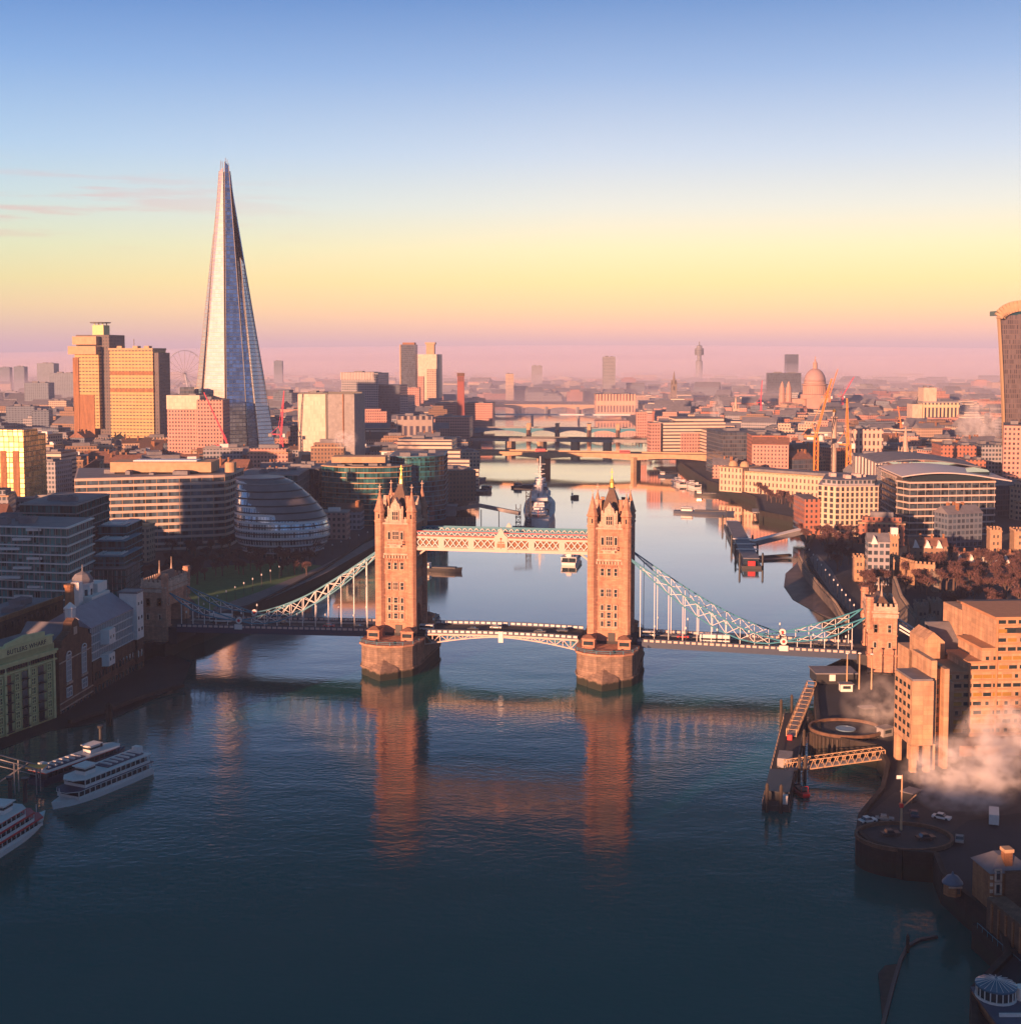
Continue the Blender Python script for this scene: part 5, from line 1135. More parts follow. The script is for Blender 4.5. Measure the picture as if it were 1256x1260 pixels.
wbox(dh, 'wall', m_brick, 0, 9, 0, 8, 0, 8.8); wbox(dh, 'long_wall', m_brickd, 2.9, 30, -.6, 0, 0, 9.2)
r_ = MB(); r_.prism([(-.4, -.4), (9.4, -.4), (9.4, 8.4), (-.4, 8.4)], 8.8, 11.4, [(3.0, 2.8), (6, 2.8), (6, 5.2), (3.0, 5.2)]); r_.build('roof', m_roofg, dh)
chm = MB(); chm.box(3.4, 5.0, .8, 2.6, 9.2, 12.6); cho = chm.build('chimney', m_brick, dh); wbox(cho, 'chimney_cap', m_concr, 3.2, 5.2, .6, 2.8, 12.6, 13.3)
for z in (1.6, 4.6, 7.4): inst(W_SM, 'window', dh, (1.5, -.02, z)); 
for z in (1, 2.4, 3.8, 5.2, 6.6, 8.0): wbox(dh, 'quoin', m_stone2, -.12, .5, -.12, .1, z-.5, z+.2)
bw_ = thing('tall_dock_wall', 'long brown brick quayside wall running towards the viewer at the right edge', 'wall', (X(1234, 245, 1150), 254, 0), radians(-82))
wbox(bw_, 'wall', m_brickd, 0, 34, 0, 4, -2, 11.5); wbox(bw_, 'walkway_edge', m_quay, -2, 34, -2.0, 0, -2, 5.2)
for k in range(12): wbox(bw_, 'buttress', m_brick, 2+k*2.7, 2.5+k*2.7, -.3, -.01, 5.2, 11)
rail = MB(); rail.bar((0, -1.9, 6.3), (34, -1.9, 6.3), .1); [rail.bar((k*2, -1.9, 5.2), (k*2, -1.9, 6.3), .08) for k in range(17)]; rail.build('railing', m_teal, bw_)
# rotunda pavilion on the roof in the corner
x0 = X(1197, 216, 1240)
rt = thing('rooftop_rotunda_building', 'flat roofed building with a glazed round rooftop pavilion in the lower right corner', 'building', (x0+6.8, 220, 0))
wbox(rt, 'wall', m_brick, -4.4, 22, -30, 3.6, -2, 7.7); wbox(rt, 'roof', mat('blue_grey_flat_roof', (0.06, 0.085, 0.14), .6, noise=.2, nscale=.3), -4.6, 22.2, -30.2, 3.8, 7.7, 8.1)
wbox(rt, 'roof_curb', m_white, -3.4, 22, -6.9, -6.6, 8.1, 8.7); wbox(rt, 'roof_light', m_glassm, 3, 8.5, -11, -8, 8.1, 8.6)
qx, qy, k8 = -1.4, 0.2, 8.1
mb = MB(); mb.lathe([(3.2, k8), (3.2, k8+2.0)], 20, qx, qy); mb.build('pavilion_glazing', m_glass, rt)
mb = MB(); mb.lathe([(3.5, k8+2.0), (3.5, k8+2.3), (3.2, k8+2.4), (.3, k8+3.3), (.1, k8+3.5)], 20, qx, qy); mb.build('pavilion_roof', mat('blue_glazed_roof', (0.05, 0.13, 0.21), .2, spec=.9), rt)
mb = MB()
for k in range(20): a = 2*pi*k/20; mb.bar((qx+3.27*cos(a), qy+3.27*sin(a), k8), (qx+3.27*cos(a), qy+3.27*sin(a), k8+2.1), .16); mb.bar((qx+3.4*cos(a), qy+3.4*sin(a), k8+2.4), (qx+.3*cos(a), qy+.3*sin(a), k8+3.34), .06)
mb.build('glazing_bars', m_white, rt); mb = MB(); mb.lathe([(3.5, k8), (3.5, k8+.35)], 20, qx, qy); mb.build('pavilion_plinth', m_white, rt)
mb = MB(); mb.lathe([(1.1, k8), (1.1, k8+2.2)], 14, qx+4.2, qy-.8); mb.build('white_drum', m_white2, rt)
# --- floating pier with its gangways, red boat
def truss_bridge(name, label, p, q, w, h, m, n=14):
    t = thing(name, label, 'gangway', tuple(p)); d = Vector(q)-Vector(p); s_ = Vector((-d.y, d.x, 0)).normalized()*w/2
    mb = MB(); mb.bar((0, 0, .1), d+Vector((0, 0, .1)), w*.9, .15); mb.build('walkway', m_grey, t)
    for sg in (-1, 1):
        mb = MB(); o = s_*sg; up = Vector((0, 0, h)); mb.bar(o, d+o, .22); mb.bar(o+up, d+o+up, .22)
        for k in range(n): a = o+d*(k/n); b = o+d*((k+.5)/n)+up; c_ = o+d*((k+1)/n); mb.bar(a, b, .14); mb.bar(b, c_, .14)
        mb.bar(o, o+up, .2); mb.bar(o+d, o+d+up, .2); mb.build('side_truss', m, t)
    mb = MB(); up = Vector((0, 0, h))
    for k in range(n+1): mb.bar(-s_+d*(k/n)+up, s_+d*(k/n)+up, .12)
    mb.build('cross_braces', m, t); return t
a = G(966, 948, 2.4); b = G(1086, 932, 5.5)
truss_bridge('lattice_gangway', 'long pale lattice gangway reaching right from the near pontoon to the quay', a, b, 3.0, 2.6, m_concr, 13)
a = G(973, 906, 2.4); b = G(998, 846, 6.0)
truss_bridge('lattice_gangway', 'steep lattice gangway climbing from the near pontoon towards the bridge foot', a, b, 3.0, 2.2, m_concr, 12)
c0, c1 = G(952, 998, 0), G(977, 884, 0); d = c1-c0; rz = atan2(d.y, d.x)
pt = thing('floating_pier', 'long dark floating pontoon pier with timber piles right of the main tower', 'pontoon', (c0.x, c0.y, 0), rz)
LP_ = d.length; wbox(pt, 'hull', m_dark, 0, LP_, -4.0, 3.2, -.6, 1.5); wbox(pt, 'deck', m_road, .3, LP_-.3, -3.7, 2.9, 1.5, 1.7)
for y in (-3.9, 3.1):
    mb = MB(); mb.bar((0, y, 2.8), (LP_, y, 2.8), .14)
    for k in range(24): mb.bar((k*LP_/24, y, 1.6), (k*LP_/24, y, 2.8), .1)
    mb.build('railing', m_concr if y > 0 else m_dark, pt)
mb = MB()
for k in range(5): mb.box(3+k*4.4, 3.3+k*4.4, -3.6, 2.6, 1.7, 4.2)
mb.box(2.5, 21.5, -3.8, 2.8, 4.2, 4.5); mb.build('shelter', m_dark, pt)
wbox(pt, 'cabin', m_white2, 1, 4.5, -3.4, -1.4, 1.7, 4.0); wbox(pt, 'cabin', m_grey, 32, 40, -2.5, 1.5, 1.7, 4.4); wbox(pt, 'kiosk', m_red, 60, 61.4, -1, .4, 1.7, 3.2)
for x, y in ((-1.2, 1.8), (-1.2, -1.8), (26, -5), (26, -6.6), (LP_+1, 1), (52, -5), (LP_-6, 4)): mb = MB(); mb.lathe([(.45, -2), (.45, 7.2), (.1, 7.8)], 8, x, y); mb.build('pile', m_timber, pt)
def hull_mesh(L, B, z0, z1, flare=.8, n=14, stern=.7, bowf=1.9):
    "loft along x: bow at +L/2"
    mb = MB(); secs = []
    for k in range(n+1):
        f = k/n; w = (min(1, stern+(1-stern)*min(1, f*4)))*(1-max(0, (f-.55)/.45)**bowf); w = max(w, .02); sheer = .55*(z1-z0)*max(0, (f-.6)/.4)**2*.5
        x = -L/2+L*f; b0 = B/2*w*flare; b1 = B/2*w
        secs.append([(x-.02*L*(f > .9), -b0, z0), (x, -b1, z1+sheer), (x, b1, z1+sheer), (x-.02*L*(f > .9), b0, z0)])
    vs = [p for s_ in secs for p in s_]; fs = []
    for k in range(n):
        for j in range(4): a = k*4+j; b = k*4+(j+1) % 4; fs.append((a, b, b+4, a+4))
    fs.append((3, 2, 1, 0)); fs.append((n*4, n*4+1, n*4+2, n*4+3)); return mb.add(vs, fs)
g0 = G(985, 978, 0)
rbt = thing('red_speedboat', 'bright red rigid speedboat moored against the near pontoon', 'boat', (g0.x, g0.y+2, 0), radians(100))
hull_mesh(9.5, 3.2, -.2, 1.1).build('hull', m_red, rbt); wbox(rbt, 'seats', m_dark, -3.2, 1.8, -.9, .9, 1.1, 1.6); wbox(rbt, 'windscreen', m_glass, 1.8, 2.1, -1, 1, 1.1, 2.0); mb = MB(); mb.bar((-3.6, -1, 1.1), (-3.6, -1, 2.8), .12); mb.bar((-3.6, 1, 1.1), (-3.6, 1, 2.8), .12); mb.bar((-3.6, -1, 2.8), (-3.6, 1, 2.8), .12); mb.build('arch', m_red, rbt)
# dark quay buildings next to the abutment, timber dolphins
g0 = G(1018, 842, 6); t = thing('quayside_pavilion', 'dark low pavilion at the foot of the right abutment tower', 'building', (g0.x+2, g0.y+2, 6))
wbox(t, 'wall', m_dark, -6, 8, -2, 8, 0, 3.6); wbox(t, 'roof', m_roofg, -6.4, 8.4, -2.4, 8.4, 3.6, 4.0); wbox(t, 'white_sign', m_white2, -1.5, .6, -2.2, -2.0, 1.2, 3.4)
for i, (px, py0, py1) in enumerate(((1041, 805, 868), (1056, 805, 872), (1071, 806, 876))):
    a = at(px, py1, 438); b = at(px-2 if i else px, py0, 438)
    lm = thing('tall_lamp_mast', ['slim pale mast, the one nearest the water under the right abutment', 'slim pale mast, middle one of three under the right abutment', 'slim pale mast, the one nearest the hotel under the right abutment'][i], 'lamp post', (a.x, 438, 6), 0, 'three masts below the right bridge end')
    mb = MB(); mb.lathe([(.3, 0), (.2, b.z-7), (.12, b.z-6)], 8); mb.build('pole', m_concr, lm); mb = MB(); mb.lathe([(.1, b.z-6), (.6, b.z-5.8), (.6, b.z-5.5), (.1, b.z-5.3)], 8); mb.build('lamp_head', m_white, lm)
# floating boom and raft in the lower right
pts = [G(1152, 1154), G(1130, 1158), G(1116, 1166), G(1107, 1184), G(1098, 1215), G(1086, 1262), G(1080, 1290)]
mb = MB()
for a, b in zip(pts, pts[1:]): mb.bar(a+Vector((0, 0, .15)), b+Vector((0, 0, .15)), .7, .7)
tag(mb.build('floating_boom', m_dark), 'dark floating boom curving out across the near water at lower right', 'boom')
g0 = G(1116, 1172); t = thing('mooring_pile', 'dark mooring pile standing in the bend of the floating boom', 'pile', (g0.x, g0.y, -2)); mb = MB(); mb.lathe([(.35, 0), (.35, 5.4), (.1, 5.8)], 8); mb.build('shaft', m_timber, t)
P_ = [G(1080, 1200), G(1088, 1190), G(1104, 1188), G(1092, 1250), G(1086, 1262)]
mb = MB(); mb.prism([(p.x, p.y) for p in P_], -.3, .35); tag(mb.build('timber_raft', m_timber), 'dark wedge shaped timber raft held inside the floating boom', 'raft')

# --- fortress: curtain walls, towers
m_keep = mat('fortress_ragstone', (0.42, 0.27, 0.17), .9, noise=.35, nscale=.4, bump=.3); m_keepd = mat('weathered_ragstone', (0.22, 0.18, 0.15), .9, noise=.35, nscale=.4, bump=.3)
def crenel(mb, x0, x1, y0, y1, z, step=1.8, h=1.1, th=.5):
    k = x0
    while k < x1-.5: mb.box(k, k+step*.55, y0, y0+th, z, z+h); mb.box(k, k+step*.55, y1-th, y1, z, z+h); k += step
    k = y0+step*.8
    while k < y1-step: mb.box(x0, x0+th, k, k+step*.55, z, z+h); mb.box(x1-th, x1, k, k+step*.55, z, z+h); k += step
def fort_tower(label, px0, px1, ytop, Y, dep, m, z0=6, group='towers of the riverside fortress', win=2):
    x0, x1 = X(px0, Y, ytop), X(px1, Y, ytop); h = Z(ytop, Y)-z0; w = x1-x0
    t = thing('fortress_tower', label, 'tower', ((x0+x1)/2, Y, z0), radians(-8), group)
    b = MB(); b.box(-w/2, w/2, 0, dep, 0, h); b.build('wall', m, t); c = MB(); c.box(-w/2-.3, w/2+.3, -.3, dep+.3, h-1.2, h-.6); c.build('string_course', m, t)
    c = MB(); crenel(c, -w/2-.1, w/2+.1, -.1, dep+.1, h); c.build('battlement', m, t)
    for k in range(win):
        for f in range(2): wbox(t, 'window', m_dark, -w/2+w*(k+1)/(win+1)-.4, -w/2+w*(k+1)/(win+1)+.4, -.12, .02, h*.35+f*h*.3, h*.35+f*h*.3+1.7)
    return t
fort_tower('left round cornered tower of the sunlit water gate', 1051, 1063, 686, 650, 7, m_keep, group=None)
fort_tower('right square tower of the sunlit water gate', 1088, 1100, 688, 645, 8, m_keep, group=None)
t = fort_tower('broad sunlit water gate block between two towers', 1062, 1090, 695, 651, 12, m_keep, group=None, win=4); wbox(t, 'roof_pool', mat('blue_lead_flat', (0.12, 0.24, 0.34), .4), -3, 4, 2, 9, Z(695, 651)-6, Z(695, 651)-5.4)
t = fort_tower('tall orange tower with a white turret above the water gate', 1095, 1106, 660, 700, 8, m_keep); h = Z(660, 700)-6; wbox(t, 'turret', m_white2, -1.8, 1.8, 1, 5, h, h+4.5)
fort_tower('pale tower standing between the bare trees', 1148, 1157, 706, 620, 7, m_keepd); fort_tower('short stone tower right of the water gate', 1112, 1122, 699, 660, 8, m_keep)
fort_tower('grey stone twin towered gate just behind the right abutment', 1128, 1142, 745, 520, 8, m_keepd); fort_tower('grey stone corner tower next to the hotel', 1145, 1158, 742, 521, 8, m_keepd)
fort_tower('sunlit keep turret at the right above the trees', 1218, 1232, 652, 745, 9, m_keep); fort_tower('stone keep corner cut by the right picture edge', 1248, 1268, 654, 750, 12, m_keep)
fort_tower('ruined sunlit stub tower among the roofs behind the fortress', 1137, 1145, 680, 730, 6, m_keep)
def wall_run(label, pts, z0, z1, m, th=2.2):
    t = thing('curtain_wall', label, 'wall', (0, 0, 0)); 
    for a, b in zip(pts, pts[1:]):
        d = Vector((b[0]-a[0], b[1]-a[1], 0)); L = d.length; rz = atan2(d.y, d.x); mb = MB()
        mb.cbox((a[0]+b[0])/2, (a[1]+b[1])/2, z0, L, th, z1-z0, rz); k = 0
        while k < L-1: p = Vector((a[0], a[1], 0))+d*((k+.5)/L); mb.cbox(p.x, p.y, z1, 1.1, th*.4, 1.1, rz); k += 2.1
        mb.build('wall_section', m, t)
    return t
gp = lambda px, py, z=6: tuple(G(px, py, z)[:2])
wall_run('long grey curtain wall running from the water gate down to the hotel', [gp(1100, 735), gp(1108, 760), gp(1128, 790), gp(1148, 785)], 6, 15, m_keepd)
wall_run('sunlit inner curtain wall behind the water gate', [gp(1100, 712), gp(1125, 720), gp(1150, 722)], 6, 17, m_keep)
wall_run('low riverside wall along the muddy foreshore', [gp(983, 690), gp(990, 705), gp(1006, 725), gp(1028, 750), gp(1040, 770)], 4, 8.5, m_keepd, 1.4)
for i, (x0, x1, y, Y) in enumerate(((1175, 1250, 690, 700), (1120, 1165, 672, 690), (1068, 1094, 667, 640))):
    t = thing('fortress_house', ['long range of dark brick houses with white gables behind the fortress', 'dark brick barrack block behind the pale tower', 'white windowed block left of the orange fortress tower'][i], 'house', (X((x0+x1)/2, Y, y), Y, 6), radians(-8))
    w = X(x1, Y)-X(x0, Y); h = Z(y, Y)-6; wbox(t, 'wall', m_f7 if i < 2 else m_f6, -w/2, w/2, 0, 11, 0, h)
    r_ = MB(); r_.roof(-w/2-.3, w/2+.3, -.3, 11.3, h, 4, 0); r_.build('roof', m_rooft if i < 2 else m_roofg, t); n = int(w/6)
    for k in range(n):
        x = -w/2+3+k*6; gb = MB(); gb.add([(x-1.8, -.6, h-1), (x+1.8, -.6, h-1), (x, -.6, h+3), (x-1.8, 5, h-1), (x+1.8, 5, h-1), (x, 5, h+3)], [(0, 1, 2), (3, 5, 4), (0, 2, 5, 3), (1, 4, 5, 2)]); gb.build('gable', m_white2, t)
        wbox(t, 'chimney', m_brick, x+2.5, x+3.5, 5, 6, h+2, h+6)

# --- offices behind the fortress
P = [(X(1010, 815), 822), (X(1030, 812), 812), (X(1083, 812), 815), (X(1086, 860)-4, 850), (X(1012, 860), 860)]
rs = thing('chequered_apartments', 'cream chequered riverside apartment block behind the long jetty', 'building', (sum(a for a, b in P)/5, sum(b for a, b in P)/5, 6))
Q = [(a-rs.location.x, b-rs.location.y) for a, b in P]; hT = Z(598, 815)-6
mb = MB(); mb.prism(Q, 0, hT); mb.build('wall', facade('chequer_facade', (0.60, 0.47, 0.33), (0.05, 0.05, 0.06), hT/9, 3.1, .55, .72), rs)
for k in range(1, 10): mb = MB(); mb.prism(offset_poly(Q, .3), hT*k/9-.25, hT*k/9+.15); mb.build('floor_band', m_cream, rs)
mb = MB(); mb.prism(offset_poly(Q, -2.5), hT+.1, hT+3.4); mb.build('attic', m_f6, rs); mb = MB(); mb.prism(offset_poly(Q, -2.2), hT+3.4, hT+3.8); mb.build('roof', m_roofg, rs); roof_plant(rs, Q, hT+3.8, 4, m_cream, 41)
mb = MB(); mb.box(-30, -20, -12, 20, 0, hT*.72); mb.build('river_wing', m_f5, rs)
P = [(X(1112, 815), 828), (X(1120, 815), 815), (X(1224, 822), 822), (X(1228, 830), 840), (X(1228, 830)-6, 905), (X(1100, 870)+2, 905), (X(1100, 860), 850)]
cv = banded('curved_roof_office', 'big office with sunlit white fins and a swooping pale roof behind the fortress', 'building', P, 6, Z(594, 815), 8, m_paneD, m_cream, 1.0, .8, m_grey, 5, .3, None, 1.0, 0)
cx_, cy_ = cv.location.x, cv.location.y; ztop = Z(594, 815)-6
rfv = MB(); xa, xb = X(1098, 830)-cx_, X(1232, 830)-cx_; n = 14
for part_, (ya, yb, dz, m_) in enumerate(((810-cy_, 862-cy_, 4.5, mat('pale_swooping_roof', (0.52, 0.46, 0.44), .45)), (864-cy_, 912-cy_, 8.5, m_roofg))):
    rfv = MB()
    for k in range(n):
        f0, f1 = k/n, (k+1)/n; zz = lambda f: ztop+dz+5.5*sin(pi*min(1, f*1.0)*.9)*(1-f*.6)-3.5*f
        x0_, x1_ = xa+(xb-xa)*f0, xa+(xb-xa)*f1
        rfv.add([(x0_, ya+f0*2, zz(f0)), (x1_, ya+f1*2, zz(f1)), (x1_, yb-8*f1, zz(f1)+2), (x0_, yb-8*f0, zz(f0)+2), (x0_, ya+f0*2, zz(f0)-.7), (x1_, ya+f1*2, zz(f1)-.7), (x1_, yb-8*f1, zz(f1)+1.3), (x0_, yb-8*f0, zz(f0)+1.3)],
                [(0, 1, 2, 3), (7, 6, 5, 4), (0, 4, 5, 1), (3, 2, 6, 7)]+([(0, 3, 7, 4)] if k == 0 else [])+([(1, 5, 6, 2)] if k == n-1 else []))
    rfv.build('swooping_roof', m_, cv)
mb = MB(); mb.prism(offset_poly([(a-cx_, b-cy_) for a, b in P], -3), ztop+.1, ztop+6); mb.build('attic_glazing', m_glass, cv)
t, w, h = SB('ribbed_white_office', 'white vertically ribbed office left of the swooping roof', 'building', 1052, 1110, 562, 985, 40, m_f10, radians(-12))
SB('banded_annexe', 'grey banded office wing between ribbed office and chequered apartments', 'building', 1084, 1112, 578, 930, 40, m_f6, radians(-10))
# custom house: long classical front
a = G(895, 612, 6); b = G(1000, 650, 6)
d = Vector((b.x-a.x, b.y-a.y)); rz = atan2(d.y, d.x)
ch_ = thing('classical_custom_house', 'long pale classical riverside building with a red brown tree belt before it', 'building', (X(893, 1090, 590), 1090, 6), radians(-42))
m_cus = facade('custom_house_stone', (0.62, 0.44, 0.32), (0.12, 0.09, 0.09), 5.2, 3.6, .38, .6, roof=(.2, .18, .18))
wbox(ch_, 'wall', m_cus, 0, 118, 0, 24, 0, 17); wbox(ch_, 'end_pavilion', m_cus, -4, 18, -4, 26, 0, 20); wbox(ch_, 'cornice', m_concr, -4.6, 118.5, -4.6+4.1, 24.5, 17, 18); wbox(ch_, 'end_cornice', m_concr, -4.5, 18.5, -4.6, 26.5, 20, 20.8)
for x in (2, 13): mb = MB(); mb.lathe([(4, 20.8), (3.8, 22.8), (2.6, 24.8), (.4, 25.6)], 12, x, 8); mb.build('dome', m_concr, ch_)
wbox(ch_, 'long_roof', m_roofg, 20, 117, 3, 21, 18, 20)
# dark office cliff and the banded office beside the bridge
SB('dark_cliff_office', 'very dark flat office cliff right of the banded riverside block', 'building', 888, 958, 532, 1230, 60, m_f3, radians(6))
SB('dark_brick_office', 'dark brick office in shade left of the cranes', 'building', 925, 968, 536, 1180, 40, m_f5, radians(-4))
t, w, h = SB('terraced_white_office', 'white terraced riverside office at the far end of the near road bridge', 'building', 815, 893, 520, 1420, 50, m_f4, radians(6))
wbox(t, 'attic', m_f4, -w*.28, w*.5, 6, 40, h, h+5); wbox(t, 'red_centre', m_f2, -w*.22, w*.08, -1.2, 0, 0, h*.72); wbox(t, 'river_wing', m_f4, w*.1, w*.42, -44, 0, 0, h*.82); wbox(t, 'corner_tower', m_f2, -w*.72, -w*.55, -4, 12, 0, h*1.0)
SB('pink_tower_church', 'pink stone tower at the north end of the rail bridge', 'tower', 783, 796, 507, 1680, 12, m_f2, 0)
SB('sandstone_palace_block', 'sunlit pillared block beyond the far bridges', 'building', 733, 782, 485, 2500, 50, facade('pillared_front', (0.60, 0.38, 0.28), (0.16, 0.10, 0.10), 22, 6, .5, .6), 0)
# cathedral
CY = 2400
ca = thing('domed_cathedral', 'pale stone cathedral with a great dome and lantern on the right skyline', 'cathedral', (X(1002, CY, 480), CY, 6), radians(-4))
m_cat = mat('cathedral_stone', (0.46, 0.29, 0.23), .85, noise=.25, nscale=.05)
wbox(ca, 'nave', m_cat, -62, 26, -4, 30, 0, 34); wbox(ca, 'transept', m_cat, -18, 22, -26, 40, 0, 36)
mb = MB(); mb.lathe([(26, 34), (26, 42), (21, 43), (21, 58), (23.5, 59), (23.5, 61), (19.5, 62), (19.5, 66)], 32); mb.build('drum', m_cat, ca)
for k in range(32): a = 2*pi*k/32; w_ = MB(); w_.cbox(21.4*cos(a), 21.4*sin(a), 42, .8, 1.4, 15, a); w_.build('drum_column', m_cat, ca)
mb = MB(); mb.lathe([(19.5, 66), (19, 71), (17.2, 77), (14, 82.5), (9.5, 87), (4.5, 89.5)], 32); mb.build('dome', mat('lead_dome', (0.36, 0.24, 0.22), .7), ca, True)
mb = MB(); mb.lathe([(4.2, 89), (4.0, 98), (4.6, 98.6), (2.6, 102), (1, 104), (1.8, 105.6), (.8, 107)], 12); mb.bar((0, 0, 106), (0, 0, 112), .8); mb.bar((-1.8, 0, 110), (1.8, 0, 110), .7); mb.build('lantern', m_cat, ca)
for x in (-60, -48): mb = MB(); mb.lathe([(5.5, 0), (5.5, 42), (6.2, 43), (5, 45), (5, 54), (3.6, 56), (3, 60), (.6, 66)], 8, x, -4); mb.build('west_tower', m_cat, ca)
mb = MB(); mb.add([(-10, -26.2, 36), (14, -26.2, 36), (2, -26.2, 42), (-10, -10, 36), (14, -10, 36), (2, -10, 42)], [(0, 1, 2), (3, 5, 4), (0, 2, 5, 3), (1, 4, 5, 2)]); mb.build('pediment', m_cat, ca)
# flared tower at the right edge
WY = 1085
wt = thing('flared_top_heavy_tower', 'dark top heavy tower with a painted sunlit edge cut by the right picture edge', 'skyscraper', (X(1236, WY, 540), WY, 6))
mb = MB(); n = 20; vs = []; hh = Z(380, WY)-6
for j in range(n+1):
    f = j/n; wl = -1.0-9.5*max(0, f-.12)**1.5; rr_ = 44+9*f**1.6
    rows = [(wl, -2), (rr_, -4-2*f), (rr_+2, 30), (wl+17, 32)]
    vs += [(a, b, hh*f*.97) for a, b in rows]
mb.add(vs, [(j*4+k, j*4+(k+1) % 4, (j+1)*4+(k+1) % 4, (j+1)*4+k) for j in range(n) for k in range(4)]+[(n*4, n*4+1, n*4+2, n*4+3)])
mb.build('curved_facade', facade('flared_tower_louvres', (0.13, 0.10, 0.10), (0.10, 0.085, 0.09), 4.1, 1.5, .6, .8, roof=(.5, .4, .3)), wt)
mb = MB()
for j in range(n):
    f, g_ = j/n, (j+1)/n; x0_, x1_ = -1.0-9.5*max(0, f-.12)**1.5, -1.0-9.5*max(0, g_-.12)**1.5
    mb.bar((x0_-.6, -3.0, hh*f*.97), (x1_-.6, -3.0, hh*g_*.97), 1.7, 3)
mb.build('painted_gold_edge', mat('painted_sun_gold', (0.75, 0.50, 0.25), .3, metal=.6), wt)  # gold of the low sun put into the colour of this edge strip
mb = MB(); m2 = 10; pv_ = None
for k in range(m2+1):
    a = pi-pi*.5*k/m2; p = (12+21*cos(a), -4.5, hh*.965-3+11*sin(a))
    if pv_: mb.bar(pv_, p, 2.2, 9)
    pv_ = p
mb.bar(pv_, (52, -4.5, hh*.965+8), 2.2, 9); mb.build('sky_garden_arch', m_concr, wt); mb = MB(); mb.box(-6, 50, -3, 26, hh*.965, hh*.965+4); mb.build('sky_garden_glazing', m_glassg, wt)
# brutalist slab with a pillared wing
t, w, h = SB('yellow_lit_slab_tower', 'squat sunlit slab tower with a pillared wing on the right skyline', 'tower', 1136, 1152, 477, 1900, 26, m_plain_lit, 0)
wbox(t, 'west_wing', m_plain_lit, -w/2-16, -w/2, 0, 26, 0, h-24); wbox(t, 'pillared_wing', facade('bold_pillars', (0.62, 0.48, 0.30), (0.05, 0.05, 0.07), 40, 5.5, .5, .9), -w/2-2, w/2+32, -6, 0, 0, h-22); wbox(t, 'wing_top', m_grey, -w/2-3, w/2+33, -7, 20, h-22, h-20)
# spires and monument
def church(name, label, px, ytop, Y, wd, m=m_stone2):
    p = at(px, ytop, Y); H = p.z-6; t = thing(name, label, 'church', (p.x, Y, 6))
    wbox(t, 'tower', m, -wd/2, wd/2, -wd/2, wd/2, 0, H*.62)
    for sx in (-1, 1):
        for sy in (-1, 1): mb = MB(); mb.lathe([(wd*.09, H*.62), (wd*.07, H*.70), (.05, H*.76)], 6, sx*wd*.42, sy*wd*.42); mb.build('pinnacle', m, t)
    mb = MB(); mb.lathe([(wd*.34, H*.62), (wd*.3, H*.72), (wd*.2, H*.76), (wd*.17, H*.85), (.1, H)], 8); mb.build('spire', m, t)
    wbox(t, 'nave', m_keepd, -wd*.7, wd*.7, wd/2, wd*3, 0, H*.34); wbox(t, 'belfry_opening', m_dark, -wd*.15, wd*.15, -wd/2-.1, -wd/2+.05, H*.45, H*.56)
church('white_church_spire', 'tall white tiered church spire rising in front of the slab tower', 1114, 524, 960, 9); church('dark_church_spire', 'slim dark church spire beyond the far bridges', 829, 456, 2900, 12, m_keepd)
church('stone_church_spire', 'stone church tower by the golden cranes', 1083, 560, 1150, 8); church('small_church_spire', 'small pale church steeple left of the cathedral', 905, 487, 2000, 9)
mt = thing('monument_column', 'tall fluted column with a gilded top between the two cranes', 'monument', (X(1026, 1160, 520), 1160, 6)); H = Z(503, 1160)-6
mb = MB(); mb.lathe([(4.2, 0), (4.2, 9), (2.7, 10), (2.3, H-9), (3.6, H-8), (3.6, H-7), (1.6, H-6.6), (1.5, H-3)], 14); mb.build('column', m_stone2, mt); mb = MB(); mb.lathe([(1.2, H-3), (1.9, H-1.5), (.3, H)], 8); mb.build('urn', m_gold, mt)
# communications tower in the fog
ct = thing('communications_tower', 'slim round communications tower standing above the fog bank', 'tower', (X(860, 5000, 430), 5000, 6)); H = Z(420, 5000)-6
mb = MB(); mb.lathe([(13, 0), (13, H*.55), (8, H*.56), (8, H*.68), (17, H*.69), (17, H*.84), (11, H*.85), (11, H*.9), (2.5, H*.91), (2, H)], 14); mb.build('shaft', m_f6, ct)
for f in (.71, .75, .79): mb = MB(); mb.lathe([(18, H*f), (18, H*(f+.015))], 14); mb.build('ring_deck', m_dark, ct)
SB('square_skyline_tower', 'lone square tower in the haze above the far bridges', 'tower', 742, 757, 439, 3300, 28, m_f6, 0)
SB('floating_dark_block', 'small dark block topping the fog left of the cathedral', 'tower', 967, 982, 436, 4600, 30, m_f3, 0, plant=0)
SB('broad_dark_block', 'broad dark block half hidden behind the cathedral', 'building', 944, 985, 459, 3000, 50, m_f3, radians(-8))
SB('pale_low_block', 'low pale block on the left of the skyline above the bridges', 'building', 622, 632, 460, 3300, 30, m_f1, 0); SB('hazy_wide_tower', 'hazy wide tower above the farthest bridge', 'tower', 654, 667, 450, 4200, 30, m_f6, 0)
SB('checked_office', 'white office with dark chequered windows right of the golden crane', 'building', 1048, 1086, 528, 1220, 30, facade('checked_office', (0.60, 0.42, 0.34), (0.08, 0.06, 0.07), 7, 4, .45, .6), radians(-4))
SB('maroon_brick_block', 'deep red brick block with a pale band near the golden street', 'building', 1158, 1200, 548, 1080, 36, m_f5, radians(-6)); SB('maroon_brick_block', 'lower red brick block in front of the deep red one', 'building', 1186, 1212, 566, 1010, 30, m_f5, radians(-8))
SB('round_fronted_bank', 'round topped grey office at the foot of the flared tower', 'building', 1208, 1240, 548, 1090, 40, m_f6, 0); SB('pink_street_front', 'pink stone street front at the right picture edge', 'building', 1236, 1275, 524, 960, 50, m_f2, radians(-20))
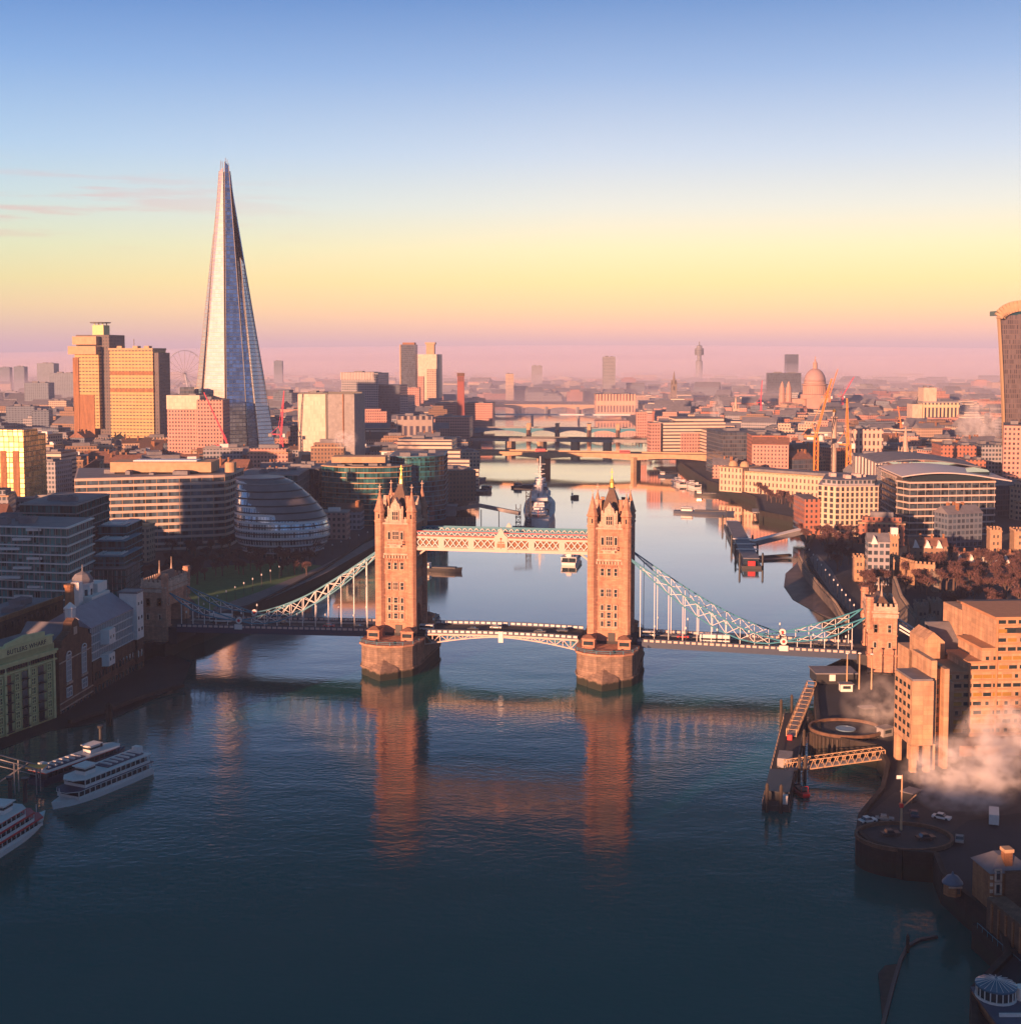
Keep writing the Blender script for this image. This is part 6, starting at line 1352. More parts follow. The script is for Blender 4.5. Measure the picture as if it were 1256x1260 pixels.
# tower cranes
def crane(label, px, ybase, ytop, Y, jib, ang, m=m_crane, luff=True, w=2.2, rz=0.0):
    b = at(px, ybase, Y); tp = at(px, ytop, Y); t = thing('tower_crane', label, 'crane', (b.x, Y, 6), rz); H = max(12, tp.z-6); hm = H*(.62 if luff else .94)
    mb = MB()
    for sx in (-1, 1):
        for sy in (-1, 1): mb.bar((sx*w/2, sy*w/2, 0), (sx*w/2, sy*w/2, hm), w*.2)
    z = 0; k = 0
    while z < hm-w: sx = 1 if k % 2 else -1; mb.bar((-sx*w/2, -w/2, z), (sx*w/2, -w/2, z+w*1.3), w*.12); mb.bar((w/2, -sx*w/2, z), (w/2, sx*w/2, z+w*1.3), w*.12); z += w*1.3; k += 1
    mb.build('mast', m, t); wbox(t, 'cab', m_white2, w*.6, w*1.5, -w, 0, hm-w, hm+w*.4)
    mb = MB(); tip = (sin(ang)*jib, 0, hm+cos(ang)*jib) if luff else (jib, 0, hm)
    for o_ in (-.35, .35): mb.bar((0, o_*w, hm), (tip[0], o_*w, tip[2]), w*.17)
    up = (0, 0, w*.55) if not luff else (-w*.5*cos(ang), 0, w*.5*sin(ang)); mb.bar((up[0], 0, hm+up[2]), (tip[0]+up[0]*.3, 0, tip[2]+up[2]*.3), w*.17)
    n = 14
    for k in range(n):
        f, g_ = k/n, (k+.5)/n; mb.bar((tip[0]*f, -.35*w, hm+(tip[2]-hm)*f), (tip[0]*g_+up[0]*(1-g_*.7), 0, hm+(tip[2]-hm)*g_+up[2]*(1-g_*.7)), w*.1)
    mb.build('jib', m, t); mb = MB(); mb.bar((0, 0, hm), (-jib*.28 if luff else -jib*.35, 0, hm+(.6 if luff else 0)), w*.4); mb.build('counter_jib', m, t); wbox(t, 'counterweight', m_grey, -jib*.3, -jib*.22, -w*.5, w*.5, hm-w*.8, hm+w*.5)
    mb = MB(); ap_ = (-w*1.2, 0, hm+w*3.4); mb.bar((0, 0, hm), ap_, w*.2); mb.bar(ap_, tip, .25); mb.bar(ap_, (-jib*.28, 0, hm), .25); mb.build('stay_cables', m, t); return t
crane('orange luffing crane, the taller one in front of the cathedral', 1003, 590, 500, 1130, 52, radians(14), w=3.2)
crane('orange crane with a straight upright jib, right of the tallest orange one', 1043, 585, 515, 1120, 40, radians(-3), w=3.2)
crane('magenta crane standing right of the spire base', 347, 556, 500, 1180, 40, radians(4), m_craner, w=2.2)
crane('magenta crane with its jib leaning across the spire', 282, 556, 520, 1150, 52, radians(-24), m_craner, w=2.2)
crane('thin red crane between the bridges and the cathedral', 936, 500, 478, 2100, 36, radians(2), m_craner, w=2.0)
crane('pale slanted crane just right of the cathedral dome', 1020, 490, 470, 2250, 50, radians(16), m_crane, w=3); crane('thin crane behind the right side of the dome', 1036, 500, 470, 2300, 40, radians(30), m_craner, w=2.4)
crane('dark topped crane above the slab tower', 1126, 500, 480, 1960, 26, radians(16), m_dark, w=2.4); crane('faint crane on top of the unfinished tower', 528, 436, 425, 2640, 34, radians(22), m_concr, w=2.4)
crane('short orange crane low on the far right skyline', 1108, 520, 505, 1700, 22, radians(-12), m_crane, w=2.0)

# ------------------------------------------------------------------ upstream bridges
def multi_bridge(name, label, pa, pb, Ya, Yb, ztop, thick, wd, piers, m, mp, arch=0.0, rail=m_grey, pier_w=5):
    a = Vector((X(pa, Ya, 560), Ya, 0)); b = Vector((X(pb, Yb, 560), Yb, 0)); d = b-a; L = d.length; rz = atan2(d.y, d.x)
    t = thing(name, label, 'bridge', (a.x, a.y, 0), rz); wbox(t, 'deck', m_road, 0, L, -wd/2, wd/2, ztop-.6, ztop)
    for y in (-wd/2, wd/2):
        wbox(t, 'fascia', m, 0, L, y-.5, y+.5, ztop-thick, ztop+.3); wbox(t, 'parapet', rail, 0, L, y-.3, y+.3, ztop+.3, ztop+1.5)
    xs = []
    for px in piers: f = (px-pa)/(pb-pa); xs.append(L*f)
    for x in xs: mb = MB(); mb.prism([(x-pier_w/2, -wd/2-2), (x, -wd/2-5), (x+pier_w/2, -wd/2-2), (x+pier_w/2, wd/2+2), (x, wd/2+5), (x-pier_w/2, wd/2+2)], -2, ztop-thick); mb.build('pier', mp, t)
    if arch:
        ends = [0]+xs+[L]
        for x0, x1 in zip(ends, ends[1:]):
            mb = MB(); n = 10
            for y in (-wd/2-.1, wd/2+.1):
                for k in range(n):
                    f0, f1 = k/n, (k+1)/n; q0, q1 = arch*(1-4*f0*(1-f0)), arch*(1-4*f1*(1-f1))
                    u0, u1 = x0+(x1-x0)*f0, x0+(x1-x0)*f1; yy = (y-.7, y+.7)
                    mb.add([(u0, yy[0], ztop-thick-q0-.8), (u1, yy[0], ztop-thick-q1-.8), (u1, yy[0], ztop-thick), (u0, yy[0], ztop-thick), (u0, yy[1], ztop-thick-q0-.8), (u1, yy[1], ztop-thick-q1-.8), (u1, yy[1], ztop-thick), (u0, yy[1], ztop-thick)],
                           [(0, 1, 2, 3), (7, 6, 5, 4), (0, 4, 5, 1)])
            mb.build('arch', m, t)
    return t, L, rz, a
t, L_, rz_, a_ = multi_bridge('road_bridge', 'flat pale concrete road bridge nearest upstream, with two red buses on it', 570, 878, 1390, 1330, 17.5, 2.2, 30, (673, 785), m_concr, m_concr, 2.6, m_concr, 6)
for px, lb in ((670, 'red double deck bus near the left pier of the flat road bridge'), (773, 'red double deck bus near the right pier of the flat road bridge')):
    f = (px-570)/308; p = a_+Vector((cos(rz_), sin(rz_), 0))*L_*f+Vector((sin(rz_), -cos(rz_), 0))*9
    car_at((p.x, p.y, 17.6), rz_, m_red, lb, 'bus', 11, 2.6, 4.4, 'red buses crossing the flat road bridge')
t, L_, rz_, a_ = multi_bridge('railway_bridge', 'dark girder railway bridge on stout round piers, second upstream', 575, 800, 1660, 1620, 15, 3.2, 28, (629, 668, 709, 748), m_grey, m_concr, 0, m_dark, 8)
t, L_, rz_, a_ = multi_bridge('arched_road_bridge', 'arched road bridge with little pier towers, third upstream', 585, 790, 1900, 1880, 14, 2.0, 18, (651, 686, 725, 760), m_teal, m_brickd, 5, m_grey, 6)
for px in (651, 686, 725, 760):
    f = (px-585)/205; x = L_*f
    for y in (-10, 10): mb = MB(); mb.cbox(x, y, 12, 5, 4, 8); mb.cbox(x, y, 20, 6, 5, 1); mb.build('pier_tower', m_concr, t)
multi_bridge('slender_footbridge', 'slender pale footbridge between the arched bridges', 596, 775, 2350, 2330, 13, 1.0, 6, (655, 712), m_white, m_grey, 0, m_white, 4)
multi_bridge('wide_arched_bridge', 'farthest wide bridge of low arches, dim in the haze', 600, 765, 2750, 2700, 15, 2.2, 34, (638, 674, 712), m_concr, m_grey, 6, m_concr, 7)

# ------------------------------------------------------------------ the warship and its gangway
wy = 905; bx = X(664, wy, 650)
ws = thing('grey_warship', 'grey old warship with gun turrets and two masts moored beyond the high walkways', 'warship', (bx+2, wy+84, 0), radians(88))
hull_mesh(184, 23.5, -1, 6.5, .86, 18, .62, 1.6).build('hull', m_hull, ws)
wbox(ws, 'main_deck', m_grey, -78, 40, -7.5, 7.5, 6.6, 7.2)
for x, z in ((-62, 7.2), (-50, 9.6), (40, 9.6), (54, 7.2)):
    mb = MB(); s = -1 if x < 0 else 1; mb.lathe([(4.6, z), (4.6, z+1.0)], 14, x, 0); mb.prism([(x-4.5, -4), (x+4.5, -4), (x+4.5, 4), (x-4.5, 4)], z+1, z+4, [(x-3.5, -3.4), (x+3.5, -3.4), (x+3.5, 3.4), (x-3.5, 3.4)])
    to_ = mb.build('gun_turret', m_hull, ws)
    for y in (-2, 0, 2): mb = MB(); mb.bar((x+s*4, y, z+2.4), (x+s*13, y, z+3.8), .55); mb.build('gun_barrel', m_hull, to_)
for x0, x1, w, z0, z1 in ((-42, 34, 7, 7.2, 11), (-40, -26, 6, 11, 15.5), (8, 30, 6.5, 11, 16), (12, 28, 5.2, 16, 20), (16, 26, 4, 20, 24.5), (-20, 2, 5, 11, 14.5)): wbox(ws, 'superstructure', m_hull, x0, x1, -w, w, z0, z1)
for z, x0, w in ((17.2, 11.9, 5.25), (21.2, 15.9, 4.05), (12.4, -42.1, 7.05)):
    wbox(ws, 'bridge_windows', m_glass, x0, x0+14, -w, w, z, z+1.1)
for x in (-12, 6): mb = MB(); mb.lathe([(3.4, 11), (3.0, 24), (3.3, 24.2), (3.3, 25.4)], 16, x, 0, 1.2, .85); mb.build('funnel', m_hull, ws)
for x, H in ((-24, 38), (14, 42)):
    mb = MB(); mb.bar((x, 0, 14), (x, 0, H), .8); mb.bar((x-4, -2.5, 12), (x, 0, H-12), .5); mb.bar((x-4, 2.5, 12), (x, 0, H-12), .5)
    for k in (0, 4, 8): mb.bar((x, -4+k*.25, H-6-k), (x, 4-k*.25, H-6-k), .35); mb.cbox(x, 0, H-8-k, 2.2, 2.2, .9)
    mb.build('mast', m_hull, ws)
for x in (-34, -8, 20, 32):
    for y in (-6.5, 6.5): mb = MB(); mb.lathe([(1.7, 11), (1.7, 13.2), (.8, 14)], 10, x, y); mb.build('secondary_gun', m_hull, ws)
for y in (-8.2, 8.2):
    for x in (-18, -6): o = hull_mesh(9, 2.8, 8.4, 10, .6).build('lifeboat', m_white, ws); o.location = (x, y, 1)
mb = MB(); mb.bar((-90, 0, 7), (-92, 0, 13), .25); mb.build('ensign_staff', m_red, ws)
rw = random.Random(8)
for nm, m_, cnt_ in (('deck_fittings', m_white2, 26), ('deck_machinery', m_grey, 26), ('deck_lockers', m_dkblue, 14)):
    mb = MB()
    for k in range(cnt_):
        x = rw.uniform(-86, 60); y = rw.uniform(-6.4, 6.4); zb = 7.2 if not -40 < x < 34 else rw.choice([7.2, 11, 15.5]); mb.cbox(x, y, zb, rw.uniform(.8, 3), rw.uniform(.8, 2.4), rw.uniform(.8, 2.8))
        if rw.random() < .3: mb.bar((x, y, zb), (x, y, zb+rw.uniform(4, 8)), .25)
    mb.build(nm, m_, ws)
for y in (-8.9, 8.9):
    mb = MB()
    for k in range(30): mb.bar((-84+k*5, y*(1 if k > 3 else .8), 6.6), (-84+k*5, y*(1 if k > 3 else .8), 8.0), .14)
    mb.bar((-70, y, 8.0), (60, y, 8.0), .14); mb.build('guard_rail', m_white, ws)
wbox(ws, 'aft_deckhouse', m_white2, -76, -66, -4.5, 4.5, 7.2, 10); wbox(ws, 'aft_deckhouse_windows', m_glass, -76.1, -65.9, -4.55, 4.55, 8.3, 9.1); wbox(ws, 'stern_awning', m_white, -88, -78, -5, 5, 9.2, 9.4)
wbox(ws, 'hull_band', m_dkblue, -91.6, -91.2, -6, 6, 1, 3)
g0 = G(646, 646)
pf = thing('boarding_pontoon_tower', 'steel lattice boarding towers with a crane arm beside the stern of the warship', 'landing stage', (g0.x-1, 895, 0))
for x in (-4, 3):
    mb = MB()
    for sx in (-1.6, 1.6):
        for sy in (-1.6, 1.6): mb.bar((x+sx, sy, -1), (x+sx, sy, 17 if x < 0 else 27), .5)
    z = 1
    while z < (15 if x < 0 else 25): mb.bar((x-1.6, -1.6, z), (x+1.6, -1.6, z+3.4), .3); mb.bar((x+1.6, -1.6, z), (x-1.6, -1.6, z+3.4), .3); mb.box(x-2, x+2, -2, 2, z-.15, z+.15); z += 3.6
    mb.build('lattice_tower', m_dark, pf)
mb = MB(); mb.bar((6, 0, 27), (-7, 0, 28), 1.1); mb.build('crane_arm', m_dark, pf); wbox(pf, 'float', m_dark, -8, 7, -4, 6, -.5, 1.4)
a = G(556, 634, 6); b = Vector((g0.x-4, 893, 12))
gw = thing('warship_footbridge', 'long footbridge on slim legs from the south bank to the warship', 'gangway', tuple(a)); d = b-a
mid = d*.42; mid.z = 7.5
mb = MB(); mb.bar((0, 0, 4), mid+Vector((0, 0, 1)), 3.0, 2.6); mb.bar(mid+Vector((0, 0, 1)), d+Vector((0, 0, -1)), 3.0, 2.4); mb.build('enclosed_walkway', m_grey, gw)
for f in (.12, .28, .44, .7):
    p = d*f
    for y in (-1.4, 1.4): mb = MB(); mb.bar((p.x, p.y+y, -8), (p.x, p.y+y, 5.5), .55); mb.build('leg', m_dark, gw)
wbox(gw, 'ticket_pavilion', m_grey, -16, 3, -6, 8, 0, 6.5); wbox(gw, 'pavilion_roof', m_roofg, -17, 4, -7, 9, 6.5, 7.2); wbox(gw, 'undercroft', m_dark, -16, 3, -6.5, -6, -7, 0)

# ------------------------------------------------------------------ small craft
def barge(label, px, py, L, B, rz, m, cabin=m_white2, name='moored_barge', cabx=-.3, group=None, rails=True):
    g0 = G(px, py); t = thing(name, label, 'boat', (g0.x, g0.y, 0), radians(rz), group)
    hull_mesh(L, B, -.6, 2.0, .9).build('hull', m, t); wbox(t, 'hold', m_dark, -L*.15, L*.36, -B*.32, B*.32, 2.0, 2.7)
    c_ = MB(); c_.box(L*cabx-L*.09, L*cabx+L*.09, -B*.36, B*.36, 2.0, 4.6); co = c_.build('wheelhouse', cabin, t); wbox(co, 'window', m_glass, L*cabx-L*.093, L*cabx+L*.093, -B*.365, B*.365, 3.4, 4.1)
    mb = MB(); mb.bar((L*cabx, 0, 4.6), (L*cabx, 0, 8.5), .2); mb.build('mast', m_dark, t); return t
barge('dark barge moored between the walkways and the left bank', 541, 703, 26, 7, -12, m_dark)
barge('dark work barge moored just behind the left tower pier', 531, 766, 17, 7, 80, m_dkblue, m_dark); barge('long low red and white trimmed barge in mid river at the right', 866, 632, 46, 9, -14, m_dkblue, m_white, cabx=-.28)
barge('small dark moored launch near the right embankment', 870, 610, 22, 7, -20, m_dark); barge('dark tug at the mooring pile left of the warship', 646, 600, 26, 9, 30, m_dark, m_grey)
barge('tiny dark buoy boat alone in open water right of the warship', 707, 613, 7, 2.6, 0, m_dark); barge('small launch beneath the far road bridge pier', 822, 586, 20, 6, 10, m_dkblue)
barge('dark cluster barge beside the south bank granary', 596, 605, 34, 11, 75, m_dark, m_grey, cabx=.2); barge('dark lighter alongside the granary barges', 590, 592, 30, 9, 70, m_dkblue, m_dark)
def cruiser(label, px, py, L, B, rz, decks, hullm, trim, name='river_cruiser', dk=2.5, loc=None, cat='boat', funnels=0, paddle=False, wheel=.12, group=None):
    g0 = loc or G(px, py); t = thing(name, label, cat, (g0.x, g0.y, 0), radians(rz), group)
    hull_mesh(L, B, -.5, 1.5, .92, 16, .9, 2.4).build('hull', hullm, t); z = 1.5
    for k in range(decks):
        x0, x1 = -L*.47+L*.02*k, L*(.33-.07*k); w = B*.47-.12*k
        pil = MB(); c_ = MB(); c_.box(x0+.8, x1-.8, -w+.45, w-.45, z, z+dk-.35); so = c_.build('saloon', m_glass, t)
        s_ = MB(); n = int((x1-x0)/1.9)
        for kk in range(n+1):
            for y in (-w, w): s_.box(x0+(x1-x0)*kk/n-.09, x0+(x1-x0)*kk/n+.09, y-.09, y+.09, z, z+dk-.3)
        for y in (-w, w): s_.box(x0, x1, y-.1, y+.1, z, z+.75)
        s_.box(x1-.1, x1+.1, -w, w, z, z+.75); s_.build('side_rail', hullm, so)
        pr = MB(); pr.prism([(x0-.6, -w-.25), (x1, -w-.25), (x1+2.4, -w*.45), (x1+2.4, w*.45), (x1, w+.25), (x0-.6, w+.25)], z+dk-.3, z+dk); pr.build('deck', trim if k < decks-1 else m_white, t)
        tr = MB(); tr.prism([(x0-.7, -w-.35), (x1, -w-.35), (x1+2.5, -w*.46), (x1+2.5, w*.46), (x1, w+.35), (x0-.7, w+.35)], z+dk-.34, z+dk-.2); tr.build('deck_trim', m_white if trim is not m_red else m_red, t); z += dk
    c_ = MB(); wx = L*wheel; c_.box(wx-2.2, wx+1.6, -B*.22, B*.22, z, z+2.2); wo = c_.build('wheelhouse', m_white, t); wbox(wo, 'window', m_glass, wx-2.3, wx+1.7, -B*.225, B*.225, z+1.1, z+1.7); wbox(wo, 'roof', m_white, wx-2.8, wx+2.3, -B*.27, B*.27, z+2.2, z+2.4)
    wbox(t, 'awning', m_dkblue, -L*.42, -L*.02, -B*.3, B*.3, z+.02, z+.3)
    for k in range(6): wbox(t, 'bench', m_white, -L*.40+k*L*.065, -L*.385+k*L*.065, -B*.26, B*.26, z+.3, z+.7)
    wbox(t, 'stern_locker', m_white, -L*.45, -L*.40, -B*.15, B*.15, z, z+1.9); mb = MB(); mb.bar((L*.42, 0, 1.9), (L*.42, 0, 5), .14); mb.bar((-L*.47, 0, 1.9), (-L*.49, 0, 5.4), .14); mb.build('flag_staff', m_white, t)
    for k in range(funnels):
        y = (-1 if k else 1)*B*.22; mb = MB(); mb.lathe([(.55, z), (.5, z+5.4), (.85, z+5.6), (.95, z+6.3)], 12, L*.26, y); mb.build('funnel', m_dark, t)
    if paddle:
        wbox(t, 'paddle_box', m_red, -L*.56, -L*.48, -B*.4, B*.4, .3, 4.6)
    return t
def bl(p, q): d = Vector(q)-Vector(p); return (Vector(p)+Vector(q))/2, math.degrees(atan2(d.y, d.x)), d.length
c_, r_, L_ = bl(G(66, 996)[:2], G(176, 951)[:2])
cruiser('white two deck river cruiser with a round bow, the outer boat of the moored pair', 0, 0, 35, 8.2, r_+180, 2, m_white, m_dkblue, loc=Vector((c_[0], c_[1], 0)), wheel=.16)
cruiser('white paddle steamer style boat with red deck trim cut by the left edge', 0, 0, 50, 9.5, 78, 3, m_white, m_red, 'paddle_steamer', dk=2.3, loc=Vector((-126, 306, 0)), funnels=2, paddle=True)
cruiser('red roofed boat with a tall black funnel moored behind the white cruiser', 0, 0, 34, 7, 62, 1, m_dkblue, m_red, 'red_roofed_boat', loc=Vector((-124.5, 371, 0)), funnels=1)
g0 = G(20, 985)
ga = thing('white_gangway_gantry', 'pale grey gantry with sloping booms over the paddle steamer', 'gantry', (g0.x-4, g0.y+6, 0)); mb = MB()
for y in (-1.5, 1.5): mb.bar((-6, y, 11), (9, y, 7), .25); mb.bar((-6, y, 9), (8, y, 5.6), .2); mb.bar((2, y, 0), (2, y, 9), .3); mb.bar((-3, y, 3), (5, y, 8.2), .2); mb.bar((8, y, 0), (8, y, 7.2), .25)
mb.build('frame', m_grey, ga); wbox(ga, 'painted_sunlit_roof', m_gold, 5, 10, -1.5, 1.5, 7.3, 7.6)  # gold metal puts the sun's brightness into this small roof
c0 = G(705, 694)
ct_ = cruiser('white catamaran ferry passing under the right half of the high walkways', 0, 0, 34, 9, 80, 1, m_white, m_dkblue, 'catamaran_ferry', loc=Vector((c0.x, c0.y+12, 0)), dk=3.0)
cruiser('larger white excursion boat moored by the right embankment', 835, 596, 34, 9, 100, 1, m_white, m_red, group='white boats moored by the right embankment'); cruiser('smaller white excursion boat outside the larger one', 852, 600, 24, 7, 105, 1, m_white, m_dkblue, group='white boats moored by the right embankment')
# the long jetty pier with its gangway
a = G(931, 700); b = G(905, 648)
d = b-a; rz = atan2(d.y, d.x); L_ = d.length
jp = thing('ferry_pier', 'long grey roofed ferry pier with white ribs in front of the foreshore', 'pier', (a.x-3, a.y, 0), rz)
wbox(jp, 'pontoon', m_dark, 0, L_, -5.5, 5.5, -.8, 1.6); wbox(jp, 'roof', m_roofg, 3, L_-14, -4.6, 4.6, 5.2, 5.6); wbox(jp, 'glazing', m_glass, 4, L_-15, -4.2, 4.2, 1.6, 5.0)
for k in range(3): mb = MB(); x = 34+k*22; mb.box(x, x+1.4, -6.5, 6.5, 5.7, 6.3); mb.build('white_rib', m_white, jp)
wbox(jp, 'red_kiosk', m_red, .6, 2.6, -2, 2, 1.6, 4.2); wbox(jp, 'end_cabin', m_white2, L_-11, L_-3, -4, 4, 1.6, 4.8); mb = MB(); mb.bar((L_-5, 4, 0), (L_-5, 4, 15), .5); mb.build('mast', m_dark, jp)
for x in (4, 40, 78, L_-2):
    for y in (-6.4, 6.4): mb = MB(); mb.lathe([(.6, -2), (.6, 8), (.15, 8.8)], 8, x, y); mb.build('pile', m_dark, jp)
a = G(925, 672, 3); b = G(985, 657, 7.5)
t = thing('pier_footbridge', 'covered pale footbridge from the ferry pier up to the north bank', 'gangway', tuple(a)); d = b-a
mb = MB(); mb.bar((0, 0, 1.6), d+Vector((0, 0, 1.6)), 4.6, 3.0); mb.build('walkway', m_grey, t); mb = MB(); mb.bar((0, 0, 3.3), d+Vector((0, 0, 3.3)), 5.2, .3); mb.build('roof', m_white2, t)
a = G(930, 686, 1.2); b = G(972, 683, 1.6); mb = MB(); mb.bar(a, b, 3.0, 1.4); tag(mb.build('mooring_boom', m_timber), 'dark timber boom from the ferry pier to the mud', 'boom')
# piled jetties on the north side
g0 = G(940, 640); t = thing('piled_wharf', 'dark piled wharf platform between ferry pier and chequered apartments', 'wharf', (g0.x+10, g0.y+14, 0), radians(-10)); wbox(t, 'deck', m_grey, -16, 22, -9, 12, 4.2, 5.2)
for k in range(10):
    for y in (-8.6, 0): mb = MB(); mb.cbox(-15+k*4, y, -2, .7, .7, 6.2); mb.build('pile', m_timber, t)
# timber jetty below the wharves on the left
pts = [G(86, 888, 1.5), G(138, 872, 1.5), G(178, 856, 1.5), G(225, 843, 1.5)]
mb = MB()
for p, q in zip(pts, pts[1:]): mb.bar(p, q, 1.6, 1.2)
tag(mb.build('timber_fender', m_timber), 'long dark timber fender lying off the wharves at the left', 'fender')
p = G(135, 893); t = thing('timber_dolphin', 'stout timber pile cluster in front of the dark fender', 'pile', (p.x, p.y, -2)); mb = MB(); [mb.lathe([(.5, 0), (.5, 9.2), (.1, 9.6)], 8, .8*cos(k*2.1), .8*sin(k*2.1)) for k in range(3)]; mb.build('piles', m_timber, t)

# ------------------------------------------------------------------ lamp posts along the walks, kiosks on the quay
def lamp(p, z, label, group):
    t = thing('street_lamp', label, 'street lamp', (p[0], p[1], z), 0, group); mb = MB(); mb.lathe([(.16, 0), (.08, 5.6)], 6); mb.build('pole', m_dark, t); mb = MB(); mb.lathe([(.1, 5.6), (.34, 5.9), (.28, 6.4), (.05, 6.7)], 8); mb.build('lamp_head', m_white, t)
lamp0 = None
for k in range(22):
    f = k/21; px = 268+(496-268)*f; py = 750-(750-652)*f+(-6*sin(pi*f)); g0 = G(px, py, 6)
    lamp((g0.x, g0.y), 6.1, 'slim dark lamp post on the riverside walk of the park', 'lamp posts on the south riverside walk')
for k in range(12):
    f = k/11; g0 = G(995+(1050-995)*f, 690+(762-690)*f, 6); lamp((g0.x, g0.y), 6.1, 'slim dark lamp post on the walk above the muddy foreshore', 'lamp posts on the fortress riverside walk')
for s_ in (-1, 1):
    for k in range(7):
        for v_ in (-8.4, 8.4): p = bp(s_*(58+k*11.5), v_); lamp((p.x, p.y), p.z, 'small lamp post on the parapet of the towered bridge', 'lamp posts on the towered bridge')
for i, (px, py, m_, lb) in enumerate(((1040, 850, m_white2, 'small white ticket kiosk on the quay under the right abutment'), (1066, 880, m_dark, 'small dark kiosk between the masts and the round wharf terrace'), (1088, 905, m_grey, 'grey hut at the top of the long lattice gangway'), (1120, 985, m_dark, 'dark hut behind the flag mast under the steam'))):
    g0 = G(px, py, 6); t = thing('quay_kiosk', lb, 'kiosk', (g0.x, g0.y, 6), radians(15*i)); wbox(t, 'wall', m_, -2, 2, -1.4, 1.4, 0, 2.5); wbox(t, 'roof', m_roofg, -2.4, 2.4, -1.8, 1.8, 2.5, 2.75); wbox(t, 'window', m_glass, -1.3, 1.3, -1.45, -1.35, 1, 2)

# ------------------------------------------------------------------ winter trees
def tree_proto(seed, H, spread, name='bare_tree'):
    rr = random.Random(seed); t = bpy.data.objects.new(name, None); COL.objects.link(t)
    mb = MB(); segs = []; tips = []
    def limb(p, d, L, r, depth):
        q = p+d*L; mb.bar(p, q, r*2); segs.append(q)
        if depth == 0: tips.append(q); return
        for k in range(3 if depth > 1 else 4):
            nd = (d+Vector((rr.uniform(-1, 1), rr.uniform(-1, 1), rr.uniform(-.25, .5)))*spread).normalized(); limb(q-d*L*rr.uniform(0, .3), nd, L*rr.uniform(.55, .78), r*.55, depth-1)
    limb(Vector((0, 0, 0)), Vector((rr.uniform(-.05, .05), 0, 1)).normalized(), H*.28, H*.022, 4)
    mb.build('trunk', m_bark, t); c = MB()
    for q in tips:
        for k in range(5):
            p = q+Vector((rr.gauss(0, 1), rr.gauss(0, 1), rr.gauss(0, .8)))*H*.035; s = H*rr.uniform(.012, .032)
            d1 = Vector((rr.gauss(0, 1), rr.gauss(0, 1), rr.gauss(0, 1))).normalized()*s*2.4; d2 = Vector((rr.gauss(0, 1), rr.gauss(0, 1), rr.gauss(0, 1))).normalized()*s*.55
            c.add([p-d1, p+d2, p+d1, p-d2], [(0, 1, 2, 3)])
    c.build('crown', m_twig, t); return t
protos = [tree_proto(11, 13, .75), tree_proto(12, 14, .62), tree_proto(13, 11, .9), tree_proto(14, 15, .7)]
used_p = set(); rt_ = random.Random(3)
def plant(px, py, z, label, group, s=1.0, world=None):
    i = rt_.randrange(4); g0 = world or G(px, py, z); pr = protos[i]
    if i not in used_p: used_p.add(i); o = pr; o.location = (g0.x, g0.y, z); o.scale = (s,)*3; o['label'] = label; o['group'] = group
    else: o = copy_tree(pr, (g0.x, g0.y, z), rt_.uniform(0, 6.3), s, label, group)
    o['category'] = 'tree'; return o
for row in range(4):
    for k in range(13):
        plant(215+k*14+rt_.uniform(-5, 5)-row*3, 683+row*8+rt_.uniform(-2, 2)+(k*.2), 6, 'bare purple brown tree in the park before the long office and the glass hall', 'bare trees in the riverside park', rt_.uniform(.8, 1.15))
for k in range(10): plant(170+k*9+rt_.uniform(-3, 3), 712+rt_.uniform(-5, 8), 6, 'bare tree in the dark grove behind the left abutment', 'bare trees behind the left abutment', rt_.uniform(.75, 1.05))
for k in range(62):
    px, py = rt_.uniform(1000, 1095), rt_.uniform(672, 745)
    if py > 655+(px-985)*1.15 or (px > 1048 and py < 716): continue
    plant(px, py, 6, 'bare reddish tree on the riverside walk below the water gate', 'bare trees by the fortress riverside', rt_.uniform(.8, 1.2))
for k in range(96):
    px, py = rt_.uniform(1108, 1262), rt_.uniform(694, 772)
    if px < 1165 and py > 735 and px < 1160: continue
    plant(px, py, 6, 'bare brown tree in the thicket between fortress towers and the hotel', 'bare trees in the fortress moat', rt_.uniform(.85, 1.25))
for k in range(22): plant(985+k*4.2+rt_.uniform(-2, 2), 655+rt_.uniform(-4, 12)+k*.8, 6, 'bare tree in front of the chequered apartments', 'bare trees on the quay by the apartments', rt_.uniform(.7, 1))
for k in range(26): plant(915+k*3.2+rt_.uniform(-2, 2), 600+k*1.25+rt_.uniform(-2, 5), 6, 'bare red brown tree before the classical riverside building', 'bare trees before the custom house', rt_.uniform(.8, 1.1))
for k in range(10): plant(778+k*4, 549+rt_.uniform(-1, 2), 6, 'bare tree at the north end of the rail bridge', 'bare trees at the north end of the rail bridge', rt_.uniform(1, 1.4))
for pr in protos:
    if 'label' not in pr.keys():
        for ch in list(pr.children): bpy.data.objects.remove(ch)
        bpy.data.objects.remove(pr)

# ------------------------------------------------------------------ the city fabric
rc = random.Random(42)
def inside(x, y, poly):
    c = False; n = len(poly)
    for i in range(n):
        a, b = poly[i], poly[i-1]
        if (a.y > y) != (b.y > y) and x < (b.x-a.x)*(y-a.y)/(b.y-a.y)+a.x: c = not c
    return c
RIVER = LBANK+[Vector((LBANK[-1].x-3000, LBANK[-1].y+900, 0)), Vector((RBANK[-1].x-3000, RBANK[-1].y+1500, 0))]+RBANK[::-1]
def near_river(x, y, d):
    return any(inside(x+a, y+b, RIVER) for a, b in ((d, 0), (-d, 0), (0, d), (0, -d), (0, 0)))
